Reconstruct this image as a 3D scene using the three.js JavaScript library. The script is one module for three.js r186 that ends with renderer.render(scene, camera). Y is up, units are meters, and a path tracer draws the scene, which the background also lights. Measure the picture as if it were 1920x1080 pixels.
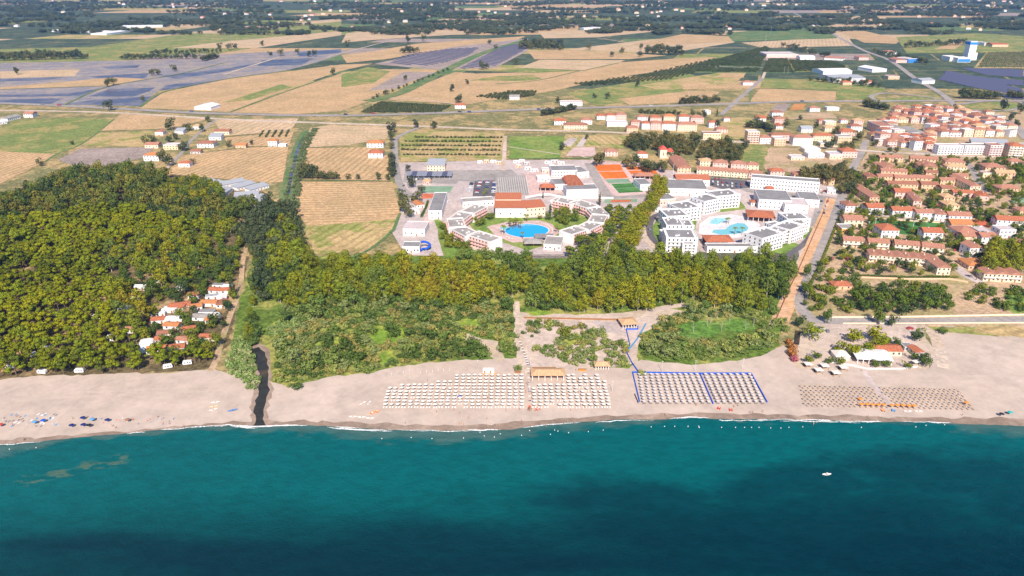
import * as THREE from 'three';
import { Sky } from 'three/addons/objects/Sky.js';
import { mergeGeometries } from 'three/addons/utils/BufferGeometryUtils.js';
import { MarchingCubes } from 'three/addons/objects/MarchingCubes.js';

// ---------- camera, sky, sun, exposure ----------
const EYE = 220, FOCAL = 1400, TILT = THREE.MathUtils.degToRad(23.3);   // metres above the sea, focal length in photo pixels, degrees down
const scene = new THREE.Scene();
const camera = new THREE.PerspectiveCamera(THREE.MathUtils.radToDeg(2 * Math.atan(540 / FOCAL)), 1920 / 1080, 1, 40000);
camera.position.set(0, EYE, 0);
camera.rotation.set(-TILT, 0, 0);
const sunDir = new THREE.Vector3(0.06, Math.sin(0.72), Math.cos(0.72)).normalize();   // over the sea, behind the camera
const sky = new Sky();
sky.name = 'sky';
sky.scale.setScalar(30000);
sky.material.uniforms.sunPosition.value.copy(sunDir);
sky.material.uniforms.turbidity.value = 3;
sky.material.uniforms.rayleigh.value = 1.2;
sky.material.uniforms.mieCoefficient.value = 0.004;
sky.userData.kind = 'structure';
scene.add(sky);
scene.environmentIntensity = 0.14;
const sun = new THREE.DirectionalLight(0xffeeda, 5);
sun.position.copy(sunDir).multiplyScalar(1500).add(new THREE.Vector3(0, 0, -800));
sun.target.position.set(0, 0, -800);
sun.castShadow = true;
Object.assign(sun.shadow.camera, { left: -900, right: 900, top: 900, bottom: -900, near: 10, far: 4000 });
sun.shadow.mapSize.set(4096, 4096);
scene.add(sun, sun.target);
const renderer = new THREE.WebGLRenderer({ antialias: true });
renderer.toneMapping = THREE.LinearToneMapping;
renderer.toneMappingExposure = 1.45;
renderer.shadowMap.enabled = true;
scene.fog = new THREE.FogExp2(new THREE.Color().setRGB(0.2, 0.44, 1), 0.000042);

// ---------- helpers ----------
let seedState = 12345;
const rnd = () => { seedState = (seedState + 0x6d2b79f5) | 0; let t = Math.imul(seedState ^ (seedState >>> 15), 1 | seedState); t = (t + Math.imul(t ^ (t >>> 7), 61 | t)) ^ t; return ((t ^ (t >>> 14)) >>> 0) / 4294967296; };
const rr = (a, b) => a + (b - a) * rnd();
const pick = (a) => a[Math.floor(rnd() * a.length)];
const V = (x, y, z) => new THREE.Vector3(x, y, z);
// a photo pixel and a height give the point of that height it looks at
function G(px, py, h = 0) {
  const a = (px - 960) / FOCAL, b = (540 - py) / FOCAL, s = Math.sin(TILT), c = Math.cos(TILT);
  const dy = -s + b * c, dz = -c - b * s, t = (h - EYE) / dy;
  return V(a * t, h, dz * t);
}
const names = new Map();
function numbered(n) { const k = names.get(n) ?? 0; names.set(n, k + 1); return k ? n + '_' + String(k).padStart(3, '0') : n; }
function mesh(name, geo, mat, parent) { const m = new THREE.Mesh(geo, mat); m.name = name; if (parent) parent.add(m); return m; }
function tag(o, label, category, group, kind) { Object.assign(o.userData, { label, category }); if (group) o.userData.group = group; if (kind) o.userData.kind = kind; return o; }
function thing(name, label, category, pos = V(0, 0, 0), turn = 0, group) {
  const o = new THREE.Group(); o.name = numbered(name); o.position.copy(pos); o.rotation.y = turn; tag(o, label, category, group); scene.add(o); return o;
}
function struct(name, geo, mat, label) { const m = mesh(numbered(name), geo, mat, scene); m.userData.kind = 'structure'; if (label) m.userData.label = label; m.userData.category = name.replace(/_/g, ' ').split(' ').pop(); return m; }
const unitBox = new THREE.BoxGeometry(1, 1, 1);
function box(name, mat, parent, x0, x1, y0, y1, z0, z1) {
  const m = mesh(name, unitBox, mat, parent); m.position.set((x0 + x1) / 2, (y0 + y1) / 2, (z0 + z1) / 2); m.scale.set(x1 - x0, y1 - y0, z1 - z0); return m;
}
const boxGeo = (x0, x1, y0, y1, z0, z1) => new THREE.BoxGeometry(x1 - x0, y1 - y0, z1 - z0).translate((x0 + x1) / 2, (y0 + y1) / 2, (z0 + z1) / 2);

// ---------- textures (grain and patches only) ----------
function tileNoise(n, cells, seed) {   // tileable value noise summed over octaves
  const out = new Float32Array(n * n); let amp = 1, tot = 0, c = cells, s = seed;
  for (let o = 0; o < 6 && c <= n / 2; o++, amp *= 0.55, c *= 2) {
    const lat = new Float32Array(c * c); for (let i = 0; i < lat.length; i++) { s = (Math.imul(s, 1664525) + 1013904223) | 0; lat[i] = (s >>> 8) / 16777216; }
    const k = c / n;
    for (let y = 0; y < n; y++) { const fy = y * k, iy = fy | 0; let ty = fy - iy; ty = ty * ty * (3 - 2 * ty); const r0 = (iy % c) * c, r1 = ((iy + 1) % c) * c;
      for (let x = 0; x < n; x++) { const fx = x * k, ix = fx | 0; let tx = fx - ix; tx = tx * tx * (3 - 2 * tx); const a = ix % c, b = (ix + 1) % c;
        const p = lat[r0 + a] + (lat[r0 + b] - lat[r0 + a]) * tx, q = lat[r1 + a] + (lat[r1 + b] - lat[r1 + a]) * tx; out[y * n + x] += amp * (p + (q - p) * ty); } }
    tot += amp;
  }
  for (let i = 0; i < out.length; i++) out[i] = Math.min(1, Math.max(0, (out[i] / tot - 0.5) * 1.9 + 0.5));
  return out;
}
const N = 1024;
const noiseA = tileNoise(N, 6, 11), noiseB = tileNoise(N, 24, 77), noiseC = tileNoise(N, 110, 5);
const toByte = (l) => { l = Math.min(1, Math.max(0, l)); return Math.round(255 * (l <= 0.0031308 ? l * 12.92 : 1.055 * Math.pow(l, 1 / 2.4) - 0.055)); };
const lut = new Uint8Array(4097); for (let i = 0; i <= 4096; i++) lut[i] = toByte(i / 4096);
const by = (l) => lut[Math.min(4096, Math.max(0, (l * 4096) | 0))];
function tex(fn, n = N, wrap = THREE.RepeatWrapping) {
  const d = new Uint8Array(n * n * 4), c = [0, 0, 0], k = N / n;
  for (let y = 0; y < n; y++) for (let x = 0; x < n; x++) { const i = Math.floor(y * k) * N + Math.floor(x * k); fn(c, noiseA[i], noiseB[i], noiseC[i], x / n, y / n); const o = (y * n + x) * 4; d[o] = by(c[0]); d[o + 1] = by(c[1]); d[o + 2] = by(c[2]); d[o + 3] = 255; }
  const t = new THREE.DataTexture(d, n, n); t.colorSpace = THREE.SRGBColorSpace; t.magFilter = THREE.LinearFilter; t.minFilter = THREE.LinearMipmapLinearFilter; t.wrapS = t.wrapT = wrap; t.needsUpdate = true; return t;
}
const mixTo = (c, a, b, t, k = 1) => { for (let i = 0; i < 3; i++) c[i] = (a[i] + (b[i] - a[i]) * t) * k; };
const step = (a, b, x) => { const t = Math.min(1, Math.max(0, (x - a) / (b - a))); return t * t * (3 - 2 * t); };
// a field: two colours in patches, fine grain, drill rows of a given count across the tile
const fieldTex = (a, b, rows, depth, grain = 0.5, lo = 0.35, hi = 0.7) => tex((c, p, q, r, u, v) => {
  mixTo(c, a, b, step(lo, hi, p * 0.65 + q * 0.35), 1 + grain * (r - 0.5) + 0.25 * (q - 0.5));
  if (rows) { const w = 0.5 + 0.5 * Math.cos((v + 0.0035 * Math.sin(u * 12.56 + 6 * p)) * rows * 6.2832); const k = 1 - depth * step(0.45, 0.9, w) * (0.5 + q); for (let i = 0; i < 3; i++) c[i] *= k; }
});
const std = (o) => new THREE.MeshPhysicalMaterial({ roughness: 0.95, specularIntensity: 0.2, ...o });   // dull surfaces
const lin = (r, g, b) => new THREE.Color().setRGB(r, g, b);
const plain = (r, g, b, o = {}) => std({ color: lin(r, g, b), ...o });
// ---------- materials ----------
const FM = {   // ground covers, textures 200 m a side
  straw: std({ map: fieldTex([0.54, 0.36, 0.19], [0.46, 0.32, 0.165], 25, 0.22) }),
  strawPale: std({ map: fieldTex([0.56, 0.4, 0.245], [0.48, 0.36, 0.21], 18, 0.16) }),
  strawGreen: std({ map: fieldTex([0.48, 0.35, 0.165], [0.27, 0.28, 0.08], 22, 0.2, 0.5, 0.42, 0.66) }),
  green: std({ map: fieldTex([0.19, 0.235, 0.07], [0.32, 0.275, 0.1], 16, 0.12, 0.5, 0.4, 0.7) }),
  greenDeep: std({ map: fieldTex([0.12, 0.2, 0.075], [0.2, 0.23, 0.09], 46, 0.3) }),
  olive: std({ map: fieldTex([0.2, 0.19, 0.08], [0.38, 0.28, 0.13], 0, 0, 0.7) }),
  plough: std({ map: fieldTex([0.36, 0.29, 0.25], [0.3, 0.24, 0.205], 50, 0.12) }),
  earth: std({ map: fieldTex([0.47, 0.33, 0.21], [0.33, 0.27, 0.13], 0, 0, 0.5) }),
  redEarth: std({ map: fieldTex([0.5, 0.23, 0.08], [0.42, 0.2, 0.07], 0, 0, 0.4) }),
  paddy: std({ map: fieldTex([0.27, 0.25, 0.26], [0.36, 0.3, 0.25], 22, 0.25), roughness: 0.6 }),
  paddyWet: std({ map: fieldTex([0.09, 0.1, 0.16], [0.19, 0.18, 0.21], 44, 0.4, 0.7), roughness: 0.35, specularIntensity: 0.6 }),
  lush: std({ map: fieldTex([0.17, 0.28, 0.035], [0.3, 0.33, 0.06], 0, 0, 0.6) }),
  lawn: std({ map: fieldTex([0.15, 0.24, 0.045], [0.22, 0.27, 0.07], 0, 0, 0.5) }),
  pitch: std({ map: fieldTex([0.07, 0.2, 0.05], [0.09, 0.22, 0.06], 10, 0.2, 0.4) }),
  farGreen: std({ map: fieldTex([0.055, 0.083, 0.052], [0.1, 0.122, 0.066], 0, 0, 0.9) }),
  scrub: std({ map: fieldTex([0.11, 0.17, 0.03], [0.27, 0.27, 0.07], 0, 0, 0.8, 0.45, 0.75) }),
  forestFloor: std({ map: fieldTex([0.14, 0.11, 0.055], [0.4, 0.27, 0.14], 0, 0, 0.8, 0.45, 0.85) }),
  sand: std({ map: fieldTex([0.51, 0.415, 0.345], [0.475, 0.385, 0.315], 0, 0, 0.1, 0.3, 0.8) }),
  sandDune: std({ map: fieldTex([0.53, 0.43, 0.36], [0.46, 0.37, 0.26], 0, 0, 0.25, 0.45, 0.8) }),
  wetSand: std({ map: fieldTex([0.27, 0.2, 0.15], [0.33, 0.25, 0.19], 0, 0, 0.3), roughness: 0.55 }),
  paving: std({ map: fieldTex([0.5, 0.42, 0.39], [0.44, 0.37, 0.34], 0, 0, 0.3) }),
  pinkPaving: std({ map: fieldTex([0.58, 0.42, 0.38], [0.52, 0.37, 0.33], 0, 0, 0.3) }),
  whitePaving: std({ map: fieldTex([0.68, 0.66, 0.66], [0.6, 0.58, 0.58], 0, 0, 0.2) }),
  asphalt: std({ map: fieldTex([0.34, 0.305, 0.28], [0.28, 0.255, 0.235], 0, 0, 0.3) }),
  asphaltDark: std({ map: fieldTex([0.14, 0.13, 0.135], [0.11, 0.105, 0.11], 0, 0, 0.3) }),
  track: std({ map: fieldTex([0.55, 0.45, 0.36], [0.47, 0.37, 0.28], 0, 0, 0.4) }),
  orangeTrack: std({ map: fieldTex([0.58, 0.35, 0.19], [0.55, 0.35, 0.22], 0, 0, 0.35) }),
  clay: std({ map: fieldTex([0.68, 0.17, 0.03], [0.6, 0.15, 0.03], 0, 0, 0.25) }),
  redCourt: std({ map: fieldTex([0.55, 0.16, 0.08], [0.5, 0.14, 0.07], 0, 0, 0.2) }),
  greenCourt: std({ map: fieldTex([0.22, 0.34, 0.22], [0.2, 0.31, 0.2], 0, 0, 0.2) }),
};
const roofTex = (a, b) => tex((c, p, q, r, u, v) => { mixTo(c, a, b, step(0.3, 0.7, q), 1 + 0.55 * (r - 0.5)); const w = Math.abs(((v * 32) % 1) - 0.5) * 2; const k = w > 0.8 ? 0.72 : 1; for (let i = 0; i < 3; i++) c[i] *= k; }, 512);
const RM = {   // roofs, textures 12 m a side
  terracotta: std({ map: roofTex([0.48, 0.17, 0.09], [0.38, 0.13, 0.07]) }),
  rose: std({ map: roofTex([0.46, 0.23, 0.16], [0.37, 0.17, 0.11]) }),
  brown: std({ map: roofTex([0.36, 0.17, 0.11], [0.3, 0.13, 0.08]) }),
  orange: std({ map: roofTex([0.54, 0.23, 0.09], [0.46, 0.19, 0.08]) }),
  sandstone: std({ map: roofTex([0.62, 0.4, 0.22], [0.54, 0.33, 0.18]) }),
  grey: std({ map: fieldTex([0.25, 0.245, 0.245], [0.215, 0.21, 0.21], 0, 0, 0.35) }),
  greyWarm: std({ map: fieldTex([0.34, 0.315, 0.29], [0.28, 0.26, 0.24], 0, 0, 0.4) }),
  metal: std({ map: roofTex([0.4, 0.42, 0.45], [0.34, 0.36, 0.39]), roughness: 0.6 }),
  white: std({ map: fieldTex([0.72, 0.71, 0.7], [0.66, 0.65, 0.64], 0, 0, 0.2) }),
  pinkFlat: std({ map: fieldTex([0.55, 0.47, 0.46], [0.5, 0.43, 0.42], 0, 0, 0.2) }),
};
const wallTex = fieldTex([1, 1, 1], [0.86, 0.85, 0.84], 0, 0, 0.16, 0.4, 0.8);
const wall = (r, g, b) => std({ color: lin(r, g, b), map: wallTex });
const WM = { white: wall(0.78, 0.76, 0.74), cream: wall(0.76, 0.63, 0.46), peach: wall(0.75, 0.5, 0.33), pink: wall(0.76, 0.52, 0.45), rose: wall(0.74, 0.47, 0.41), yellow: wall(0.75, 0.6, 0.38), apricot: wall(0.74, 0.49, 0.31), grey: wall(0.5, 0.49, 0.48), ochre: wall(0.66, 0.4, 0.12), blue: wall(0.06, 0.25, 0.62) };
const M = {
  glass: std({ color: lin(0.06, 0.07, 0.085), roughness: 0.25, specularIntensity: 1 }),
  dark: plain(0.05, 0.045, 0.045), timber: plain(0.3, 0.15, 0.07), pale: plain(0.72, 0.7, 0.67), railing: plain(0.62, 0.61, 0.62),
  bark: plain(0.16, 0.11, 0.075), barkPale: plain(0.42, 0.36, 0.3),
  canvasWhite: plain(0.7, 0.63, 0.54), canvasGrey: plain(0.55, 0.5, 0.47), straw: plain(0.42, 0.29, 0.17), poleWood: plain(0.32, 0.2, 0.11), pole: plain(0.7, 0.7, 0.7),
  bedWhite: plain(0.8, 0.78, 0.76), bedGrey: plain(0.2, 0.18, 0.18), bedBrown: plain(0.34, 0.24, 0.17),
  blueMat: plain(0.02, 0.1, 0.5), skyBlue: plain(0.1, 0.3, 0.55), orange: plain(0.75, 0.26, 0.04), red: plain(0.6, 0.06, 0.04), yellow: plain(0.75, 0.5, 0.05), navy: plain(0.02, 0.03, 0.16), teal: plain(0.02, 0.4, 0.35), black: plain(0.025, 0.025, 0.03),
  foam: plain(0.82, 0.82, 0.8), skin: plain(0.5, 0.28, 0.18, { roughness: 0.7 }), rubber: plain(0.03, 0.03, 0.03), solar: std({ color: lin(0.085, 0.09, 0.14), roughness: 0.4, specularIntensity: 0.6 }), solarGrey: std({ color: lin(0.24, 0.25, 0.3), roughness: 0.4 }), line: plain(0.75, 0.73, 0.7),
  pool: new THREE.MeshPhysicalMaterial({ color: lin(0.02, 0.4, 0.78), roughness: 0.12 }), poolPale: new THREE.MeshPhysicalMaterial({ color: lin(0.2, 0.55, 0.6), roughness: 0.15 }),
};
const carPaint = [[0.75, 0.75, 0.75], [0.55, 0.56, 0.58], [0.03, 0.03, 0.04], [0.04, 0.07, 0.2], [0.4, 0.03, 0.03], [0.2, 0.21, 0.22]].map((c) => new THREE.MeshPhysicalMaterial({ color: lin(...c), roughness: 0.4, clearcoat: 0.6 }));

// ---------- sheets, ribbons ----------
function roughLine(px, rough, closed, seg = 14) {   // pixel corners to ground points; long edges are broken up and shifted a little
  const out = [], n = px.length;
  for (let i = 0; i < (closed ? n : n - 1); i++) {
    const a = px[i], b = px[(i + 1) % n], k = rough ? Math.max(1, Math.round(Math.hypot(a[0] - b[0], (a[1] - b[1]) * 2) / seg)) : 1;
    for (let j = 0; j < k; j++) { const g = G(a[0] + (b[0] - a[0]) * j / k, a[1] + (b[1] - a[1]) * j / k); if (rough) { g.x += rr(-rough, rough); g.z += rr(-rough, rough); } out.push(g); }
  }
  if (!closed) out.push(G(...px[n - 1]));
  return out;
}
function flat(pts, y, size, turn = 0) {   // a horizontal sheet with uv in metres / size
  const g = new THREE.ShapeGeometry(new THREE.Shape(pts.map((p) => new THREE.Vector2(p.x, -p.z)))).rotateX(-Math.PI / 2).translate(0, y, 0);
  const p = g.attributes.position, uv = g.attributes.uv, c = Math.cos(turn) / size, s = Math.sin(turn) / size, ox = rnd(), oy = rnd();
  for (let i = 0; i < p.count; i++) uv.setXY(i, p.getX(i) * c - p.getZ(i) * s + ox, p.getX(i) * s + p.getZ(i) * c + oy);
  return g;
}
let layer = 0;
function sheet(name, px, mat, { rough = 0, y, turn, size = 200, label } = {}) {
  const pts = roughLine(px, rough, true);
  if (turn === undefined) { const a = pts[0], b = pts[Math.floor(pts.length / 2)]; turn = Math.atan2(b.z - a.z, b.x - a.x) + 0.9; }
  return struct(name, flat(pts, y ?? 0.04 + 0.004 * (layer++), size, turn), mat, label);
}
function ribbonGeo(px, width, y, size = 200) {
  const line = new THREE.CatmullRomCurve3(px.map((p) => G(p[0], p[1])), false, 'centripetal'), n = px.length * 6, pos = [], uv = [], idx = [];
  for (let i = 0; i <= n; i++) { const p = line.getPoint(i / n), t = line.getTangent(i / n), nx = -t.z, nz = t.x, w = width / 2;
    for (const s of [-w, w]) { pos.push(p.x + nx * s, y, p.z + nz * s); uv.push((p.x + nx * s) / size, (p.z + nz * s) / size); }
    if (i < n) idx.push(i * 2, i * 2 + 2, i * 2 + 1, i * 2 + 1, i * 2 + 2, i * 2 + 3); }
  const g = new THREE.BufferGeometry(); g.setAttribute('position', new THREE.Float32BufferAttribute(pos, 3)); g.setAttribute('uv', new THREE.Float32BufferAttribute(uv, 2)); g.setIndex(idx); g.computeVertexNormals();
  if (g.attributes.normal.getY(0) < 0) { g.setIndex(idx.reverse()); g.computeVertexNormals(); }
  return g;
}
function ribbon(name, px, width, mat, y, label) { return struct(name, ribbonGeo(px, width, y ?? 0.5 + 0.004 * (layer++)), mat, label); }
const inside = (poly, x, z) => { let r = false; for (let i = 0, j = poly.length - 1; i < poly.length; j = i++) { const a = poly[i], b = poly[j]; if (a.z > z !== b.z > z && x < ((b.x - a.x) * (z - a.z)) / (b.z - a.z) + a.x) r = !r; } return r; };
function fill(px, spacing, jitter = 0.42, keepOut = []) {   // points spread over the ground inside a pixel outline
  const poly = px.map((p) => G(p[0], p[1])), outs = keepOut.map((k) => k.map((p) => G(p[0], p[1]))), xs = poly.map((p) => p.x), zs = poly.map((p) => p.z), out = [];
  let row = 0;
  for (let z = Math.min(...zs); z < Math.max(...zs); z += spacing * 0.87, row++) for (let x = Math.min(...xs) + (row % 2) * spacing / 2; x < Math.max(...xs); x += spacing) {
    const a = x + rr(-jitter, jitter) * spacing, b = z + rr(-jitter, jitter) * spacing;
    if (inside(poly, a, b) && !outs.some((o) => inside(o, a, b))) out.push(V(a, 0, b));
  }
  return out;
}
// ---------- ground, far fields ----------
struct('ground', flat([V(-16000, 0, -300), V(16000, 0, -300), V(16000, 0, -30000), V(-16000, 0, -30000)], 0, 200), FM.olive, 'dry grassy coastal plain reaching to the horizon');
// patchwork beyond the motorway: fields in rows that run to the horizon, many of them citrus and olive groves
{
  const kinds = [FM.farGreen, FM.green, FM.strawPale, FM.straw, FM.greenDeep, FM.plough, FM.strawGreen, FM.farGreen];
  for (let z = -1500, k = 0; z > -9000; k++) {
    const depth = rr(70, 150) * (1 + (-z - 1500) / 3000), half = -z * 0.78 + 100;
    for (let x = -half; x < half;) {
      const w = rr(120, 420) * (1 + (-z - 1500) / 5000), skew = 0.35 * depth;
      const m = rnd() < 0.6 ? FM.farGreen : pick(kinds);
      const q = [[x, z], [x + w, z + rr(-6, 6)], [x + w + skew, z - depth], [x + skew, z - depth + rr(-6, 6)]].map((p) => V(p[0], 0, p[1]));
      struct('field', flat(q, 0.02, 200, rr(0, 3)), m);
      x += w + rr(2, 8);
    }
    z -= depth + 3;
  }
}
const F = (px, mat, o) => sheet('field', px, mat, { rough: 0, ...o });
// far fields that can be told apart
F([[0, 92], [170, 88], [350, 62], [640, 40], [640, 62], [420, 92], [170, 122], [0, 125]], FM.green);
F([[320, 90], [430, 77], [640, 58], [640, 66], [480, 90]], FM.strawPale);
F([[353, 62], [450, 50], [640, 35], [640, 40], [560, 47], [420, 63]], FM.strawPale);
F([[0, 118], [300, 112], [400, 112], [440, 100], [640, 92], [640, 102], [590, 118], [545, 130], [440, 150], [325, 158], [300, 168], [262, 198], [0, 193]], FM.paddy);
for (const q of [[[165, 143], [280, 137], [272, 147], [180, 146]], [[300, 142], [420, 129], [490, 117], [462, 127], [400, 138], [330, 148]], [[492, 113], [590, 109], [565, 122], [482, 124]], [[165, 181], [205, 167], [292, 164], [278, 172], [250, 181]], [[105, 196], [190, 186], [300, 180], [262, 199]], [[0, 187], [120, 184], [95, 195], [0, 192]], [[190, 125], [262, 122], [258, 127], [200, 129]], [[0, 148], [125, 144], [90, 150], [0, 153]], [[560, 98], [640, 92], [640, 99], [560, 106]], [[310, 160], [440, 148], [400, 156], [300, 170]], [[130, 175], [200, 164], [150, 180], [0, 182], [0, 178]]]) F(q, FM.paddyWet);
F([[0, 164], [215, 145], [275, 148], [205, 161], [0, 168]], FM.straw);
F([[0, 134], [60, 132], [150, 130], [140, 143], [0, 147]], FM.strawPale);
F([[260, 202], [310, 172], [433, 147], [640, 121], [700, 119], [640, 133], [550, 163], [430, 210]], FM.straw);
F([[417, 193], [527, 158], [550, 163], [467, 188]], FM.green);
F([[430, 211], [553, 166], [640, 136], [700, 130], [828, 130], [758, 160], [697, 183], [690, 190], [640, 208], [560, 214]], FM.straw);
F([[640, 140], [690, 125], [732, 134], [700, 156], [640, 164]], FM.green);
F([[690, 170], [757, 135], [818, 136], [770, 153], [738, 167]], FM.plough);
F([[640, 103], [700, 96], [780, 82], [920, 72], [985, 68], [960, 80], [840, 92], [730, 110], [650, 118]], FM.straw);
F([[700, 120], [850, 88], [990, 72], [990, 95], [930, 127], [820, 131]], FM.plough);
F([[727, 187], [780, 163], [853, 135], [893, 138], [1087, 133], [1160, 117], [1280, 109], [1345, 107], [1280, 128], [1140, 147], [1040, 170], [873, 196]], FM.straw);
F([[880, 151], [930, 143], [1000, 141], [1016, 148], [980, 152]], FM.green);
F([[910, 133], [990, 127], [1085, 133], [1000, 137]], FM.green);
F([[975, 127], [1012, 112], [1172, 113], [1160, 118], [1092, 132]], FM.strawPale);
F([[990, 96], [1055, 93], [1250, 104], [1180, 111], [1002, 111]], FM.straw);
F([[1060, 93], [1220, 74], [1280, 70], [1380, 72], [1376, 80], [1250, 100]], FM.strawPale);
F([[1180, 85], [1280, 64], [1372, 68], [1375, 79], [1280, 82]], FM.straw);
F([[800, 42], [980, 40], [960, 48], [830, 50]], FM.strawPale);
F([[650, 62], [770, 52], [900, 55], [880, 63], [700, 75], [640, 80]], FM.strawPale);
F([[860, 57], [1090, 48], [1080, 60], [900, 66]], FM.straw);
F([[1010, 60], [1200, 52], [1240, 58], [1120, 70], [1020, 72]], FM.strawPale);
F([[1060, 175], [1180, 155], [1280, 135], [1330, 150], [1260, 180], [1120, 198]], FM.green);
F([[1200, 160], [1350, 136], [1400, 137], [1380, 155], [1240, 170]], FM.strawGreen);
F([[1160, 185], [1300, 170], [1350, 172], [1330, 190], [1180, 197]], FM.straw);
F([[1390, 80], [1590, 69], [1602, 86], [1430, 90]], FM.strawPale);
F([[1360, 62], [1550, 45], [1570, 72], [1375, 78]], FM.greenDeep);
F([[1545, 33], [1660, 31], [1668, 50], [1620, 50]], FM.strawPale);
F([[1575, 60], [1620, 58], [1690, 74], [1680, 82], [1620, 80]], FM.straw);
F([[1310, 123], [1435, 87], [1442, 90], [1425, 126]], FM.greenDeep);
F([[1430, 137], [1440, 110], [1474, 110], [1486, 137]], FM.greenDeep);
F([[1475, 112], [1565, 115], [1592, 130], [1490, 136]], FM.green);
F([[1300, 128], [1425, 128], [1420, 137], [1285, 136]], FM.greenDeep);
F([[1405, 191], [1425, 166], [1568, 171], [1566, 189]], FM.straw);
F([[1430, 147], [1560, 150], [1660, 165], [1640, 186], [1570, 187], [1568, 170], [1425, 165]], FM.green);
F([[1280, 153], [1332, 155], [1320, 167], [1280, 168]], FM.straw); F([[1337, 145], [1360, 137], [1397, 138], [1394, 146]], FM.straw);
F([[1680, 70], [1830, 62], [1920, 68], [1920, 98], [1700, 100]], FM.green);
F([[1825, 128], [1850, 98], [1920, 96], [1920, 128]], FM.strawGreen);
F([[1750, 92], [1805, 75], [1810, 80], [1790, 92]], FM.straw);
F([[1760, 205], [1790, 198], [1880, 190], [1915, 196], [1900, 208], [1850, 212]], FM.green);
F([[1640, 186], [1760, 178], [1765, 190], [1650, 192]], FM.green);
// middle fields
F([[0, 222], [200, 208], [430, 217], [820, 219], [1100, 205], [1440, 194], [1620, 194], [1760, 205], [1640, 262], [1380, 262], [1180, 252], [940, 246], [700, 240], [560, 238], [400, 260], [110, 300], [0, 300]], FM.olive);
F([[0, 240], [30, 226], [130, 221], [215, 224], [150, 272], [105, 291], [0, 288]], FM.green);
F([[0, 284], [105, 289], [85, 303], [40, 326], [0, 345]], FM.straw);
F([[188, 246], [226, 214], [402, 221], [330, 238], [280, 243]], FM.straw);
F([[150, 272], [186, 249], [290, 246], [275, 276]], FM.strawGreen);
F([[108, 300], [150, 279], [292, 276], [270, 296], [160, 320]], FM.plough);
F([[400, 225], [560, 222], [545, 246], [420, 255]], FM.strawPale);
F([[420, 258], [550, 248], [542, 274], [430, 275]], FM.straw);
F([[308, 326], [350, 290], [480, 276], [541, 275], [530, 342], [500, 343]], FM.straw, { turn: 1.3 });
F([[565, 277], [582, 240], [615, 235], [735, 238], [725, 260], [650, 273]], FM.strawPale);
F([[557, 336], [566, 278], [690, 276], [733, 295], [731, 339]], FM.straw, { turn: 1.45 });
F([[554, 341], [736, 341], [750, 400], [738, 432], [690, 468], [590, 478], [575, 425], [554, 392]], FM.straw, { turn: 0.1 });
F([[570, 425], [640, 420], [745, 412], [735, 432], [690, 468], [590, 478]], FM.strawGreen, { rough: 2 });
F([[748, 252], [800, 245], [946, 250], [940, 301], [752, 304]], FM.strawGreen, { turn: 0 });
F([[955, 256], [1062, 256], [1050, 296], [955, 298]], FM.lawn);
F([[1060, 252], [1175, 256], [1170, 278], [1085, 277], [1050, 296]], FM.strawGreen);
F([[1050, 273], [1068, 259], [1083, 259], [1072, 274]], FM.paving); F([[1080, 275], [1093, 258], [1101, 260], [1092, 276]], FM.paving); F([[1060, 293], [1075, 277], [1115, 276], [1118, 294]], FM.pinkPaving);
F([[1440, 215], [1455, 196], [1483, 195], [1470, 212]], FM.plough); F([[1480, 208], [1489, 195], [1512, 195], [1503, 206]], FM.redEarth); F([[1478, 224], [1485, 212], [1560, 211], [1570, 222]], FM.earth);
F([[1340, 235], [1380, 220], [1430, 222], [1400, 262], [1350, 262]], FM.strawGreen);
F([[1430, 290], [1440, 277], [1500, 278], [1580, 295], [1590, 318], [1540, 330], [1430, 318]], FM.earth, { rough: 3 });
F([[1370, 300], [1390, 268], [1440, 276], [1430, 318], [1390, 312]], FM.green, { rough: 3 });
// ---------- coast ----------
const shore = [[-140, 838], [-60, 830], [0, 834], [60, 829], [135, 821], [195, 816], [250, 811], [310, 805], [375, 799], [430, 797], [475, 800], [555, 797], [610, 799], [655, 802], [705, 805], [755, 806], [845, 807], [905, 807], [960, 805], [1010, 797], [1085, 791], [1130, 789], [1167, 786], [1235, 787], [1295, 782], [1340, 785], [1385, 786], [1440, 786], [1515, 787], [1590, 790], [1665, 791], [1740, 791], [1815, 795], [1920, 799], [2060, 803]];
const wetTop = [[-140, 828], [0, 824], [90, 818], [180, 812], [300, 802], [400, 794], [475, 790], [500, 789], [560, 788], [605, 789], [705, 794], [780, 796], [855, 797], [920, 795], [960, 792], [1035, 786], [1135, 780], [1210, 775], [1335, 775], [1440, 776], [1515, 778], [1590, 779], [1665, 781], [1740, 782], [1830, 783], [1920, 784], [2060, 786]];
const grassLine = [[-140, 712], [0, 712], [60, 706], [120, 704], [240, 700], [330, 698], [395, 692], [440, 700], [470, 706], [500, 712], [540, 726], [580, 716], [620, 706], [700, 698], [740, 688], [860, 674], [960, 672], [990, 660], [1080, 688], [1180, 690], [1200, 676], [1300, 684], [1380, 676], [1440, 664], [1470, 648], [1510, 682], [1580, 690], [1740, 690], [1760, 668], [1740, 612], [2060, 612]];
sheet('beach', [...grassLine, ...shore.map((p) => [p[0], p[1] + 3]).reverse()], FM.sand, { rough: 1.2, y: 0.02, turn: 0, label: 'wide pale sand beach' });
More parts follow.
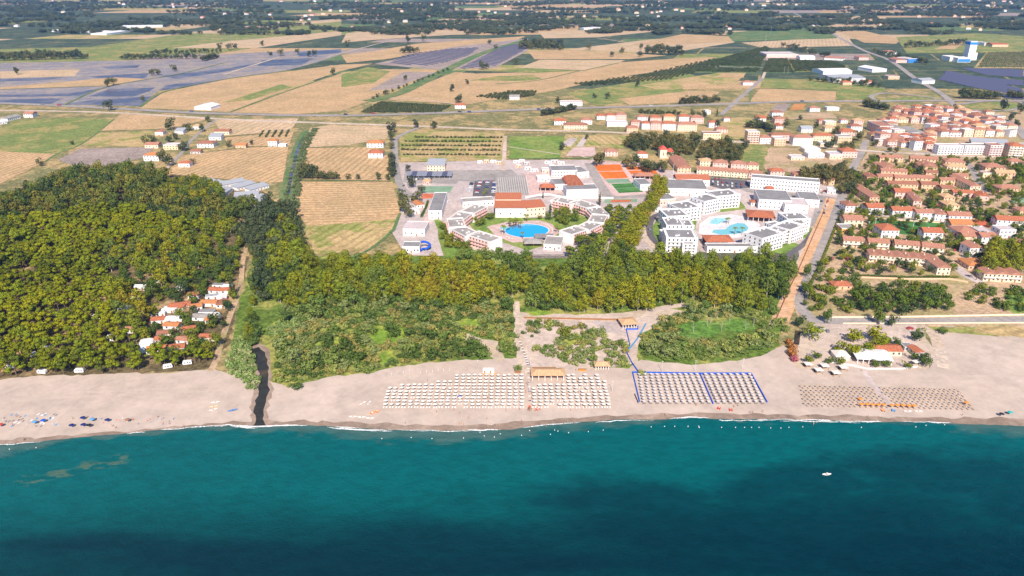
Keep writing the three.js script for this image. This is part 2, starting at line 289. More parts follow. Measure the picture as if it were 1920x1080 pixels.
sheet('wet_sand', [...wetTop.flatMap((p, i) => i < wetTop.length - 1 ? [0, 1, 2, 3].map((k) => { const q = wetTop[i + 1], x = p[0] + (q[0] - p[0]) * k / 4; return [x, p[1] + (q[1] - p[1]) * k / 4 + 1.6 * Math.sin(x * 0.11) + 1.1 * Math.sin(x * 0.37 + 1) + rr(-0.5, 0.5)]; }) : [p]), ...shore.map((p) => [p[0], p[1] + 12]).reverse()], FM.wetSand, { rough: 0.7, y: 0.028, turn: 0, label: 'dark wet sand along the water line' });
// the sea: bottle green over sand, blue over deeper water, with dark weed beds
const waterEdge = shore.map((p) => G(...p));
const seaPts = [...roughLine(shore, 0.35, false), V(9000, 0, -260), V(9000, 0, 9000), V(-9000, 0, 9000), V(-9000, 0, -260)];
const SEA = { x0: -260, z0: -345, w: 520, h: 260 };
function seaTex() {
  const n = 1024, d = new Uint8Array(n * n * 4), c = [0, 0, 0], at = (x) => { let k = 0; while (k < waterEdge.length - 2 && waterEdge[k + 1].x < x) k++; const a = waterEdge[k], b = waterEdge[k + 1], t = Math.min(1, Math.max(0, (x - a.x) / (b.x - a.x))); return a.z + (b.z - a.z) * t; };
  const beds = [[1530, 900, 160, 40], [1760, 895, 210, 48], [1900, 930, 130, 70], [1650, 960, 330, 60], [1120, 935, 230, 32], [1250, 990, 280, 55], [800, 1010, 300, 45], [1420, 915, 90, 30], [500, 1040, 420, 30], [1000, 1060, 700, 30], [1750, 1030, 400, 60], [150, 1020, 200, 22]].map(([x, y, rx, ry]) => { const p = G(x, y), q = G(x + rx, y), s = G(x, y - ry); return [p.x, p.z, q.x - p.x, p.z - s.z]; });
  const weed = [[60, 900], [130, 878], [235, 864]].map((p) => G(...p));
  for (let y = 0; y < n; y++) for (let x = 0; x < n; x++) {
    const i = y * n + x, wx = SEA.x0 + SEA.w * x / n, wz = SEA.z0 + SEA.h * y / n, q = noiseA[i], r = noiseB[((y * 2) % n) * n + (x * 2) % n], f = noiseC[i], off = wz - at(wx) + (q - 0.5) * 14 + (r - 0.5) * 7;
    mixTo(c, [0.05, 0.12, 0.11], [0.0005, 0.094, 0.098], step(0, 6, off));
    const deep = step(40, 104, off); for (let k = 0; k < 3; k++) c[k] += ([0.0005, 0.033, 0.042][k] - c[k]) * deep;
    let bed = 0; for (const b of beds) { const e = Math.hypot((wx - b[0]) / b[2], (wz - b[1]) / b[3]); bed = Math.max(bed, step(1.5, 0.3, e + (q - 0.5) * 1.2 + (r - 0.5) * 0.5)); }
    for (let k = 0; k < 3; k++) c[k] += ([0.0005, 0.015, 0.028][k] - c[k]) * bed * 0.62;
    const tq = Math.min(1, Math.max(0, (wx - weed[0].x) / (weed[2].x - weed[0].x))), wl = weed[0].z + (weed[2].z - weed[0].z) * tq, drift = step(5, 0, Math.abs(wz - wl) + (r - 0.5) * 9) * step(0, 0.12, (wx - weed[0].x) / (weed[2].x - weed[0].x) + 0.25) * step(1.12, 0.9, (wx - weed[0].x) / (weed[2].x - weed[0].x)) * step(0.45, 0.8, f);
    for (let k = 0; k < 3; k++) c[k] = (c[k] + ([0.07, 0.12, 0.08][k] - c[k]) * drift * 0.8) * (1 + 0.22 * (f - 0.5));
    d[i * 4] = by(c[0]); d[i * 4 + 1] = by(c[1]); d[i * 4 + 2] = by(c[2]); d[i * 4 + 3] = 255;
  }
  const t = new THREE.DataTexture(d, n, n); t.colorSpace = THREE.SRGBColorSpace; t.magFilter = THREE.LinearFilter; t.wrapS = t.wrapT = THREE.ClampToEdgeWrapping; t.needsUpdate = true; return t;
}
function bumpTex() { const n = 1024, d = new Uint8Array(n * n * 4); for (let i = 0; i < n * n; i++) { const v = Math.round(255 * (0.45 * noiseB[i] + 0.55 * noiseC[i])); d.set([v, v, v, 255], i * 4); } const t = new THREE.DataTexture(d, n, n); t.magFilter = THREE.LinearFilter; t.wrapS = t.wrapT = THREE.RepeatWrapping; t.needsUpdate = true; return t; }
{
  const g = new THREE.ShapeGeometry(new THREE.Shape(seaPts.map((p) => new THREE.Vector2(p.x, -p.z)))).rotateX(-Math.PI / 2).translate(0, 0.036, 0), p = g.attributes.position, uv = g.attributes.uv, uv1 = new Float32Array(p.count * 2);
  for (let i = 0; i < p.count; i++) { uv.setXY(i, (p.getX(i) - SEA.x0) / SEA.w, (p.getZ(i) - SEA.z0) / SEA.h); uv1[i * 2] = p.getX(i) / 110; uv1[i * 2 + 1] = p.getZ(i) / 70; }
  g.setAttribute('uv1', new THREE.BufferAttribute(uv1, 2));
  const bump = bumpTex(); bump.channel = 1;
  struct('sea', g, new THREE.MeshPhysicalMaterial({ map: seaTex(), roughness: 0.25, ior: 1.33, specularIntensity: 0.32, bumpMap: bump, bumpScale: 0.25 }), 'teal sea turning deep blue offshore');
}
// foam of small breaking waves: broken streaks of uneven width, some washed up, some still outside
for (let k = 0; k < 46; k++) {
  const a = k < 34 ? rr(0, 31) : pick([8.5, 9.2, 15.5, 16.5, 20.7, 24.8, 25.6, 28.2, 30.4, 31, 6.4, 12.4]), b = Math.min(33.8, a + rr(0.35, 2.2)), w = rr(0.5, 1.5), off = k % 3 === 0 ? rr(1.2, 3.2) : rr(-0.6, 1), pts = [], n = 16;
  for (let i = 0; i <= n; i++) { const t = a + (b - a) * i / n, m = Math.floor(t), f = t - m, p = shore[m], q = shore[m + 1]; pts.push([p[0] + (q[0] - p[0]) * f, p[1] + (q[1] - p[1]) * f + off + 0.5 * Math.sin(t * 9 + k) + rr(-0.3, 0.3)]); }
  const g = ribbonGeo(pts, 1, 0.044 + 0.0003 * k), pos = g.attributes.position, m = pos.count / 2;
  for (let i = 0; i < m; i++) { const s = Math.sin(Math.PI * i / (m - 1)) ** 0.6 * w * rr(0.15, 1), cx = (pos.getX(2 * i) + pos.getX(2 * i + 1)) / 2, cz = (pos.getZ(2 * i) + pos.getZ(2 * i + 1)) / 2; for (const j of [0, 1]) { const e = s * rr(0.5, 1.4); pos.setXYZ(2 * i + j, cx + (pos.getX(2 * i + j) - cx) * s, pos.getY(0), cz + (pos.getZ(2 * i + j) - cz) * e); } }
  const f = mesh(numbered('wave_foam'), g, M.foam, scene); tag(f, 'thin white streak of foam breaking on the wet sand', 'foam', 'foam along the water line', 'stuff');
}
// ---------- land cover behind the beach ----------
const N_ = (name, px, mat, y, rough = 1.5, label) => sheet(name, px, mat, { rough, y, turn: 0.3, label });
N_('woodland_floor', [[-140, 712], [0, 711], [240, 700], [395, 692], [430, 640], [450, 540], [480, 440], [520, 380], [480, 350], [330, 325], [150, 318], [40, 352], [-140, 420]], FM.forestFloor, 0.012, 2, 'needle-strewn floor of the pine wood');
N_('dune_ground', [[430, 700], [450, 560], [480, 470], [560, 480], [720, 480], [1500, 470], [1480, 560], [1455, 660], [1380, 690], [1200, 690], [1080, 700], [960, 690], [860, 690], [740, 700], [560, 735], [500, 720]], FM.scrub, 0.016, 1.5, 'green scrubby ground behind the dunes');
N_('dune_sand', [[965, 585], [1080, 590], [1180, 585], [1240, 575], [1290, 585], [1200, 625], [1195, 680], [1110, 692], [1020, 690], [975, 700], [962, 650]], FM.sandDune, 0.022, 1.2, 'sandy clearing between the dune shrubs');
N_('dune_sand', [[870, 625], [930, 640], [960, 690], [880, 650]], FM.sandDune, 0.022);
N_('restaurant_yard', [[1490, 690], [1486, 640], [1530, 606], [1720, 607], [1760, 668], [1742, 692]], FM.sandDune, 0.024, 1, 'sandy yard around the beach restaurant');
N_('reed_bed', [[1258, 622], [1280, 606], [1312, 600], [1345, 606], [1372, 596], [1404, 604], [1420, 616], [1392, 624], [1362, 618], [1330, 634], [1290, 638]], std({ map: fieldTex([0.1, 0.2, 0.035], [0.17, 0.25, 0.06], 0, 0, 0.8) }), 0.024, 1, 'bright green hollow of reeds');
for (const q of [[[505, 612], [530, 594], [560, 588], [566, 606], [540, 624], [512, 634]], [[590, 646], [612, 634], [645, 632], [650, 646], [620, 656]], [[700, 668], [722, 658], [746, 662], [742, 680], [712, 684]], [[846, 604], [880, 596], [904, 600], [896, 612], [860, 614]], [[690, 612], [728, 606], [764, 616], [768, 638], [716, 646], [692, 634]], [[1040, 632], [1090, 628], [1100, 642], [1060, 650]], [[985, 584], [1030, 580], [1044, 588], [1000, 592]]]) N_('grass_patch', q, FM.lush, 0.0262, 1.4, 'fresh green grass between the dune shrubs');
N_('village_ground', [[1480, 560], [1500, 500], [1560, 380], [1600, 330], [1640, 262], [1800, 200], [2050, 215], [2060, 612], [1740, 612], [1560, 604], [1500, 596]], FM.earth, 0.012, 2, 'dry ground between the houses');
N_('dry_grass', [[1520, 590], [1530, 500], [1570, 492], [1600, 520], [1680, 530], [1800, 535], [1920, 560], [1920, 592], [1600, 595]], FM.earth, 0.03);
N_('dry_grass', [[1740, 612], [1920, 612], [2060, 612], [2060, 640], [1830, 628], [1745, 620]], FM.strawGreen, 0.026);
N_('lawn', [[1626, 412], [1770, 418], [1772, 432], [1700, 440], [1630, 430]], FM.pitch, 0.034, 0);
N_('dry_grass', [[1805, 374], [1850, 376], [1905, 392], [1912, 402], [1860, 405], [1815, 398]], FM.earth, 0.034);
N_('sports_court', [[1824, 412], [1856, 410], [1862, 426], [1824, 428]], FM.redCourt, 0.036, 0); N_('sports_court', [[1896, 370], [1922, 370], [1922, 380], [1896, 380]], FM.greenCourt, 0.036, 0);
N_('lawn', [[1880, 550], [1925, 545], [1925, 588], [1895, 588]], FM.lawn, 0.034);
N_('resort_ground', [[745, 305], [960, 300], [1110, 300], [1245, 318], [1560, 345], [1580, 372], [1500, 490], [1440, 492], [1220, 480], [1000, 485], [760, 478], [735, 435], [752, 395]], FM.paving, 0.016, 0, 'paved grounds of the seaside resorts');
N_('garden', [[860, 405], [905, 395], [940, 408], [1020, 408], [1090, 400], [1110, 412], [1080, 440], [990, 470], [900, 440]], FM.lawn, 0.022, 1, 'garden inside the ring of the pink hotel');
N_('garden', [[815, 412], [840, 400], [850, 450], [900, 472], [1000, 478], [960, 492], [830, 480]], FM.lawn, 0.022, 1);
N_('pool_terrace', [[912, 425], [950, 416], [1010, 413], [1035, 420], [1050, 436], [1020, 452], [960, 455], [930, 442]], FM.pinkPaving, 0.028, 0.5);
N_('pool_terrace', [[1312, 420], [1330, 406], [1370, 402], [1400, 406], [1425, 420], [1420, 436], [1385, 446], [1335, 447], [1310, 437]], FM.whitePaving, 0.028, 0.3);
for (const q of [[[1305, 400], [1345, 382], [1390, 378], [1400, 392], [1330, 400]], [[1290, 432], [1296, 416], [1306, 408], [1304, 432]], [[1480, 450], [1520, 425], [1530, 440], [1440, 470]], [[1222, 425], [1236, 405], [1240, 455], [1228, 450]], [[1440, 470], [1475, 452], [1500, 458], [1470, 478]]]) N_('lawn', q, FM.lawn, 0.03, 0.5);
// courts and car parks
N_('sports_court', [[785, 361], [795, 349], [856, 349], [852, 361]], FM.greenCourt, 0.03, 0, 'pale green court beside the car park'); N_('clay_court', [[788, 373], [793, 363], [834, 363], [832, 370]], FM.redCourt, 0.03, 0);
N_('court_surround', [[1103, 307], [1110, 300], [1250, 310], [1246, 330], [1220, 362], [1160, 368], [1140, 362]], FM.pinkPaving, 0.026, 0);
N_('clay_court', [[1113, 309.5], [1163, 308], [1169, 320], [1121, 321]], FM.clay, 0.034, 0, 'bright orange clay court with net'); N_('clay_court', [[1122, 322], [1170, 321.3], [1178, 333.5], [1133, 335]], FM.clay, 0.034, 0); N_('clay_court', [[1172, 312], [1222, 313], [1226, 318], [1176, 318.5]], FM.clay, 0.034, 0); N_('clay_court', [[1177, 320], [1228, 319.5], [1234, 326], [1184, 327]], FM.clay, 0.034, 0);
N_('sports_court', [[1134, 336.5], [1178, 335.5], [1184, 342.5], [1141, 343.5]], FM.greenCourt, 0.034, 0); N_('football_pitch', [[1145, 344.5], [1190, 343], [1207, 360], [1160, 362]], FM.pitch, 0.034, 0, 'small green five-a-side football pitch'); N_('sports_court', [[1135, 373], [1196, 373], [1194, 379], [1132, 381]], FM.greenCourt, 0.03, 0); N_('sports_court', [[1146, 374.5], [1184, 374.5], [1182, 378.5], [1144, 379.5]], FM.redCourt, 0.034, 0);
for (const [[ax, ay], [bx, by_]] of [[[1145, 344.5], [1160, 362]], [[1190, 343], [1207, 360]], [[1145, 344.5], [1190, 343]], [[1160, 362], [1207, 360]], [[1152, 353], [1198, 351.5]]]) ribbon('pitch_line', [[ax, ay], [bx, by_]], 0.35, M.line, 0.038);
N_('car_park', [[886, 368], [890, 339], [928, 338], [930, 368]], FM.asphaltDark, 0.03, 0, 'dark asphalt car park'); N_('car_park', [[932, 366], [930, 332], [985, 329], [992, 365]], FM.asphalt, 0.03, 0); N_('car_park', [[755, 342], [760, 320], [960, 318], [975, 335], [930, 345], [885, 346]], FM.asphalt, 0.026, 0);
N_('car_park', [[1318, 345], [1330, 334], [1400, 338], [1408, 352], [1360, 356]], FM.asphaltDark, 0.03, 0); N_('car_park', [[1380, 352], [1540, 366], [1575, 372], [1545, 420], [1520, 425], [1530, 380], [1400, 360]], FM.asphalt, 0.03, 0);
N_('car_park', [[1268, 340], [1290, 326], [1335, 332], [1400, 336], [1320, 342]], FM.asphalt, 0.028, 0);
N_('plaza', [[958, 365], [985, 325], [1040, 320], [1060, 350], [1050, 368]], FM.pinkPaving, 0.028, 0);
for (let i = 0; i < 14; i++) ribbon('parking_line', [[934 + i * 4, 333 - i * 0.2], [937 + i * 4.2, 364 - i * 0.1]], 0.3, M.line, 0.036);
// ---------- roads ----------
ribbon('motorway', [[-200, 188], [0, 194], [100, 198], [200, 203], [340, 211], [430, 214], [640, 217], [860, 211], [1020, 205], [1280, 198], [1500, 191], [1640, 190], [1780, 189], [2000, 190]], 16, FM.asphalt, 0.6, 'grey dual road crossing the plain');
ribbon('railway_bed', [[-100, 206], [200, 211], [430, 224], [700, 234], [820, 238], [940, 243], [1160, 249], [1300, 262], [1420, 268], [1640, 284], [1760, 291], [1880, 296], [1960, 299]], 11, FM.track, 0.3, 'gravel railway bed along the village edge');
const road = (px, w, mat = FM.asphalt, y, label) => ribbon('road', px, w, mat, y, label);
road([[1555, 60], [1620, 95], [1665, 112], [1720, 150], [1765, 176], [1800, 203], [1830, 212], [1890, 228], [1925, 262]], 12, FM.asphalt, 0.55);
road([[1480, 20], [1520, 40], [1556, 60]], 10, FM.asphalt, 0.55);
road([[1352, 216], [1390, 182], [1430, 147]], 8, FM.asphalt, 0.55); road([[1430, 147], [1440, 118], [1436, 100]], 6, FM.track, 0.55);
road([[1640, 190], [1635, 180], [1660, 175], [1720, 180], [1765, 186]], 9, FM.asphalt, 0.56); road([[1800, 196], [1850, 190], [1905, 190], [1918, 200], [1880, 208], [1820, 206]], 9, FM.asphalt, 0.56);
road([[325, 303], [342, 285], [360, 262], [405, 224]], 5, FM.asphalt, 0.3); road([[312, 316], [325, 303]], 5, FM.track, 0.3);
road([[740, 262], [741, 300], [748, 340], [757, 356], [775, 368]], 8, FM.asphalt, 0.45, 'grey lane along the stubble field'); road([[740, 262], [760, 250], [785, 240]], 7, FM.asphalt, 0.5);
road([[947, 255], [945, 300], [943, 320]], 5, FM.track, 0.2); road([[1060, 283], [1120, 300], [1250, 308]], 4, FM.track, 0.2);
road([[420, 140], [470, 124], [525, 107]], 7, FM.track, 0.52); road([[525, 107], [600, 109], [640, 100]], 5, FM.track, 0.52);
road([[860, 425], [832, 405], [848, 380], [862, 350], [872, 340]], 14, FM.paving, 0.036); road([[800, 420], [810, 400], [820, 372]], 9, FM.pinkPaving, 0.034);
road([[990, 370], [1040, 366], [1140, 370], [1235, 366]], 9, FM.asphalt, 0.036); road([[1140, 368], [1122, 340], [1104, 306]], 11, FM.asphalt, 0.038);
road([[1248, 470], [1222, 445], [1218, 425], [1226, 406], [1245, 398]], 6, FM.asphaltDark, 0.04, 'dark curved service lane beside the white hotel'); road([[1236, 472], [1212, 445], [1206, 425], [1216, 402], [1240, 390]], 7, FM.track, 0.036);
road([[1475, 480], [1510, 455], [1525, 435], [1540, 418]], 6, FM.asphaltDark, 0.04);
road([[1462, 602], [1484, 552], [1510, 495], [1532, 440], [1550, 400], [1560, 372]], 11.5, FM.orangeTrack, 0.05, 'straight orange earth promenade running inland'); road([[1450, 610], [1472, 560], [1498, 500], [1522, 440]], 6, FM.track, 0.034);
road([[1530, 604], [1508, 585], [1502, 565], [1512, 535], [1540, 470], [1566, 405], [1585, 350], [1602, 310], [1618, 280], [1628, 250], [1638, 232]], 9, FM.asphalt, 0.058, 'pale grey road past the terraced village');
road([[1520, 601], [1600, 602], [1740, 602], [1920, 599], [2060, 597]], 10, FM.asphalt, 0.062, 'pale grey road behind the open beach'); road([[1715, 605], [1748, 625], [1762, 660], [1770, 690]], 7, FM.track, 0.046);
road([[1588, 320], [1600, 330], [1640, 345]], 5, FM.paving, 0.04); road([[1808, 300], [1822, 318], [1836, 340], [1850, 360]], 9, FM.asphalt, 0.044); road([[1640, 275], [1660, 276], [1760, 290]], 8, FM.asphalt, 0.04);
road([[1640, 402], [1700, 410], [1770, 415], [1800, 432], [1810, 470], [1810, 500]], 6, FM.paving, 0.05); road([[1795, 500], [1810, 515], [1840, 530]], 8, FM.paving, 0.048);
road([[462, 462], [455, 490], [450, 540], [432, 590], [415, 640], [403, 680], [394, 696]], 3.8, FM.earth, 0.03, 'sandy track between the pine wood and the canal');
road([[968, 565], [970, 600], [978, 640], [986, 670], [992, 700]], 4.5, FM.track, 0.034); road([[1300, 570], [1240, 578], [1215, 590], [1200, 610]], 6, FM.sandDune, 0.034); road([[980, 596], [1080, 598], [1170, 600], [1215, 592]], 4, FM.track, 0.036);
N_('court_surround', [[1105, 600], [1210, 593], [1195, 625], [1130, 622]], FM.paving, 0.032, 0.5);
for (const [px, w] of [[[[215, 223], [150, 272], [105, 290], [84, 304]], 3], [[[190, 246], [290, 243]], 2.5], [[[262, 201], [310, 172], [433, 147], [560, 131]], 6], [[[430, 211], [553, 166], [640, 137]], 5], [[[120, 197], [205, 162], [330, 140], [420, 118]], 5], [[[0, 168], [205, 161]], 4], [[[566, 277], [690, 276]], 2.5], [[[557, 338], [733, 340]], 3], [[[1087, 133], [1000, 152], [930, 158]], 5], [[[1160, 118], [1092, 133]], 5], [[[955, 298], [1110, 297]], 5], [[[350, 290], [480, 276], [541, 275]], 2], [[[1405, 191], [1425, 166], [1568, 171]], 4], [[[738, 432], [690, 470], [640, 490]], 3], [[[750, 400], [738, 432]], 3]]) ribbon('field_verge', px, w, FM.greenDeep, 0.47);
for (const [px, w] of [[[[955, 276], [1050, 290]], 3], [[[700, 183], [790, 187], [870, 198]], 4], [[[1310, 123], [1425, 127], [1440, 118]], 5], [[[640, 100], [760, 72], [900, 58]], 6], [[[1120, 72], [1260, 88], [1400, 90]], 6]]) ribbon('farm_track', px, w, FM.track, 0.48);
// canal: banks, then water
ribbon('canal_bank', [[615, 238], [585, 246], [572, 262], [556, 310], [545, 350], [545, 395]], 22, FM.greenDeep, 0.22, 'green banks of the drainage canal'); ribbon('canal_water', [[605, 240], [580, 250], [565, 266], [548, 320], [540, 365]], 4, FM.paddyWet, 0.24);
ribbon('canal_bank', [[690, 190], [740, 178], [800, 150], [850, 125], [905, 100], [985, 75]], 26, FM.greenDeep, 0.53);
const creek = new THREE.MeshPhysicalMaterial({ map: fieldTex([0.028, 0.03, 0.026], [0.075, 0.055, 0.03], 0, 0, 0.4, 0.5, 0.8), roughness: 0.2, specularIntensity: 0.35 });
sheet('creek_bank', [[464, 655], [484, 642], [504, 656], [511, 690], [508, 715], [512, 730], [504, 760], [500, 795], [470, 796], [470, 765], [477, 735], [480, 700], [470, 680]], FM.wetSand, { rough: 1.2, y: 0.031 });
sheet('creek_water', [[470, 655], [484, 650], [497, 660], [503, 690], [501, 715], [505, 730], [497, 760], [494, 785], [497, 799], [474, 800], [479, 786], [476, 765], [484, 735], [487, 700], [478, 680]], creek, { rough: 0.6, y: 0.034, label: 'dark narrow creek crossing the beach' });
ribbon('creek_water', [[478, 660], [474, 640]], 5, creek, 0.03);
for (const px of [[[20, 740], [300, 728], [430, 720]], [[15, 748], [290, 737], [440, 728]], [[520, 742], [640, 720], [880, 688]], [[1640, 700], [1800, 705], [1920, 700]], [[1690, 712], [1860, 716], [1940, 712]]]) for (const k of [0, 2.2]) ribbon('wheel_track', px.map((p) => [p[0], p[1] + k]), 0.45, FM.sandDune, 0.0235);
// straight dark path at the scrub edge and the light walk down to the far rows of shades
ribbon('boardwalk', [[1620, 695], [1640, 725], [1664, 757]], 3, FM.paving, 0.026, 'pale walk down to the brown beach shades'); ribbon('ditch_water', [[1493, 646], [1496, 620]], 3.5, creek, 0.05);
// ---------- building kit ----------
function roofGeo(w, d, rh, over, inset) {   // closed roof on a w x d plan, ridge along x; inset 0 gives gables, more gives hips
  const x = w / 2 + over, z0 = over, z1 = -d - over, t = 0.22, i = inset, zm = (z0 + z1) / 2, g = new THREE.BufferGeometry(), pos = [], uv = [];
  const P = (a, b, c) => [a, b, c], A = [P(-x, 0, z0), P(x, 0, z0), P(x, 0, z1), P(-x, 0, z1)], B = [P(-x, t, z0), P(x, t, z0), P(x, t, z1), P(-x, t, z1)], R = [P(-x + i, t + rh, zm), P(x - i, t + rh, zm)];
  const tri = (...p) => { for (const q of p) { pos.push(...q); uv.push(q[0] / 12, (q[2] + q[1]) / 12); } }, quad = (a, b, c, e) => tri(a, b, c, a, c, e);
  quad(A[3], A[2], A[1], A[0]); quad(A[0], A[1], B[1], B[0]); quad(A[1], A[2], B[2], B[1]); quad(A[2], A[3], B[3], B[2]); quad(A[3], A[0], B[0], B[3]);
  quad(B[0], B[1], R[1], R[0]); quad(B[2], B[3], R[0], R[1]); tri(B[1], B[2], R[1]); tri(B[3], B[0], R[0]);
  g.setAttribute('position', new THREE.Float32BufferAttribute(pos, 3)); g.setAttribute('uv', new THREE.Float32BufferAttribute(uv, 2)); g.computeVertexNormals(); return g;
}
function shedGeo(w, d, front, back, over) {   // sloping slab, lower in front
  const g = boxGeo(-w / 2 - over, w / 2 + over, 0, 0.25, -d - over, over), p = g.attributes.position, uv = g.attributes.uv;
  for (let i = 0; i < p.count; i++) { p.setY(i, p.getY(i) + front + (back - front) * (-p.getZ(i) / d)); uv.setXY(i, p.getX(i) / 12, p.getZ(i) / 12); }
  g.computeVertexNormals(); return g;
}
function vaultGeo(w, d, rise) {   // barrel roof along z
  const s = new THREE.Shape(), n = 12; s.moveTo(-w / 2, 0); for (let i = 0; i <= n; i++) { const a = Math.PI * (1 - i / n); s.lineTo(Math.cos(a) * w / 2, 0.05 + Math.sin(a) * rise); } s.lineTo(w / 2, 0);
  const g = new THREE.ExtrudeGeometry(s, { depth: d, bevelEnabled: false }).translate(0, 0, -d), uv = g.attributes.uv, p = g.attributes.position; for (let i = 0; i < p.count; i++) uv.setXY(i, p.getX(i) / 40, p.getZ(i) / 40); return g;
}
function slabUv(m, w, d) { const g = boxGeo(-w / 2, w / 2, 0, 0.12, -d, 0), p = g.attributes.position, uv = g.attributes.uv, o = rnd(), q = rnd(); for (let i = 0; i < p.count; i++) uv.setXY(i, p.getX(i) / 50 + o, p.getZ(i) / 50 + q); return g; }
const winGeo = boxGeo(-0.5, 0.5, 0, 1, -0.12, 0.04), chimneyGeo = boxGeo(-0.4, 0.4, 0, 1.6, -0.4, 0.4);
function win(parent, x, y, z, w, h, turn = 0, mat = M.glass, name = 'window') { const m = mesh(name, winGeo, mat, parent); m.position.set(x, y, z); m.scale.set(w, h, 1); m.rotation.y = turn; return m; }
// walls with a roof and windows on a front edge; local x along the front, +z to the front
function fitOut(o, w, d, h, { roof = 'hip', rm = RM.terracotta, wm = WM.cream, rh, over = 0.5, floors = 2, cols, sides = true, parapet = 0.7, winW = 1.2, winH = 1.4, chimney, balcony, bay, lower = 0, pw = WM.white } = {}) {
  box('wall', wm, o, -w / 2, w / 2, -0.2, h, -d, 0);
  const along = w >= d, rr_ = rh ?? Math.min(3.2, Math.min(w, d) * 0.2);
  if (roof === 'hip' || roof === 'gable') {
    const inset = roof === 'hip' ? Math.min(w, d) / 2 : 0;
    const r = along ? mesh('roof', roofGeo(w, d, rr_, over, inset), rm, o) : mesh('roof', roofGeo(d, w, rr_, over, inset).rotateY(Math.PI / 2).translate(-w / 2 + 0, 0, -d / 2), rm, o);
    r.position.y = h;
    if (!along) r.position.x = w / 2 - 0 - 0, r.position.x -= 0;
    if (!along) { r.geometry.computeBoundingBox(); const b = r.geometry.boundingBox; r.position.set(-(b.min.x + b.max.x) / 2, h, -d / 2 - (b.min.z + b.max.z) / 2); }
    if (roof === 'gable') {   // gable ends
      const s = along ? d : w, tri = new THREE.Shape([new THREE.Vector2(-s / 2, 0), new THREE.Vector2(s / 2, 0), new THREE.Vector2(0, rr_)]), gg = new THREE.ExtrudeGeometry(tri, { depth: along ? w : d, bevelEnabled: false });
      const e = mesh('gable', along ? gg.rotateY(Math.PI / 2).translate(-w / 2, 0, -d / 2) : gg.translate(0, 0, -d), wm, o); e.position.y = h - 0.01;
    }
    if (chimney !== false) { const c = mesh('chimney', chimneyGeo, wm, r); const b = r.geometry.boundingBox ?? (r.geometry.computeBoundingBox(), r.geometry.boundingBox); c.position.set((b.min.x + b.max.x) / 2 + rr(-0.2, 0.2) * w, rr_ * 0.55, (b.min.z + b.max.z) / 2); }
  } else if (roof === 'shed') {
    mesh('roof', shedGeo(w, d, 0.05, rr_, over), rm, o).position.y = h; box('rear_wall', wm, o, -w / 2, w / 2, h, h + rr_ * 0.92, -d, -d + 0.4);
  } else if (roof === 'vault') { mesh('roof', vaultGeo(w + 0.4, d + 0.3, rr_), rm, o).position.set(0, h, 0.15);
  } else {
    const r = mesh('roof', slabUv(0, w - 0.5, d - 0.5), rm, o); r.position.set(0, h + 0.02, -0.25);
    if (parapet) { box('parapet', pw, o, -w / 2 - 0.06, w / 2 + 0.06, h, h + parapet, -0.25, 0.06); box('parapet', pw, o, -w / 2 - 0.06, w / 2 + 0.06, h, h + parapet, -d - 0.06, -d + 0.25); box('parapet', pw, o, -w / 2 - 0.06, -w / 2 + 0.25, h, h + parapet - 0.01, -d, -0.25); box('parapet', pw, o, w / 2 - 0.25, w / 2 + 0.06, h, h + parapet - 0.01, -d, -0.25); }
  }
  const fh = h / Math.max(1, floors), n = cols ?? Math.max(1, Math.round(w / 4)), nd = Math.max(1, Math.round(d / 6));
  for (let f = 0; f < floors; f++) {
    for (let c = 0; c < n; c++) { const x = -w / 2 + w * (c + 0.5) / n, door = f === 0 && c === Math.floor(n / 2) && h < 9; win(o, x, f * fh + (door ? 0 : fh * 0.32), 0.02, winW, door ? Math.min(2.1, fh * 0.75) : Math.min(winH, fh * 0.5), 0, door ? M.timber : M.glass, door ? 'door' : 'window'); }
    if (sides) for (let c = 0; c < nd; c++) { const s = o.position.x < 0 ? 1 : -1; win(o, s * (w / 2 + 0.02), f * fh + fh * 0.32, -d * (c + 0.5) / nd, winW, Math.min(winH, fh * 0.5), s * Math.PI / 2); }
    if (balcony && f > 0) { box('balcony', wm, o, -w / 2 + 0.4, w / 2 - 0.4, f * fh - 0.12, f * fh + 0.06, 0, 1.3); box('balcony_railing', M.railing, o, -w / 2 + 0.4, w / 2 - 0.4, f * fh + 0.06, f * fh + 0.95, 1.2, 1.28); }
  }
}
const taken = [];   // footprints, so that no tree grows in a house
const free = (p) => !taken.some(([x, z, w, d, s]) => { const a = p.x - x, b = p.z - z, u = a * Math.cos(s) - b * Math.sin(s), v = a * Math.sin(s) + b * Math.cos(s); return Math.abs(u) < w && Math.abs(v) < d; });
function house(name, label, cat, group, [x1, y1, x2, y2], d, h, opt = {}) {
  const a = G(x1, y1), b = G(x2, y2), o = thing(name, label, cat, V((a.x + b.x) / 2, 0, (a.z + b.z) / 2), -Math.atan2(b.z - a.z, b.x - a.x), group);
  const w = a.distanceTo(b), s = o.rotation.y; taken.push([o.position.x - Math.sin(s) * d / 2, o.position.z - Math.cos(s) * d / 2, w / 2 + 1.5, d / 2 + 1.5, s]);
  fitOut(o, w, d, h, opt); return o;
}
const roofWord = new Map([[RM.terracotta, 'terracotta'], [RM.rose, 'rose'], [RM.brown, 'brown'], [RM.orange, 'orange'], [RM.grey, 'grey'], [RM.white, 'white'], [RM.metal, 'metal'], [RM.greyWarm, 'grey'], [RM.sandstone, 'sandy'], [RM.pinkFlat, 'pink']]);
const wallWord = new Map([[WM.white, 'white'], [WM.cream, 'cream'], [WM.peach, 'peach'], [WM.pink, 'pink'], [WM.rose, 'rose'], [WM.yellow, 'yellow'], [WM.apricot, 'apricot'], [WM.grey, 'grey'], [WM.ochre, 'ochre'], [WM.blue, 'blue']]);
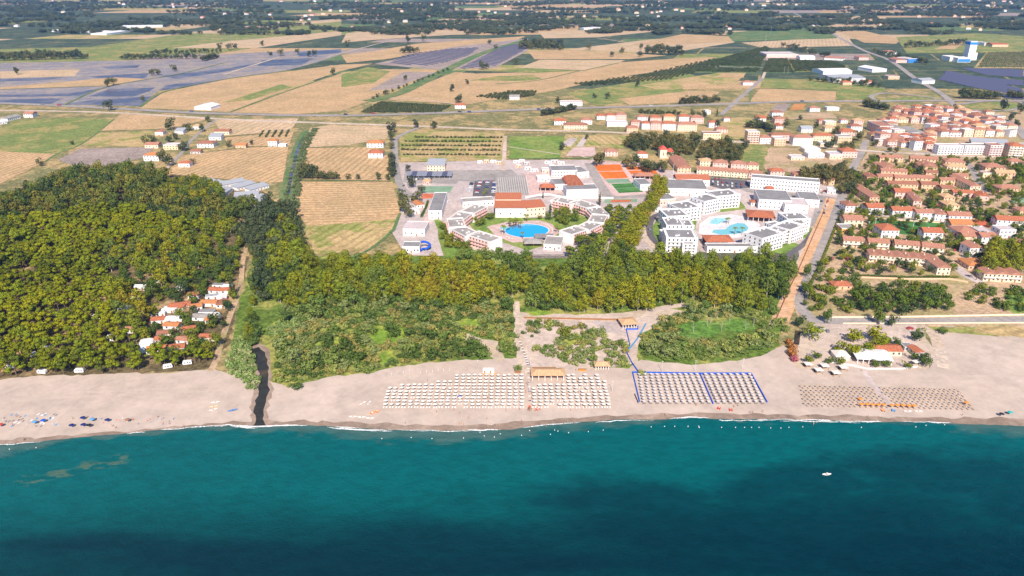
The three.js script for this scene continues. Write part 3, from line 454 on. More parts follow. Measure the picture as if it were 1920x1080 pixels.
function homes(name, cat, where, group, list, base) {   // [x1, y1, x2, y2, depth, height, wall, roof, roof kind]
  for (const [x1, y1, x2, y2, d, h, w, r, k = 'hip'] of list) {
    const kind = k === 'flat' ? 'flat' : k === 'gable' ? 'gabled' : k === 'shed' ? 'sloping' : k === 'vault' ? 'barrel' : 'hipped';
    house(name, `${wallWord.get(WM[w])} ${name.replace(/_/g, ' ')} with ${kind} ${roofWord.get(RM[r])} roof ${where}`, cat, group, [x1, y1, x2, y2], d, h, { wm: WM[w], rm: RM[r], roof: k, floors: h > 9 ? Math.round(h / 3.1) : h > 5 ? 2 : 1, ...base });
  }
}
// ---------- terraced village beside the pale road ----------
homes('terraced_house', 'house', 'in the apricot terraces by the railway', 'terraced village houses', [
  [1649, 304, 1692, 304, 11, 5.5, 'peach', 'rose', 'gable'], [1706, 305, 1758, 308, 11, 5.5, 'peach', 'rose', 'gable'], [1654, 323, 1678, 323, 16, 6, 'peach', 'rose', 'gable'], [1651, 330, 1700, 332, 10, 6, 'peach', 'rose', 'gable'], [1624, 343, 1643, 343, 13, 7, 'apricot', 'brown', 'gable'],
  [1645, 341, 1676, 341, 10, 6, 'apricot', 'rose', 'gable'], [1677, 343, 1711, 344, 11, 6, 'apricot', 'rose', 'gable'], [1712, 343, 1752, 345, 11, 6, 'apricot', 'rose', 'gable'], [1664, 356, 1720, 357, 11, 6.5, 'apricot', 'brown', 'gable'], [1726, 357, 1758, 358, 11, 6.5, 'apricot', 'brown', 'gable'],
  [1629, 382, 1648, 382, 52, 7, 'peach', 'rose', 'gable'], [1711, 388, 1727, 389, 30, 6.5, 'pink', 'rose', 'gable'], [1771, 313, 1808, 315, 16, 6.5, 'peach', 'rose', 'hip'], [1774, 322, 1812, 323, 12, 6, 'cream', 'sandstone', 'hip'], [1722, 322, 1756, 324, 20, 6.5, 'peach', 'rose', 'gable'],
  [1846, 324, 1883, 325, 20, 6.5, 'peach', 'rose', 'hip'], [1842, 333, 1858, 333, 9, 5, 'yellow', 'rose', 'flat'], [1866, 334, 1902, 335, 12, 6, 'apricot', 'sandstone', 'gable'], [1817, 361, 1837, 361, 42, 7, 'cream', 'rose', 'gable'], [1787, 340, 1814, 340, 10, 6, 'peach', 'rose', 'gable'],
  [1762, 348, 1796, 348, 10, 6, 'apricot', 'rose', 'gable'], [1786, 370, 1826, 371, 10, 5, 'pink', 'terracotta', 'gable'], [1828, 375, 1852, 377, 12, 5, 'pink', 'terracotta', 'gable'], [1872, 364, 1912, 364, 14, 6, 'peach', 'rose', 'hip'], [1764, 365, 1787, 365, 12, 6.5, 'yellow', 'brown', 'gable'],
  [1768, 381, 1789, 381, 13, 6, 'peach', 'sandstone', 'hip'], [1773, 396, 1797, 396, 15, 6, 'yellow', 'sandstone', 'hip'], [1890, 312, 1918, 313, 14, 6, 'pink', 'rose', 'hip'], [1640, 314, 1648, 314, 8, 4, 'peach', 'rose', 'gable'], [1735, 333, 1757, 334, 9, 6, 'peach', 'brown', 'gable']]);
homes('terraced_house', 'house', 'along the lane south of the green pitch', 'terraced village houses', [
  [1584, 398, 1607, 398, 15, 6.5, 'white', 'brown', 'hip'], [1626, 402, 1656, 402, 14, 6.5, 'white', 'terracotta', 'gable'], [1672, 407, 1716, 408, 12, 6.5, 'white', 'terracotta', 'gable'], [1717, 412, 1750, 412, 12, 6.5, 'white', 'rose', 'gable'], [1751, 414, 1776, 415, 12, 6.5, 'white', 'rose', 'gable'], [1777, 417, 1820, 418, 12, 6.5, 'white', 'rose', 'gable'], [1677, 372, 1708, 373, 14, 6.5, 'pink', 'terracotta', 'gable'],
  [1582, 424, 1617, 425, 14, 6, 'cream', 'rose', 'gable'], [1577, 438, 1601, 438, 13, 4.5, 'ochre', 'greyWarm', 'flat'], [1782, 430, 1823, 431, 14, 5, 'peach', 'orange', 'gable'], [1796, 446, 1832, 446, 18, 5, 'white', 'rose', 'hip'], [1867, 425, 1922, 428, 13, 6.5, 'white', 'terracotta', 'gable'], [1872, 446, 1902, 446, 13, 7, 'white', 'pinkFlat', 'flat'],
  [1805, 454, 1830, 454, 11, 5, 'cream', 'rose', 'gable'], [1838, 458, 1867, 458, 12, 6.5, 'white', 'rose', 'gable'], [1838, 444, 1862, 444, 18, 3.5, 'pink', 'pinkFlat', 'flat'], [1906, 470, 1935, 470, 12, 6, 'white', 'rose', 'hip'], [1910, 405, 1935, 405, 12, 5, 'peach', 'rose', 'hip']]);
homes('villa', 'villa', 'next to the green pitch', 'detached villas', [[1651, 446, 1684, 446, 17, 7, 'white', 'terracotta', 'hip'], [1730, 450, 1766, 451, 13, 7, 'white', 'terracotta', 'gable'], [1815, 482, 1839, 481, 12, 8, 'white', 'rose', 'gable'], [1815, 506, 1850, 506, 16, 3.6, 'peach', 'orange', 'hip'], [1562, 543, 1596, 543, 9, 3, 'peach', 'terracotta', 'hip'], [1912, 503, 1930, 503, 10, 5, 'peach', 'orange', 'hip']]);
homes('row_house', 'house', 'in the seaward row of gardens', 'seaward row houses', [[1580, 463, 1617, 465, 11, 6, 'cream', 'rose', 'gable'], [1627, 467, 1666, 469, 11, 6, 'cream', 'rose', 'gable'], [1676, 470, 1722, 474, 11, 6, 'cream', 'rose', 'gable'], [1727, 475, 1768, 479, 11, 6, 'cream', 'rose', 'gable']], { balcony: true });
{   // long stepped terrace and its end wing: one unit after the other
  const A = [1628, 491], B = [1740, 500], n = 7;
  for (let i = 0; i < n; i++) { const t = i / n, u = (i + 1) / n; house('stepped_terrace_house', 'cream terrace unit with rose gabled roof stepped along the hedge', 'house', 'stepped terrace units', [A[0] + (B[0] - A[0]) * t + 0.15, A[1] + (B[1] - A[1]) * t, A[0] + (B[0] - A[0]) * u - 0.15, A[1] + (B[1] - A[1]) * u], 12 - (i % 2) * 0.6, 6.2 + (i % 2) * 0.35, { wm: WM.cream, rm: RM.rose, roof: 'gable', floors: 2, cols: 2, balcony: true, chimney: i % 2 === 0 }); }
  house('end_terrace_house', 'cream gable-fronted wing closing the long stepped terrace', 'house', null, [1755, 516, 1780, 516], 26, 6.4, { wm: WM.cream, rm: RM.rose, roof: 'gable', floors: 2, cols: 3 });
  for (let i = 0; i < 3; i++) house('corner_terrace_house', 'cream terrace unit with rose roof beside the tall gum trees', 'house', 'corner terrace units', [1842 + i * 24 + 0.2, 527 + i, 1866 + i * 24 - 0.2, 528 + i], 11, 6.2 + (i === 1 ? 0.3 : 0), { wm: WM.cream, rm: RM.rose, roof: 'gable', floors: 2, cols: 3, balcony: true, chimney: i === 0 });
}
// ---------- town beyond the railway ----------
{
  const out = [[1674, 256], [1742, 262], [1742, 234], [1676, 232]], apt = [[1752, 292], [1925, 296], [1925, 260], [1752, 258]];
  const pts = fill([[1640, 262], [1662, 226], [1684, 212], [1790, 207], [1862, 224], [1918, 264], [1935, 290], [1760, 286], [1650, 276]], 16, 0.12, [out.map((p) => p), apt]);
  for (const p of pts) {
    const w = rr(11, 16), d = rr(10, 14), h = rnd() < 0.35 ? rr(9.5, 13) : rr(6, 8.5), wk = pick(['white', 'cream', 'pink', 'peach', 'pink', 'cream', 'white']), rk = pick(['terracotta', 'rose', 'brown', 'rose', 'sandstone', 'rose', 'rose']), k = rnd() < 0.16 ? 'flat' : 'hip', rmk = k === 'flat' ? pick(['greyWarm', 'pinkFlat', 'white']) : rk;
    const o = thing('town_house', `${wk} town house with ${k === 'flat' ? 'flat' : 'hipped'} ${roofWord.get(RM[rmk])} roof in the dense blocks beyond the railway`, 'house', p, rr(-0.12, 0.12) + 0.12, 'dense town houses beyond the railway');
    fitOut(o, w, d, h, { wm: WM[wk], rm: RM[rmk], roof: k, floors: h > 9 ? 3 : 2, cols: 3, sides: false, balcony: rnd() < 0.3, chimney: rnd() < 0.4, over: 0.6, parapet: 0.5 });
  }
}
homes('warehouse', 'warehouse', 'in the middle of the dense town', 'barrel-roofed warehouses', [[1679, 253, 1703, 253, 34, 5, 'cream', 'greyWarm', 'vault'], [1708, 260, 1737, 260, 40, 6, 'cream', 'greyWarm', 'vault']], { rh: 3.6, sides: false, cols: 2, floors: 1 });
homes('apartment_block', 'apartments', 'facing the railway', 'apartment blocks by the railway', [[1757, 290, 1804, 290, 13, 11, 'white', 'pinkFlat', 'flat'], [1806, 290, 1852, 290, 13, 11, 'white', 'greyWarm', 'flat'], [1853, 294, 1876, 294, 15, 14, 'pink', 'rose', 'flat'], [1889, 296, 1916, 297, 17, 15, 'cream', 'terracotta', 'hip'], [1400, 270, 1422, 270, 14, 16, 'peach', 'pinkFlat', 'flat'], [1632, 263, 1657, 263, 14, 8, 'yellow', 'brown', 'hip'], [1820, 272, 1890, 276, 12, 5, 'grey', 'metal', 'shed'], [1702, 276, 1752, 277, 13, 9, 'apricot', 'terracotta', 'hip'], [1647, 253, 1672, 253, 40, 12, 'rose', 'rose', 'flat']], { balcony: true });
homes('suburban_house', 'house', 'at the field edge of town', 'houses at the field edge', [
  [1420, 227, 1436, 227, 12, 5, 'white', 'terracotta', 'gable'], [1447, 220, 1468, 220, 13, 7.5, 'white', 'brown', 'hip'], [1452, 233, 1474, 233, 13, 8, 'rose', 'rose', 'hip'], [1455, 243, 1468, 243, 12, 5.5, 'white', 'terracotta', 'gable'], [1502, 249, 1523, 249, 14, 6, 'white', 'metal', 'gable'], [1535, 233, 1546, 233, 10, 6, 'rose', 'terracotta', 'hip'], [1547, 236, 1567, 236, 12, 6, 'cream', 'pinkFlat', 'flat'], [1546, 248, 1563, 248, 12, 7, 'cream', 'sandstone', 'hip'], [1576, 232, 1589, 232, 11, 6, 'white', 'rose', 'hip'], [1600, 236, 1618, 236, 12, 8, 'pink', 'sandstone', 'hip'], [1594, 248, 1616, 248, 14, 8.5, 'white', 'brown', 'hip'], [1576, 255, 1606, 255, 16, 6, 'pink', 'terracotta', 'hip'], [1570, 268, 1596, 268, 13, 8, 'peach', 'greyWarm', 'flat'], [1445, 264, 1487, 264, 12, 8, 'pink', 'brown', 'hip'], [1451, 274, 1472, 274, 14, 9.5, 'peach', 'pinkFlat', 'flat'], [1486, 273, 1523, 273, 15, 10.5, 'white', 'rose', 'hip'], [1524, 264, 1562, 264, 12, 7, 'cream', 'terracotta', 'hip'], [1424, 270, 1445, 270, 14, 8.5, 'white', 'rose', 'hip'], [1578, 296, 1606, 296, 17, 8, 'pink', 'terracotta', 'hip'], [1518, 210, 1537, 210, 13, 6.5, 'white', 'rose', 'hip'], [1550, 208, 1573, 208, 12, 5, 'white', 'metal', 'flat'], [1538, 275, 1570, 275, 12, 4, 'cream', 'pinkFlat', 'flat'],
  [1039, 235, 1061, 235, 14, 6.5, 'white', 'terracotta', 'gable'], [1057, 243, 1101, 243, 14, 6.5, 'cream', 'brown', 'hip'], [1089, 234, 1110, 234, 14, 7, 'white', 'rose', 'hip'], [1119, 225, 1135, 225, 14, 6.5, 'white', 'terracotta', 'hip'], [1137, 226, 1154, 226, 14, 8, 'white', 'terracotta', 'hip'], [1155, 226, 1174, 226, 14, 9, 'pink', 'rose', 'hip'], [1138, 238, 1176, 238, 14, 6.5, 'white', 'pinkFlat', 'flat'], [1175, 249, 1196, 249, 14, 7, 'peach', 'rose', 'hip'], [1183, 239, 1202, 239, 14, 8, 'pink', 'rose', 'hip'], [1203, 243, 1219, 243, 14, 9, 'white', 'terracotta', 'hip'], [1195, 228, 1214, 228, 13, 7, 'white', 'rose', 'hip'], [1220, 244, 1240, 244, 14, 10, 'pink', 'rose', 'hip'], [1241, 245, 1268, 245, 14, 10, 'white', 'terracotta', 'hip'], [1270, 247, 1306, 247, 14, 10.5, 'cream', 'rose', 'hip'], [1273, 230, 1294, 230, 14, 9, 'white', 'terracotta', 'hip'], [1295, 232, 1319, 232, 16, 9, 'pink', 'rose', 'hip'], [1318, 262, 1351, 262, 14, 8.5, 'yellow', 'brown', 'flat'], [1329, 240, 1347, 240, 13, 8, 'white', 'terracotta', 'hip'], [1343, 250, 1364, 250, 13, 6, 'pink', 'rose', 'hip'], [1417, 228, 1436, 228, 12, 5, 'white', 'terracotta', 'gable'], [1219, 229, 1240, 229, 14, 7, 'pink', 'terracotta', 'hip'], [1244, 228, 1266, 228, 14, 8, 'cream', 'orange', 'hip'], [1357, 228, 1368, 228, 10, 5, 'white', 'rose', 'hip'], [1322, 215, 1332, 215, 10, 6, 'white', 'greyWarm', 'flat'],
  [1134, 293, 1158, 293, 12, 6, 'pink', 'rose', 'hip'], [1195, 296, 1214, 296, 12, 5, 'white', 'terracotta', 'hip'], [1050, 199, 1092, 199, 18, 6, 'white', 'pinkFlat', 'flat'], [853, 204, 873, 204, 13, 6, 'white', 'terracotta', 'hip'], [955, 187, 974, 187, 14, 5, 'white', 'greyWarm', 'gable'], [1393, 160, 1412, 160, 14, 6, 'white', 'rose', 'hip']], { chimney: false });
homes('farm_house', 'house', 'along the lane between stubble fields', 'farm houses between the fields', [[291, 254, 306, 254, 12, 5, 'white', 'rose', 'gable'], [328, 252, 344, 252, 12, 4.5, 'white', 'metal', 'shed'], [272, 278, 297, 278, 12, 4.5, 'cream', 'rose', 'gable'], [307, 281, 334, 281, 12, 6, 'yellow', 'pinkFlat', 'flat'], [270, 302, 298, 302, 13, 7, 'white', 'orange', 'hip'], [335, 314, 356, 314, 10, 5, 'white', 'terracotta', 'hip'], [370, 277, 401, 277, 14, 5.5, 'white', 'brown', 'hip'], [392, 263, 415, 263, 12, 5, 'white', 'metal', 'shed'], [402, 253, 430, 253, 12, 5, 'cream', 'brown', 'gable'], [357, 289, 376, 289, 9, 3.6, 'grey', 'brown', 'gable'], [442, 278, 461, 278, 9, 4, 'peach', 'orange', 'gable'], [362, 243, 376, 243, 10, 5, 'white', 'sandstone', 'hip'], [15, 228, 40, 222, 12, 4.5, 'white', 'greyWarm', 'gable'], [45, 221, 62, 221, 14, 6, 'white', 'rose', 'gable'], [0, 234, 14, 232, 10, 4, 'white', 'white', 'gable'], [503, 275, 520, 275, 10, 7.5, 'white', 'orange', 'hip'], [522, 276, 536, 276, 8, 3, 'white', 'white', 'flat'], [688, 277, 719, 277, 14, 6, 'white', 'orange', 'hip'], [691, 297, 718, 297, 16, 6.5, 'white', 'terracotta', 'hip']], { chimney: false });
// pink terraces and church between resort and town
homes('pink_terrace', 'house', 'behind the white hotel car park', 'pink terraces', [[1270, 324, 1295, 324, 52, 6, 'peach', 'rose', 'gable'], [1312, 312, 1335, 312, 12, 6.5, 'cream', 'sandstone', 'hip'], [1336, 316, 1364, 317, 13, 7, 'pink', 'rose', 'hip'], [1370, 318, 1398, 319, 13, 7, 'pink', 'rose', 'hip'], [1399, 319, 1422, 320, 12, 6.5, 'cream', 'rose', 'hip'], [1306, 327, 1337, 329, 12, 6, 'cream', 'rose', 'gable'], [1338, 329, 1369, 331.5, 12, 6, 'cream', 'rose', 'gable'], [1370, 331.6, 1401, 334, 12, 6, 'cream', 'rose', 'gable'], [1403, 334, 1428, 336, 12, 6, 'pink', 'rose', 'hip'], [1444, 331, 1470, 331, 12, 6, 'pink', 'terracotta', 'hip'], [1488, 337, 1516, 337, 12, 6, 'pink', 'rose', 'hip'], [1543, 347, 1564, 347, 16, 6.5, 'peach', 'terracotta', 'hip']]);
{
  const o = house('church', 'cream church with two bright red pyramid roofs', 'church', null, [1237, 297, 1250, 297], 12, 11, { wm: WM.cream, rm: plain(0.55, 0.1, 0.07), roof: 'hip', rh: 4, floors: 1, cols: 1, chimney: false, winW: 0.9, winH: 4 });
  box('nave', WM.cream, o, 4.6, 12.5, -0.2, 8, -12, -0.5); const r = mesh('nave_roof', roofGeo(9, 12, 3.4, 0.4, 4.2), plain(0.55, 0.1, 0.07), o); r.position.set(8.7, 8, -0.4);
}
// works and stores on the plain
homes('factory_hall', 'factory', 'by the road across the plain', 'factory halls', [[1543, 140, 1597, 139, 50, 7, 'white', 'white', 'gable'], [1560, 155, 1622, 154, 60, 8, 'white', 'metal', 'gable'], [1437, 108, 1496, 108, 60, 8, 'pink', 'pinkFlat', 'flat'], [1500, 112, 1528, 112, 30, 6, 'white', 'white', 'gable'], [1635, 136, 1662, 135, 50, 7, 'white', 'white', 'gable'], [1665, 149, 1686, 149, 20, 6, 'peach', 'rose', 'flat'], [1580, 160, 1600, 160, 16, 6, 'peach', 'terracotta', 'hip'], [1620, 158, 1640, 158, 20, 5, 'pink', 'terracotta', 'hip'], [1702, 118, 1720, 117, 40, 9, 'blue', 'pinkFlat', 'flat'], [1680, 118, 1700, 118, 40, 7, 'pink', 'rose', 'gable'], [1728, 158, 1752, 157, 30, 7, 'white', 'metal', 'gable'], [1780, 115, 1800, 115, 40, 10, 'white', 'white', 'flat'], [1610, 113, 1628, 113, 30, 7, 'pink', 'rose', 'hip'], [1660, 102, 1680, 102, 30, 7, 'white', 'rose', 'hip'], [1545, 112, 1580, 114, 30, 5, 'white', 'rose', 'gable'], [1860, 88, 1890, 88, 40, 7, 'peach', 'terracotta', 'gable'], [1845, 86, 1856, 86, 40, 8, 'white', 'pinkFlat', 'flat'], [365, 206, 396, 207, 30, 5, 'white', 'white', 'gable']], { cols: 4, sides: false, floors: 1, chimney: false });
{   // white tower with a blue head
  const o = house('silo_tower', 'tall white silo tower with a blue band round its head', 'tower', null, [1813, 113, 1826, 113], 22, 46, { wm: WM.white, rm: RM.metal, roof: 'flat', floors: 0, sides: false, parapet: 0 });
  box('blue_band', WM.blue, o, -10.3, 10.3, 38, 44, -22.5, 0.5); box('annexe', WM.white, o, 9.6, 16, -0.2, 18, -18, -2); const b = house('blue_hall', 'white hall with a wide blue front below the silo tower', 'factory', null, [1795, 117, 1819, 117], 30, 10, { wm: WM.white, rm: RM.white, roof: 'flat', floors: 0, sides: false });
  box('blue_front', WM.blue, b, -15, 15, 1, 8, 0.01, 0.3);
}
// far white farmsteads scattered over the hazy plain
for (let i = 0; i < 170; i++) {
  const py = 3 + 55 * Math.pow(rnd(), 1.3), px = rnd() < 0.5 ? rr(0, 1920) : pick([rr(300, 640), rr(1120, 1500), rr(1780, 1920), rr(640, 1000)]), p = G(px, py), s = 0.75 + (60 - py) / 160, wk = pick(['white', 'cream', 'cream', 'pink']), rk = pick(['rose', 'terracotta', 'sandstone', 'pinkFlat']);
  const o = thing('distant_house', `tiny ${wk} house with ${roofWord.get(RM[rk])} roof in the far hazy plain`, 'house', p, rr(-0.4, 0.4), 'distant houses on the plain');
  const w = rr(12, 24) * s, d = rr(10, 16) * s, h = rr(6, 9) * s; box('wall', WM[wk], o, -w / 2, w / 2, -0.2, h, -d, 0); mesh('roof', roofGeo(w, d, 3, 0.5, d / 2), RM[rk], o).position.y = h;
}
for (const [x1, y1, x2, y2, d] of [[200, 66, 245, 60, 60], [228, 52, 305, 51, 60], [150, 62, 200, 62, 50], [95, 60, 130, 59, 40], [1095, 56, 1130, 55, 40], [985, 58, 1000, 58, 30]]) house('greenhouse', 'long white greenhouse in the far green fields', 'greenhouse', 'far greenhouses', [x1, y1, x2, y2], d, 5, { wm: WM.white, rm: RM.white, roof: 'gable', floors: 0, sides: false, chimney: false, rh: 2 });
// ---------- resorts ----------
function wing(parent, name, pos, turn, w, d, h, { wm, rm, floors, cols, deep, band = true, end = true, pw = WM.white, recess, rim = 1 }) {   // a block seen from all round: windows in rows, balcony bands, parapet
  const o = new THREE.Group(); o.name = name; o.position.copy(pos); o.rotation.y = turn; parent.add(o);
  box('wall', wm, o, -w / 2, w / 2, -0.2, h, -d / 2, d / 2);
  const r = mesh('roof', slabUv(0, w - 2 * rim, d - 2 * rim), rm, o); r.position.set(0, h + 0.02, d / 2 - rim);
  for (const s of [-1, 1]) { box('parapet', pw, o, -w / 2 - 0.08, w / 2 + 0.08, h, h + 0.8, s > 0 ? d / 2 - 0.4 : -d / 2 - 0.08, s > 0 ? d / 2 + 0.08 : -d / 2 + 0.4); box('parapet', pw, o, s > 0 ? w / 2 - 0.4 : -w / 2 - 0.08, s > 0 ? w / 2 + 0.08 : -w / 2 + 0.4, h, h + 0.79, -d / 2 + 0.4, d / 2 - 0.4); }
  if (end) for (const s of [-1, 1]) box('end_pier', pw, o, s > 0 ? w / 2 - 2.2 : -w / 2 - 0.15, s > 0 ? w / 2 + 0.15 : -w / 2 + 2.2, -0.2, h - 0.02, -d / 2 - 0.2, d / 2 + 0.2);
  for (let i = 0; i < (w > 15 ? 3 : 1); i++) { const x = rr(-w / 3, w / 3), z = rr(-d / 3, d / 3); box('roof_unit', i % 2 ? M.railing : M.pale, o, x - rr(0.5, 1.2), x + rr(0.5, 1.2), h + 0.14, h + rr(0.9, 1.5), z - 0.6, z + 0.6); }
  const fh = h / floors;
  for (let f = 0; f < floors; f++) for (const s of [-1, 1]) {
    for (let c = 0; c < cols; c++) { const u = -w / 2 + (end ? 2.6 : 1) + (w - (end ? 5.2 : 2)) * (c + 0.5) / cols; win(o, u, f * fh + fh * 0.25, s * (d / 2 + 0.02), 1.3, 1.7, s > 0 ? 0 : Math.PI); }
    if (band && f > 0 && f < floors) { const z = s * d / 2; box('balcony', recess ?? wm, o, -w / 2 + 2.4, w / 2 - 2.4, f * fh - 0.15, f * fh + 0.9, Math.min(z, z + s * 1.2), Math.max(z, z + s * 1.2)); }
    if (deep) for (let c = 0; c < deep; c++) win(o, s * (w / 2 + (end ? 0.17 : 0.02)), f * fh + fh * 0.25, -d / 2 + d * (c + 0.5) / deep, 1.2, 1.6, s * Math.PI / 2);
  }
  return o;
}
{
  const c = G(990, 424), hotel = thing('pink_hotel', 'pink hotel of eleven blocks curving in a ring round a blue pool', 'hotel', c);
  const H = 8.6, at = [[889, 392], [863, 405], [855, 418], [872, 433], [908, 444], [1060, 376], [1095, 383], [1120, 396], [1121, 410], [1104, 423], [1076, 432]].map((p) => G(p[0], p[1], H).setY(0));
  at.forEach((p, i) => {
    const same = (j) => at[j] && (j < 5) === (i < 5), a = same(i - 1) ? at[i - 1] : p, b = same(i + 1) ? at[i + 1] : p, t = b.clone().sub(a), len = Math.max(...[i - 1, i + 1].filter(same).map((j) => p.distanceTo(at[j]))) + (i === 4 || i === 5 ? 4 : 1.5);
    wing(hotel, 'wing', p.clone().sub(c), -Math.atan2(t.z, t.x), len, 15, H - (i % 2) * 0.5, { wm: WM.pink, rm: RM.greyWarm, floors: 3, cols: 6, band: true, recess: WM.rose });
  });
  // blue pool with a kerb, island palms come later
  const ring = (px, py, rx, ry, n = 48, wob = 0) => { const out = []; for (let i = 0; i < n; i++) { const a = i / n * Math.PI * 2; out.push([px + Math.cos(a) * rx * (1 + wob * Math.cos(2 * a + 0.6)), py + Math.sin(a) * ry]); } return out; };
  const poolOf = (name, label, pts, mat) => { const o = thing(name, label, 'pool', V(0, 0, 0)); mesh('water', flat(pts.map((p) => G(...p)), 0.06, 20), mat, o); const cc = pts.reduce((s, p) => [s[0] + p[0] / pts.length, s[1] + p[1] / pts.length], [0, 0]); mesh('kerb', flat(pts.map((p) => G(cc[0] + (p[0] - cc[0]) * 1.04, cc[1] + (p[1] - cc[1]) * 1.05)), 0.045, 20), M.pale, o); };
  poolOf('swimming_pool', 'bright blue oval pool inside the pink hotel ring', ring(988, 432.5, 38, 12.6, 48, 0.08), M.pool);
  poolOf('paddling_pool', 'pale blue shallow pool beside the bright blue oval pool', ring(947, 428, 9, 4), M.poolPale);
  poolOf('resort_pool', 'turquoise pool with straight edges at the white hotel', [[1329, 419], [1337, 409], [1362, 409], [1364, 414], [1352, 417], [1346, 421]], M.poolPale);
  poolOf('lagoon_pool', 'large pale turquoise lagoon pool between the white hotel wings', [[1334, 436], [1338, 431], [1360, 430], [1368, 423], [1382, 418], [1396, 419], [1404, 427], [1400, 434], [1380, 439], [1350, 440]], M.poolPale);
}
const R_ = (name, label, cat, e, d, h, o, g = null) => house(name, label, cat, g, e, d, h, { sides: true, chimney: false, ...o });
{   // central hall of the pink hotel: white front, two long terracotta roofs
  const o = R_('hotel_hall', 'white hall with stepped terracotta roofs heading the pink hotel ring', 'hall', [929, 408, 986, 408], 15, 10, { wm: WM.white, rm: RM.terracotta, roof: 'shed', rh: 2.2, floors: 1, cols: 3, over: 1 });
  box('upper_wall', WM.cream, o, -14.6, 10, 9, 14, -27, -15.2); mesh('upper_roof', shedGeo(24.6, 12, 0, 2.4, 0.6), RM.terracotta, o).position.set(-2.3, 14, -15.2);
  R_('hotel_annexe', 'cream annexe with small arched windows and terracotta roof', 'hall', [986, 407, 1022, 404], 15, 9, { wm: WM.cream, rm: RM.terracotta, roof: 'shed', rh: 2.6, floors: 2, cols: 5 });
  R_('entrance_block', 'low flat white block behind the pink wings', 'hall', [868, 389, 927, 385], 14, 5, { wm: WM.white, rm: RM.greyWarm, roof: 'flat', floors: 1 });
  R_('pool_bar', 'low white pool bar with flat grey roof beside the pink wing', 'bar', [1019, 468, 1052, 470], 22, 4.5, { wm: WM.white, rm: RM.greyWarm, roof: 'flat', floors: 1 });
  const k = thing('shade_pavilion', 'dark open pavilion with thatched hipped roof by the pool lawn', 'pavilion', G(1000, 463)); mesh('roof', roofGeo(15, 11, 2.6, 0.8, 5.5), RM.greyWarm, k).position.y = 3; for (const x of [-7, 0, 7]) for (const z of [0, -11]) box('post', M.timber, k, x - 0.15, x + 0.15, 0, 3, z - 0.15, z + 0.15);
  const q = thing('awning', 'grey sail awning between pool bar and terrace', 'awning', G(1020, 452)); mesh('roof', shedGeo(16, 8, 0, 0.8, 0.3), RM.grey, q).position.y = 3; for (const x of [-7.5, 7.5]) for (const z of [-0.3, -7.6]) box('post', M.pale, q, x - 0.12, x + 0.12, 0, 3, z - 0.12, z + 0.12);
}
R_('long_flat_house', 'long white block with flat grey roof beside the brick path', 'building', [804, 411, 829, 411], 62, 8, { wm: WM.white, rm: RM.grey, roof: 'flat', floors: 2, cols: 2 });
R_('garage_block', 'white block with flat pale roof by the orchard lane', 'building', [756, 442, 797, 443], 22, 6, { wm: WM.white, rm: RM.pinkFlat, roof: 'flat', floors: 1, cols: 4 });
R_('play_house', 'white cottage with flat grey roof beside the blue water slide', 'building', [755, 474, 787, 474], 13, 5, { wm: WM.white, rm: RM.grey, roof: 'flat', floors: 1, cols: 5 });
R_('canopy_hut', 'small hut with orange awning roof beside the hedge', 'hut', [781, 391, 796, 389], 12, 3.5, { wm: WM.white, rm: RM.orange, roof: 'gable', floors: 1, cols: 2 });
R_('tool_shed', 'white shed below the orange awning hut', 'hut', [775, 402, 788, 400], 9, 3, { wm: WM.white, rm: RM.white, roof: 'gable', floors: 1, cols: 1 });
{   // blue water slide
  const a = G(788, 470), c = new THREE.CatmullRomCurve3([V(0, 5.5, -6), V(3, 5.2, -8), V(7, 4.2, -6), V(8, 3.2, -2), V(5, 2.2, 1), V(2, 1.2, -1), V(0, 0.5, 3)]), o = thing('water_slide', 'deep blue spiral water slide at the white cottage', 'slide', a);
  mesh('chute', new THREE.TubeGeometry(c, 48, 1, 8), M.blueMat, o); for (const [x, z, y] of [[0, -6, 5], [7, -6, 3.8], [5, 1, 1.8]]) box('post', M.pale, o, x - 0.2, x + 0.2, 0, y, z - 0.2, z + 0.2); box('platform', M.yellow, o, -2.5, 0.5, 4.2, 4.5, -8, -5);
}
R_('clubhouse', 'white clubhouse with grey sloping roof above the solar car park', 'building', [801, 321, 834, 321], 22, 7, { wm: WM.cream, rm: RM.metal, roof: 'shed', rh: 2.5, floors: 2, cols: 6 });
R_('gate_lodge', 'small pink lodge with orange roof at the car park', 'hut', [793, 346, 807, 346], 8, 3.6, { wm: WM.pink, rm: RM.sandstone, roof: 'hip', floors: 1, cols: 4 });
for (let i = 0; i < 9; i++) { const a = G(766 + i * 9.6, 334.5); const o = thing('solar_canopy', 'solar-roofed parking canopy above the paved lot', 'canopy', a, 0, 'solar parking canopies'); mesh('panel', shedGeo(5.6, 17, 0, 1.2, 0), i % 3 === 1 ? M.solar : M.solarGrey, o).position.y = 2.6; for (const z of [-1, -16]) box('post', M.railing, o, -0.12, 0.12, 0, 2.6 + (z < -5 ? 1.1 : 0), z - 0.12, z + 0.12); }
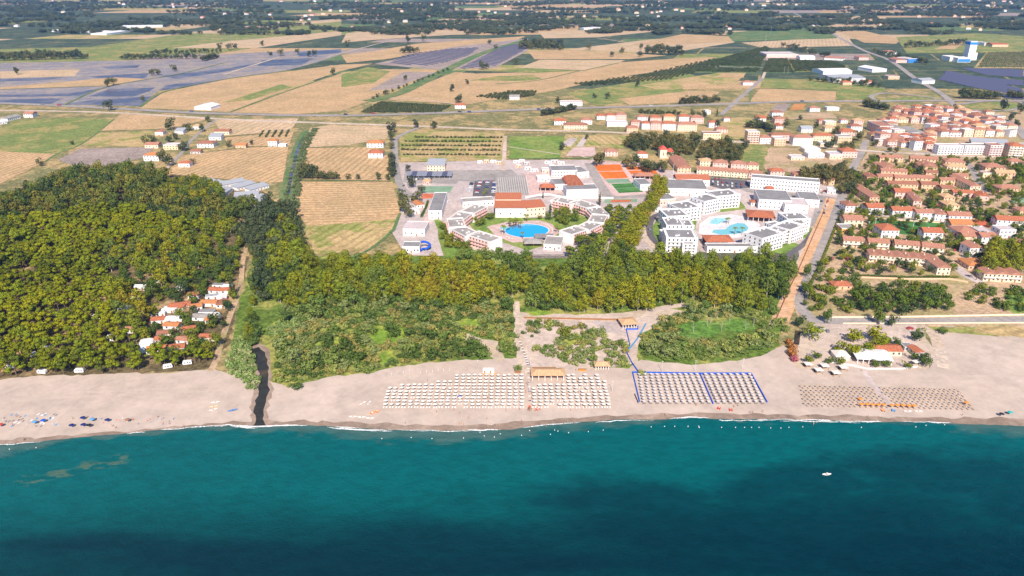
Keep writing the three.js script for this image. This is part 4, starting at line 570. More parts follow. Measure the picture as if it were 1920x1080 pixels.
// sports centre
R_('sports_hall', 'white sports hall with flat grey roof and big plain front', 'hall', [1062, 371, 1121, 369], 20, 8, { wm: WM.white, rm: RM.grey, roof: 'flat', floors: 0 });
{ const o = R_('arched_hall', 'white hall with curved terracotta roof behind the sports hall', 'hall', [1063, 362, 1095, 361], 32, 7, { wm: WM.white, rm: RM.terracotta, roof: 'vault', rh: 4.5, floors: 1, cols: 3 }); }
R_('sports_wing', 'long white wing with tall windows and grey roof', 'hall', [1034, 332, 1082, 331], 24, 7, { wm: WM.white, rm: RM.grey, roof: 'flat', floors: 2, cols: 9 }); R_('sports_annexe', 'white annexe with grey roof next to the orange clay courts', 'hall', [1082, 334, 1104, 332], 26, 6, { wm: WM.white, rm: RM.grey, roof: 'flat', floors: 1, cols: 2 });
R_('low_studio', 'low white studio with grey roof beside the curved hall', 'hall', [1040, 356, 1062, 355], 24, 5.5, { wm: WM.white, rm: RM.grey, roof: 'flat', floors: 1, cols: 2 });
R_('kiosk', 'white kiosk with flat roof on the pink plaza', 'hut', [1008, 341, 1032, 340], 10, 4.5, { wm: WM.white, rm: RM.white, roof: 'flat', floors: 1 }); R_('store_hut', 'small pink store on the pink plaza', 'hut', [1016, 325, 1030, 325], 9, 4, { wm: WM.pink, rm: RM.pinkFlat, roof: 'flat', floors: 1 });
function pavilion(name, label, e, d, h, rm, rh = 2.6, posts = 4, back = false) {
  const a = G(e[0], e[1]), b = G(e[2], e[3]), o = thing(name, label, 'pavilion', a.clone().add(b).multiplyScalar(0.5), -Math.atan2(b.z - a.z, b.x - a.x)), w = a.distanceTo(b);
  mesh('roof', roofGeo(w, d, rh, 0.6, back ? 0 : Math.min(w, d) / 2.4), rm, o).position.y = h;
  for (let i = 0; i < posts; i++) for (const z of [-0.3, -d + 0.3]) { const x = -w / 2 + 0.4 + (w - 0.8) * i / (posts - 1); box('post', M.pale, o, x - 0.2, x + 0.2, -0.1, h, z - 0.2, z + 0.2); }
  box('back_panel', M.timber, o, -w / 2 + 0.6, w / 2 - 0.6, 0, h - 0.05, -d + 0.55, -d + 0.75);
  return o;
}
pavilion('plaza_pavilion', 'open pavilion with terracotta roof on the pink plaza', [1013, 359, 1041, 359], 11, 4, RM.terracotta, 3);
pavilion('court_pavilion', 'long open stand with rose tile roof beside the clay courts', [1190, 337, 1228, 337], 12, 4, RM.rose, 2.6, 5);
R_('court_store', 'white store with flat grey roof between courts and gum trees', 'building', [1200, 357, 1221, 356], 24, 6, { wm: WM.white, rm: RM.grey, roof: 'flat', floors: 1, cols: 2 });
// white hotel
{
  const c = G(1350, 430), hotel = thing('white_hotel', 'bright white hotel of stepped four-storey blocks round a lagoon pool', 'hotel', c), H = 14;
  for (const [x, y, w, d, h, t] of [[1283, 385, 24, 22, 12.5, 0.4], [1264, 399, 22, 22, 12.5, 0.15], [1262, 416, 16, 22, 11, 0], [1281, 418, 16, 18, 10, 0], [1275, 438, 26, 24, 13, -0.06], [1251, 436, 10, 14, 8, 0.1], [1292, 455, 12, 10, 10, -0.06], [1323, 371, 22, 20, 13, 0.55], [1304, 378, 12, 16, 10, 0.5], [1355, 362, 28, 20, 13, 0.3], [1339, 369, 12, 14, 10.5, 0.4], [1432, 437, 28, 20, 13, 0.6], [1457, 431, 13, 15, 11, 0.65], [1479, 423, 22, 18, 12, 0.7], [1497, 415, 12, 14, 11, 0.7], [1489, 405, 22, 20, 12, 0.1], [1452, 420, 12, 12, 7, 0.4]])
    wing(hotel, 'wing', G(x, y, h).setY(0).sub(c), t, w, d, h, { wm: WM.white, rm: RM.grey, floors: 4, cols: Math.round(w / 4), deep: 4, end: false, recess: WM.white, rim: w > 17 ? 2.4 : 1.6 });
}
R_('service_wing', 'long low white wing with broad grey roof behind the white hotel', 'building', [1248, 366, 1325, 368], 38, 7, { wm: WM.white, rm: RM.grey, roof: 'flat', floors: 1, cols: 6 });
R_('red_roof_hall', 'white hall with long terracotta roof at the back of the white hotel', 'hall', [1268, 349, 1330, 349], 20, 7, { wm: WM.white, rm: RM.terracotta, roof: 'gable', rh: 3.5, floors: 1, cols: 4 });
R_('spa_block', 'low pink and white block with boxy grey roof at the service lane', 'building', [1237, 386, 1266, 384], 20, 6, { wm: WM.pink, rm: RM.grey, roof: 'flat', floors: 1, cols: 5 }); R_('pump_house', 'tiny white pump house above the curved dark lane', 'hut', [1228, 397, 1240, 396], 9, 4, { wm: WM.white, rm: RM.grey, roof: 'flat', floors: 1 });
R_('conference_block', 'broad white block with dark grey roof and deep windows', 'building', [1421, 391, 1482, 394], 38, 9, { wm: WM.white, rm: RM.grey, roof: 'flat', floors: 2, cols: 7 }); R_('kitchen_block', 'white block with flat pink roof joined to the broad block', 'building', [1470, 399, 1514, 401], 24, 8, { wm: WM.white, rm: RM.pinkFlat, roof: 'flat', floors: 1, cols: 3 }); R_('side_block', 'white block with dark roof beside the hotel car park', 'building', [1499, 387, 1535, 389], 30, 7, { wm: WM.white, rm: RM.grey, roof: 'flat', floors: 1, cols: 3 });
pavilion('pool_restaurant', 'pool restaurant under a broad red tiled roof at the lagoon pool', [1401, 416, 1452, 419], 22, 5, RM.terracotta, 2.8, 6);
pavilion('beach_gate_hall', 'hall under red tiled roof between hotel and gum trees', [1324, 466, 1374, 466], 17, 6, RM.terracotta, 2.6, 5); R_('gate_wing', 'low white wing in front of the red tiled hall', 'building', [1325, 474, 1420, 474], 9, 5, { wm: WM.white, rm: RM.grey, roof: 'flat', floors: 1, cols: 10 });
R_('small_red_kiosk', 'small red-roofed kiosk beside the lagoon walk', 'hut', [1408, 386, 1419, 386], 8, 3.5, { wm: WM.white, rm: RM.terracotta, roof: 'hip', floors: 1, cols: 2 });
R_('long_white_hotel', 'long white three-storey hotel with rows of small windows', 'hotel', [1406, 353, 1534, 363], 15, 11.5, { wm: WM.white, rm: RM.grey, roof: 'flat', floors: 3, cols: 22, parapet: 1 });
pavilion('hotel_porch', 'red tiled porch in front of the long white hotel', [1435, 360, 1450, 361], 8, 3.6, RM.terracotta, 2, 3);
R_('car_park_office', 'small white office by the hotel car park', 'hut', [1551, 363, 1566, 364], 10, 4, { wm: WM.white, rm: RM.white, roof: 'flat', floors: 1, cols: 3 });
homes('cream_shed', 'shed', 'on the dusty yard behind the gum trees', 'dusty yard sheds', [[1508, 288, 1538, 288, 16, 5, 'cream', 'white', 'vault'], [1515, 297, 1545, 297, 16, 5, 'white', 'white', 'vault'], [1555, 299, 1578, 299, 18, 6, 'cream', 'pinkFlat', 'flat'], [1483, 301, 1508, 301, 12, 4, 'cream', 'pinkFlat', 'flat']], { floors: 1, sides: false, rh: 2.4 });
// plaza and service yard clutter: stacked cabins
for (const [x, y, w, wk] of [[968, 306, 8, 'white'], [978, 304, 7, 'white'], [988, 309, 7, 'grey'], [1028, 307, 9, 'white'], [1040, 305, 9, 'grey'], [1052, 308, 8, 'white'], [972, 314, 7, 'peach'], [990, 318, 8, 'white'], [1002, 322, 9, 'white'], [1035, 314, 7, 'white'], [900, 306, 6, 'white'], [912, 305, 6, 'peach'], [925, 305, 7, 'white'], [935, 308, 6, 'peach']]) { const o = thing('site_cabin', `${wk} flat-roofed site cabin in the builders yard`, 'cabin', G(x, y), rr(-0.3, 0.3), 'site cabins in the builders yard'); fitOut(o, w, 4, 2.8, { wm: WM[wk], rm: RM.white, roof: 'flat', floors: 1, cols: 2, sides: false, parapet: 0 }); }
// sheds with panel roofs beside the canal
for (const [x1, y1, x2, y2, d, k] of [[379, 350, 406, 343, 8, 0], [405, 352, 422, 346, 8, 0], [418, 353, 462, 344, 9, 0], [446, 358, 480, 348, 9, 0], [470, 362, 505, 352, 9, 0], [415, 372, 437, 358, 9, 0], [410, 383, 428, 372, 9, 0], [440, 374, 485, 371, 10, 0], [441, 388, 468, 387, 24, 1], [480, 390, 506, 372, 9, 0]]) house('farm_shed', k ? 'grey shed with ribbed solar roof in the yard by the canal' : 'long low shed with pale grey metal roof by the canal', 'shed', 'sheds by the canal', [x1, y1, x2, y2], d, 3.2, { wm: WM.white, rm: k ? RM.grey : RM.metal, roof: 'shed', rh: 1.6, floors: 1, sides: false, winH: 0.8 });
// camp site: red and white roofs and caravans among the trees
for (const [x, y, w, d, rk, k] of [[330, 583, 11, 7, 'terracotta', 'gable'], [316, 587, 10, 6, 'white', 'flat'], [297, 607, 9, 6, 'terracotta', 'gable'], [326, 607, 11, 7, 'white', 'gable'], [320, 618, 10, 6, 'orange', 'gable'], [312, 633, 11, 6, 'brown', 'gable'], [300, 645, 8, 6, 'terracotta', 'gable'], [342, 580, 11, 7, 'terracotta', 'gable'], [402, 551, 9, 6, 'terracotta', 'gable'], [424, 551, 8, 6, 'terracotta', 'gable'], [391, 575, 11, 6, 'orange', 'gable'], [414, 578, 6, 9, 'brown', 'gable'], [386, 592, 10, 6, 'grey', 'flat'], [376, 602, 12, 6, 'greyWarm', 'gable'], [398, 562, 9, 5, 'metal', 'flat'], [426, 543, 9, 5, 'white', 'flat'], [408, 541, 8, 5, 'grey', 'flat'], [416, 568, 6, 8, 'white', 'gable'], [250, 560, 7, 5, 'terracotta', 'gable'], [232, 585, 7, 5, 'white', 'flat'], [262, 545, 8, 5, 'white', 'gable'], [300, 530, 7, 5, 'rose', 'gable'], [340, 545, 8, 5, 'white', 'flat'], [362, 560, 8, 6, 'terracotta', 'gable'], [210, 640, 7, 5, 'white', 'flat'], [246, 625, 7, 5, 'rose', 'gable'], [180, 600, 6, 5, 'white', 'flat'], [120, 640, 7, 5, 'terracotta', 'gable'], [355, 625, 8, 6, 'terracotta', 'gable'], [368, 582, 8, 6, 'orange', 'gable'], [388, 640, 10, 6, 'terracotta', 'gable'], [342, 645, 9, 6, 'rose', 'gable'], [332, 660, 9, 6, 'terracotta', 'gable'], [292, 664, 11, 7, 'orange', 'gable'], [265, 662, 13, 7, 'white', 'gable'], [275, 652, 8, 6, 'white', 'vault'], [392, 607, 5, 5, 'orange', 'gable'], [403, 598, 5, 5, 'white', 'flat'], [301, 594, 6, 4, 'white', 'flat']]) {
  const o = thing('camp_cabin', `camp cabin with ${k === 'flat' ? 'flat' : k === 'vault' ? 'rounded' : 'gabled'} ${roofWord.get(RM[rk])} roof at the edge of the pine wood`, 'cabin', G(x, y), rr(-0.25, 0.25) + 0.1, 'camp cabins'); taken.push([o.position.x, o.position.z + 1, w / 2 + 1, d / 2 + 2.5, 0]); fitOut(o, w, d, 2.6, { wm: WM.white, rm: RM[rk], roof: k, rh: 1.1, floors: 1, cols: 2, sides: false, over: 0.4, parapet: 0, chimney: false });
}
const caravanShape = new THREE.Shape(); caravanShape.moveTo(-2.6, 0.5); caravanShape.lineTo(2.6, 0.5); caravanShape.quadraticCurveTo(2.9, 1.6, 2.4, 2.5); caravanShape.lineTo(-2.3, 2.6); caravanShape.quadraticCurveTo(-2.9, 2, -2.6, 0.5);
const caravanGeo = new THREE.ExtrudeGeometry(caravanShape, { depth: 2.2, bevelEnabled: true, bevelSize: 0.08, bevelThickness: 0.08, bevelSegments: 1 }).translate(0, 0, -1.1), wheelGeo = new THREE.CylinderGeometry(0.33, 0.33, 0.22, 12).rotateX(Math.PI / 2);
const caravanProto = new THREE.Group(); mesh('body', caravanGeo, WM.white, caravanProto); for (const x of [-1.4, 0.2, 1.6]) win(caravanProto, x, 1.4, 1.19, 0.9, 0.7); for (const z of [-1.05, 1.05]) { const w = mesh('wheel', wheelGeo, M.rubber, caravanProto); w.position.set(0, 0.33, z); }
for (const [x, y] of [[20, 690], [80, 700], [150, 698], [255, 490], [172, 540], [235, 600], [280, 594], [315, 690], [90, 655], [60, 668], [160, 470], [165, 356], [208, 382], [218, 360], [352, 683], [220, 655]]) { const o = caravanProto.clone(); o.name = numbered('caravan'); o.position.copy(G(x, y)); o.rotation.y = rr(-0.6, 0.6); o.scale.setScalar(0.95); tag(o, 'white caravan parked among the pine trees', 'caravan', 'caravans in the pine wood'); scene.add(o); }
// ---------- cars ----------
const carShape = new THREE.Shape(); carShape.moveTo(-2.1, 0.35); carShape.lineTo(2.1, 0.35); carShape.lineTo(2.15, 0.8); carShape.lineTo(1.1, 0.98); carShape.lineTo(0.5, 1.45); carShape.lineTo(-1.3, 1.48); carShape.lineTo(-1.9, 1.0); carShape.lineTo(-2.15, 0.85);
const carGeo = new THREE.ExtrudeGeometry(carShape, { depth: 1.6, bevelEnabled: true, bevelSize: 0.06, bevelThickness: 0.08, bevelSegments: 1 }).translate(0, 0, -0.8), sideGlass = boxGeo(-1.45, 0.7, 1.02, 1.38, -0.89, 0.89), screenGeo = boxGeo(-0.03, 0.03, -0.28, 0.28, -0.68, 0.68), lampGeo = boxGeo(-0.05, 0.05, -0.08, 0.08, -0.2, 0.2);
const carProto = carPaint.map((p) => { const o = new THREE.Group(); mesh('body', carGeo, p, o); mesh('side_window', sideGlass, M.glass, o); const s = mesh('windscreen', screenGeo, M.glass, o); s.position.set(0.84, 1.22, 0); s.rotation.z = 0.92; const b = mesh('rear_window', screenGeo, M.glass, o); b.position.set(-1.66, 1.25, 0); b.rotation.z = -0.95; for (const x of [-1.3, 1.3]) for (const z of [-0.82, 0.82]) mesh('wheel', wheelGeo, M.rubber, o).position.set(x, 0.33, z); for (const z of [-0.6, 0.6]) mesh('headlight', lampGeo, M.pale, o).position.set(2.2, 0.68, z); return o; });
const paintWord = ['white', 'silver', 'black', 'dark blue', 'red', 'grey'];
function car(x, y, turn, where, group, yy = 0.04) { const k = Math.floor(rnd() * 6), o = carProto[k].clone(); o.name = numbered('parked_car'); o.position.copy(G(x, y)).setY(yy); o.rotation.y = turn; tag(o, `${paintWord[k]} car ${where}`, 'car', group); scene.add(o); return o; }
for (const [x0, x1, n] of [[893, 900, 7], [911, 914, 5], [924.5, 927, 7]]) for (let i = 0; i < n; i++) { const t = i / n; if (rnd() < 0.85) car(x0 + (x1 - x0) * (1 - t) + (x0 > 905 ? 0 : 0), 343 + t * 22, 0.1, 'parked on the dark asphalt by the pink hotel', 'cars on the dark asphalt'); }
for (let i = 0; i < 10; i++) car(895 + i * 3.1, 341, Math.PI / 2, 'parked along the top of the dark asphalt', 'cars on the dark asphalt');
for (let i = 0; i < 7; i++) car(879.5 + i * 0.8, 360 - i * 2.6, 0.2, 'parked under the hedge of the paved lane', 'cars in the paved lane'); for (let i = 0; i < 12; i++) car(765 + i * 4, 336.5, Math.PI / 2, 'parked below the solar canopies', 'cars by the solar canopies');
for (let i = 0; i < 9; i++) if (i % 4 !== 2) car(1285 + i * 8, 331 + i * 0.7, Math.PI / 2, 'parked behind the white hotel service wing', 'cars behind the white hotel'); for (let i = 0; i < 14; i++) car(1336 + (i % 7) * 9, 341 + Math.floor(i / 7) * 5 + (i % 7) * 0.9, Math.PI / 2, 'parked in the dark lot beside the long white hotel', 'cars beside the long white hotel');
for (const [x, y] of [[1538, 356], [1545, 359], [1541, 362], [1549, 385], [1547, 392], [1545, 400], [1536, 399], [1530, 384], [1540, 378], [1552, 378]]) car(x, y, rr(0.9, 1.6), 'parked on the asphalt beside the orange promenade', 'cars beside the orange promenade');
for (const [x, y] of [[757, 349], [749, 356], [752, 361], [758, 368], [836, 377], [840, 379], [868, 402]]) car(x, y, rr(1, 2), 'standing on the lane by the stubble field', 'cars on the lane');
for (const [x, y] of [[80, 197], [111, 198.5], [648, 216], [862, 211], [880, 211], [360, 210], [1504, 191], [1220, 200], [700, 214], [1010, 206]]) car(x, y, 0, 'driving on the motorway across the plain', 'cars on the motorway', 0.62).scale.setScalar(1.5);
car(1501, 543, 1.2, 'driving on the pale road beside the orange promenade', null, 0.07); car(1706, 617, 0.1, 'parked on the sand yard by the beach restaurant', null); for (const [x, y] of [[1536, 617], [1531, 619], [1541, 620], [1552, 622], [1790, 470], [1800, 466], [1806, 462], [1795, 430]]) car(x, y, rr(0, 2), 'parked in the shade near the village gardens', 'cars near the gardens'); car(1218, 431, 1.5, 'driving on the dark curved service lane', null, 0.05);
// ---------- low walls and fences ----------
function wallLine(name, label, px, h, t, mat, cat = 'wall') { const g = []; for (let i = 0; i < px.length - 1; i++) { const a = G(...px[i]), b = G(...px[i + 1]), l = a.distanceTo(b); g.push(boxGeo(0, l, 0, h, -t / 2, t / 2).rotateY(-Math.atan2(b.z - a.z, b.x - a.x)).translate(a.x, 0, a.z)); } const m = mesh(numbered(name), mergeGeometries(g), mat, scene); return tag(m, label, cat); }
wallLine('boundary_wall', 'long brown fence along the orange earth promenade', [[1454, 603], [1476, 552], [1503, 494], [1526, 440], [1543, 402], [1554, 372]], 1.1, 0.15, M.timber, 'fence'); wallLine('road_wall', 'low pale wall behind the beach road', [[1560, 596], [1700, 595], [1920, 591], [2050, 588]], 1.1, 0.3, WM.cream); wallLine('road_wall', 'low pale wall on the sea side of the beach road', [[1580, 607], [1700, 607], [1920, 606]], 0.8, 0.3, WM.cream); wallLine('garden_wall', 'long garden wall under the seaward hedge', [[1615, 521], [1700, 524], [1780, 524], [1815, 530]], 1.2, 0.3, WM.peach); wallLine('pitch_wall', 'pale wall round the green pitch', [[1628, 410], [1700, 414], [1772, 419], [1774, 434]], 1, 0.3, WM.cream); wallLine('timber_fence', 'timber fence along the dune walk', [[982, 597], [1080, 599], [1168, 601]], 1.2, 0.15, M.timber, 'fence'); wallLine('hotel_wall', 'curved white wall behind the pink hotel car park', [[985, 372], [1010, 367], [1030, 366], [1055, 371], [1150, 373]], 2, 0.3, WM.white);
// ---------- trees ----------
// crown: many leaf-sized faces spread over overlapping clumps, facing outwards
function crownGeo(lobes, n, leaf, flatten = 1) {
  const pos = [], nor = [], idx = [], wsum = lobes.reduce((s, l) => s + l[3] * l[3], 0), d = V(), u = V(), v = V(), f = V(), c = V();
  for (let i = 0; i < n; i++) {
    let t = rnd() * wsum, k = 0; while (k < lobes.length - 1 && (t -= lobes[k][3] ** 2) > 0) k++;
    const [lx, ly, lz, lr] = lobes[k];
    d.set(rr(-1, 1), rr(-0.75, 1), rr(-1, 1)).normalize();
    const r = lr * rr(0.72, 1.06); c.set(lx + d.x * r, ly + d.y * r * flatten, lz + d.z * r);
    f.set(rr(-1, 1), rr(-0.6, 1), rr(-1, 1)).multiplyScalar(0.75).add(d).normalize(); u.set(rr(-1, 1), rr(-1, 1), rr(-1, 1)).cross(f).normalize(); v.crossVectors(f, u);
    const s = leaf * rr(0.6, 1.25), w = s * rr(0.5, 0.9), b = pos.length / 3, m = d.clone().multiplyScalar(1.7).add(f).normalize();
    for (const [a, e] of [[-1, -0.5], [0.7, -1], [1, 0.6], [-0.5, 1]]) { pos.push(c.x + u.x * a * s / 2 + v.x * e * w / 2, c.y + u.y * a * s / 2 + v.y * e * w / 2, c.z + u.z * a * s / 2 + v.z * e * w / 2); nor.push(m.x, m.y, m.z); }
    idx.push(b, b + 1, b + 2, b, b + 2, b + 3);
  }
  const g = new THREE.BufferGeometry(); g.setAttribute('position', new THREE.Float32BufferAttribute(pos, 3)); g.setAttribute('normal', new THREE.Float32BufferAttribute(nor, 3)); g.setIndex(idx); return g;
}
const limb = (ax, ay, az, bx, by_, bz, r0, r1) => { const a = V(ax, ay, az), b = V(bx, by_, bz), l = a.distanceTo(b), g = new THREE.CylinderGeometry(r1, r0, l, 6, 1, true).translate(0, l / 2, 0); g.applyQuaternion(new THREE.Quaternion().setFromUnitVectors(V(0, 1, 0), b.sub(a).normalize())).translate(ax, ay, az); g.deleteAttribute('uv'); return g; };
function trunkGeo(h, r, lobes) { return mergeGeometries([limb(0, -0.3, 0, rr(-0.3, 0.3), h, rr(-0.3, 0.3), r, r * 0.55), ...lobes.slice(0, 5).map((l) => limb(0, h * rr(0.55, 0.9), 0, l[0] * 0.8, l[1], l[2] * 0.8, r * 0.4, r * 0.12))]); }
const KIND = {
  pine: { leaf: 0.68, n: 900, make: () => { const L = [], n = 6 + Math.floor(rnd() * 6), ex = rr(0.8, 1.25); for (let i = 0; i < n; i++) { const a = i * 2.4 + rr(-0.4, 0.4), q = Math.sqrt((i + 0.3) / n) * 3.5; L.push([(Math.cos(a) * q + rr(-0.6, 0.6)) * ex, 8.2 - q * q * 0.22 + rr(-1.3, 1.2), (Math.sin(a) * q + rr(-0.6, 0.6)) / ex, rr(0.9, 2.2)]); } return L; }, trunk: [7, 0.28], flatten: 0.62, words: ['dark', 'olive', 'green', 'golden', 'yellow'], cols: [[0.1, 0.125, 0.012], [0.17, 0.19, 0.009], [0.18, 0.215, 0.012], [0.22, 0.23, 0.009], [0.262, 0.258, 0.01]], bark: M.bark },
  gum: { leaf: 0.78, n: 1500, make: () => { const L = []; for (let i = 0; i < 17; i++) { const t = i / 16, a = i * 2.4, q = Math.sin(Math.PI * Math.min(1, 0.22 + t * 0.74)) * 4.7 * rr(0.55, 1.05); L.push([Math.cos(a) * q, 4.4 + t * 9.2 + rr(-0.6, 0.6), Math.sin(a) * q, rr(1.6, 2.5)]); } return L; }, trunk: [10, 0.34], flatten: 0.9, words: ['dark green', 'grey-green', 'olive', 'leafy', 'tawny', 'golden', 'yellow', 'orange-tinted'], cols: [[0.08, 0.12, 0.02], [0.13, 0.172, 0.03], [0.155, 0.185, 0.016], [0.165, 0.205, 0.017], [0.185, 0.205, 0.018], [0.21, 0.22, 0.013], [0.245, 0.24, 0.015], [0.26, 0.22, 0.018]], bark: M.barkPale },
  broad: { leaf: 0.7, n: 560, make: () => { const L = []; for (let i = 0; i < 12; i++) { const a = i * 2.4, q = rr(0.6, 2.5); L.push([Math.cos(a) * q, 3.6 + rr(-1.4, 2.4), Math.sin(a) * q, rr(1, 1.9)]); } return L; }, trunk: [3.4, 0.24], flatten: 0.9, words: ['deep green', 'green', 'mid-green', 'dark', 'light green'], cols: [[0.075, 0.12, 0.022], [0.1, 0.145, 0.02], [0.15, 0.175, 0.02], [0.055, 0.085, 0.028], [0.2, 0.21, 0.02]], bark: M.bark },
  shrub: { leaf: 0.55, n: 330, make: () => { const L = []; for (let i = 0; i < 9; i++) { const a = i * 2.4, q = rr(0.3, 1.9); L.push([Math.cos(a) * q, 1 + rr(-0.3, 1.1), Math.sin(a) * q, rr(0.7, 1.3)]); } return L; }, trunk: [1, 0.12], flatten: 0.85, words: ['sage', 'green', 'pale', 'grey-green', 'straw-coloured', 'dark'], cols: [[0.16, 0.21, 0.045], [0.12, 0.18, 0.035], [0.26, 0.29, 0.07], [0.2, 0.24, 0.075], [0.28, 0.25, 0.07], [0.085, 0.13, 0.03]], bark: M.bark },
  cypress: { leaf: 0.6, n: 520, make: () => { const L = []; for (let i = 0; i < 14; i++) { const t = i / 13; L.push([rr(-0.2, 0.2), 1 + t * 12, rr(-0.2, 0.2), 1.25 * Math.sin(Math.PI * (0.2 + 0.76 * t)) + 0.15]); } return L; }, trunk: [8, 0.2], flatten: 1, cols: [[0.05, 0.075, 0.025], [0.06, 0.08, 0.03]], bark: M.bark },
  reed: { leaf: 0.6, n: 240, make: () => { const L = []; for (let i = 0; i < 8; i++) { const a = i * 2.4, q = rr(0.2, 1.8); L.push([Math.cos(a) * q, 1 + rr(-0.2, 0.8), Math.sin(a) * q, rr(0.6, 1)]); } return L; }, trunk: [0.8, 0.08], flatten: 1.2, cols: [[0.24, 0.31, 0.1], [0.2, 0.28, 0.08], [0.29, 0.32, 0.13]], bark: M.bark },
};
const NV = 6;
const leafBase = std({ color: lin(1, 1, 1), roughness: 0.85 });
for (const k of Object.values(KIND)) {
  k.variants = []; for (let i = 0; i < NV; i++) { const L = k.make(), crown = crownGeo(L, k.n, k.leaf, k.flatten), trunk = trunkGeo(k.trunk[0], k.trunk[1], L), both = mergeGeometries([crown, trunk], true); k.variants.push({ crown, trunk, both }); }
  k.mats = k.cols.map((c) => std({ color: lin(...c), roughness: 0.85 }));
}
const tint = new Map(); for (const k of Object.values(KIND)) k.mats.forEach((m, i) => tint.set(m, k.words?.[i]));
function tree(kind, name, label, cat, group, p, s, colour, tall = 1, turn) {
  const k = KIND[kind], v = pick(k.variants), o = new THREE.Group(); o.name = numbered(name); o.position.copy(p); o.rotation.y = turn ?? rr(0, 6.28); o.scale.set(s, s * tall, s); scene.add(o);
  const leaves = typeof colour === 'number' ? k.mats[colour % k.mats.length] : colour ?? pick(k.mats), size = s * tall;
  tag(o, group && tint.get(leaves) ? `${size > 1.25 ? 'large' : size < 0.9 ? 'small' : 'medium'} ${tint.get(leaves)} ${label}` : label, cat, group);
  mesh('trunk', v.trunk, k.bark, o); mesh('crown', v.crown, leaves, o); return o;
}
const dummy = new THREE.Object3D();
const spot = (p, n) => { const a = noiseA[((Math.floor(p.z * 2.6) & 1023) * N + (Math.floor(p.x * 2.6) & 1023))]; return Math.min(n - 1, Math.max(0, Math.floor((a * 0.7 + rnd() * 0.6 - 0.15) * n))); };   // neighbours tend to share a tint
function mass(kind, name, label, cat, pts, smin, smax, cols, tmin = 0.85, tmax = 1.2) {   // a wood beyond counting
  const k = KIND[kind], parts = k.variants.map(() => []); pts.forEach((p, i) => parts[i % NV].push(p));
  parts.forEach((list, i) => { if (!list.length) return; const m = new THREE.InstancedMesh(k.variants[i].both, [leafBase, k.bark], list.length); m.name = numbered(name); list.forEach((p, j) => { const s = rr(smin, smax); dummy.position.copy(p); dummy.rotation.set(0, rr(0, 6.28), 0); dummy.scale.set(s, s * rr(tmin, tmax), s); dummy.updateMatrix(); m.setMatrixAt(j, dummy.matrix); const cc = cols ?? k.cols, c = cc[spot(p, cc.length)], w = rr(0.8, 1.2); m.setColorAt(j, lin(c[0] * w, c[1] * w, c[2] * w)); }); tag(m, label, cat, null, 'stuff'); scene.add(m); });
}
function wood(kind, name, label, cat, group, massName, massLabel, pts, smin, smax, most = 300, cols) {
  pts.sort((a, b) => b.z - a.z); const near = pts.slice(0, most), rest = pts.slice(most), k = KIND[kind], mats = cols ? cols.map((c) => std({ color: lin(...c), roughness: 0.85 })) : k.mats;
  if (cols) mats.forEach((m, i) => tint.set(m, ['olive', 'brownish', 'dark', 'tawny'][i]));
  for (const p of near) tree(kind, name, label, cat, group, p, rr(smin, smax), mats[spot(p, mats.length)], rr(0.7, 1.3));
  if (rest.length) mass(kind, massName, massLabel, cat, rest, smin, smax, cols, 0.7, 1.3);
}
const campKeep = [[255, 668], [262, 640], [290, 580], [380, 540], [440, 528], [455, 560], [425, 620], [400, 660], [330, 672]];
const mixZone = [[190, 480], [290, 445], [440, 436], [412, 470], [350, 530], [290, 585], [258, 640], [225, 610], [205, 545]];
const pinePts = fill([[-140, 710], [0, 709], [60, 704], [230, 700], [392, 692], [398, 672], [262, 664], [255, 640], [285, 580], [350, 525], [410, 470], [440, 440], [430, 425], [360, 425], [250, 402], [160, 398], [0, 425], [-140, 440]], 7.1, 0.46, [mixZone, campKeep, [[0, 520], [70, 518], [75, 506], [0, 508]], [[255, 500], [275, 500], [275, 490], [255, 490]], [[90, 600], [130, 598], [135, 590], [95, 590]], [[20, 640], [60, 636], [60, 630], [20, 632]]]).filter(free);
for (const p of fill(mixZone, 8.6, 0.46).filter(free)) tree(rnd() < 0.4 ? 'gum' : 'broad', 'mixed_wood_tree', 'tree in the mixed wood inland of the camp', 'tree', 'mixed wood trees inland of the camp', p, rr(0.7, 1.0) * 1.15, undefined, rr(0.75, 1.2));
wood('pine', 'pine_tree', 'pine tree in the dense wood behind the beach', 'tree', 'pine trees behind the beach', 'pine_wood', 'dense yellow-green pine wood stretching inland', pinePts, 0.78, 1.22);
const mixPts = fill([[-140, 440], [0, 425], [160, 400], [250, 404], [360, 428], [440, 436], [468, 405], [478, 390], [380, 376], [365, 358], [300, 345], [326, 335], [250, 322], [150, 326], [100, 342], [45, 368], [-140, 415]], 9, 0.4, [[[205, 384], [240, 350], [248, 354], [225, 390]]]);
mass('broad', 'mixed_wood', 'brown-green mixed wood behind the pines', 'trees', mixPts, 1.3, 1.9, [[0.095, 0.12, 0.024], [0.14, 0.155, 0.025], [0.06, 0.085, 0.026], [0.17, 0.16, 0.03], [0.085, 0.125, 0.025], [0.12, 0.15, 0.025]], 0.8, 1.5);
for (const p of fill([[300, 372], [330, 350], [365, 345], [410, 360], [420, 385], [340, 392]], 8.5, 0.4)) tree('gum', 'edge_gum_tree', 'gum tree beside the canal sheds', 'tree', 'gum trees beside the canal sheds', p, rr(0.7, 1), undefined, rr(0.8, 1.1));
const campTrees = fill([[440, 470], [452, 440], [445, 520], [440, 560], [420, 625], [400, 672], [330, 676], [262, 668], [258, 640], [290, 585], [350, 525], [400, 475]], 8.2, 0.42).filter(free);
for (const p of campTrees) tree('broad', 'camp_tree', 'leafy tree between the camp cabins', 'tree', 'trees among the camp cabins', p, rr(0.8, 1.35), undefined, rr(0.9, 1.2));
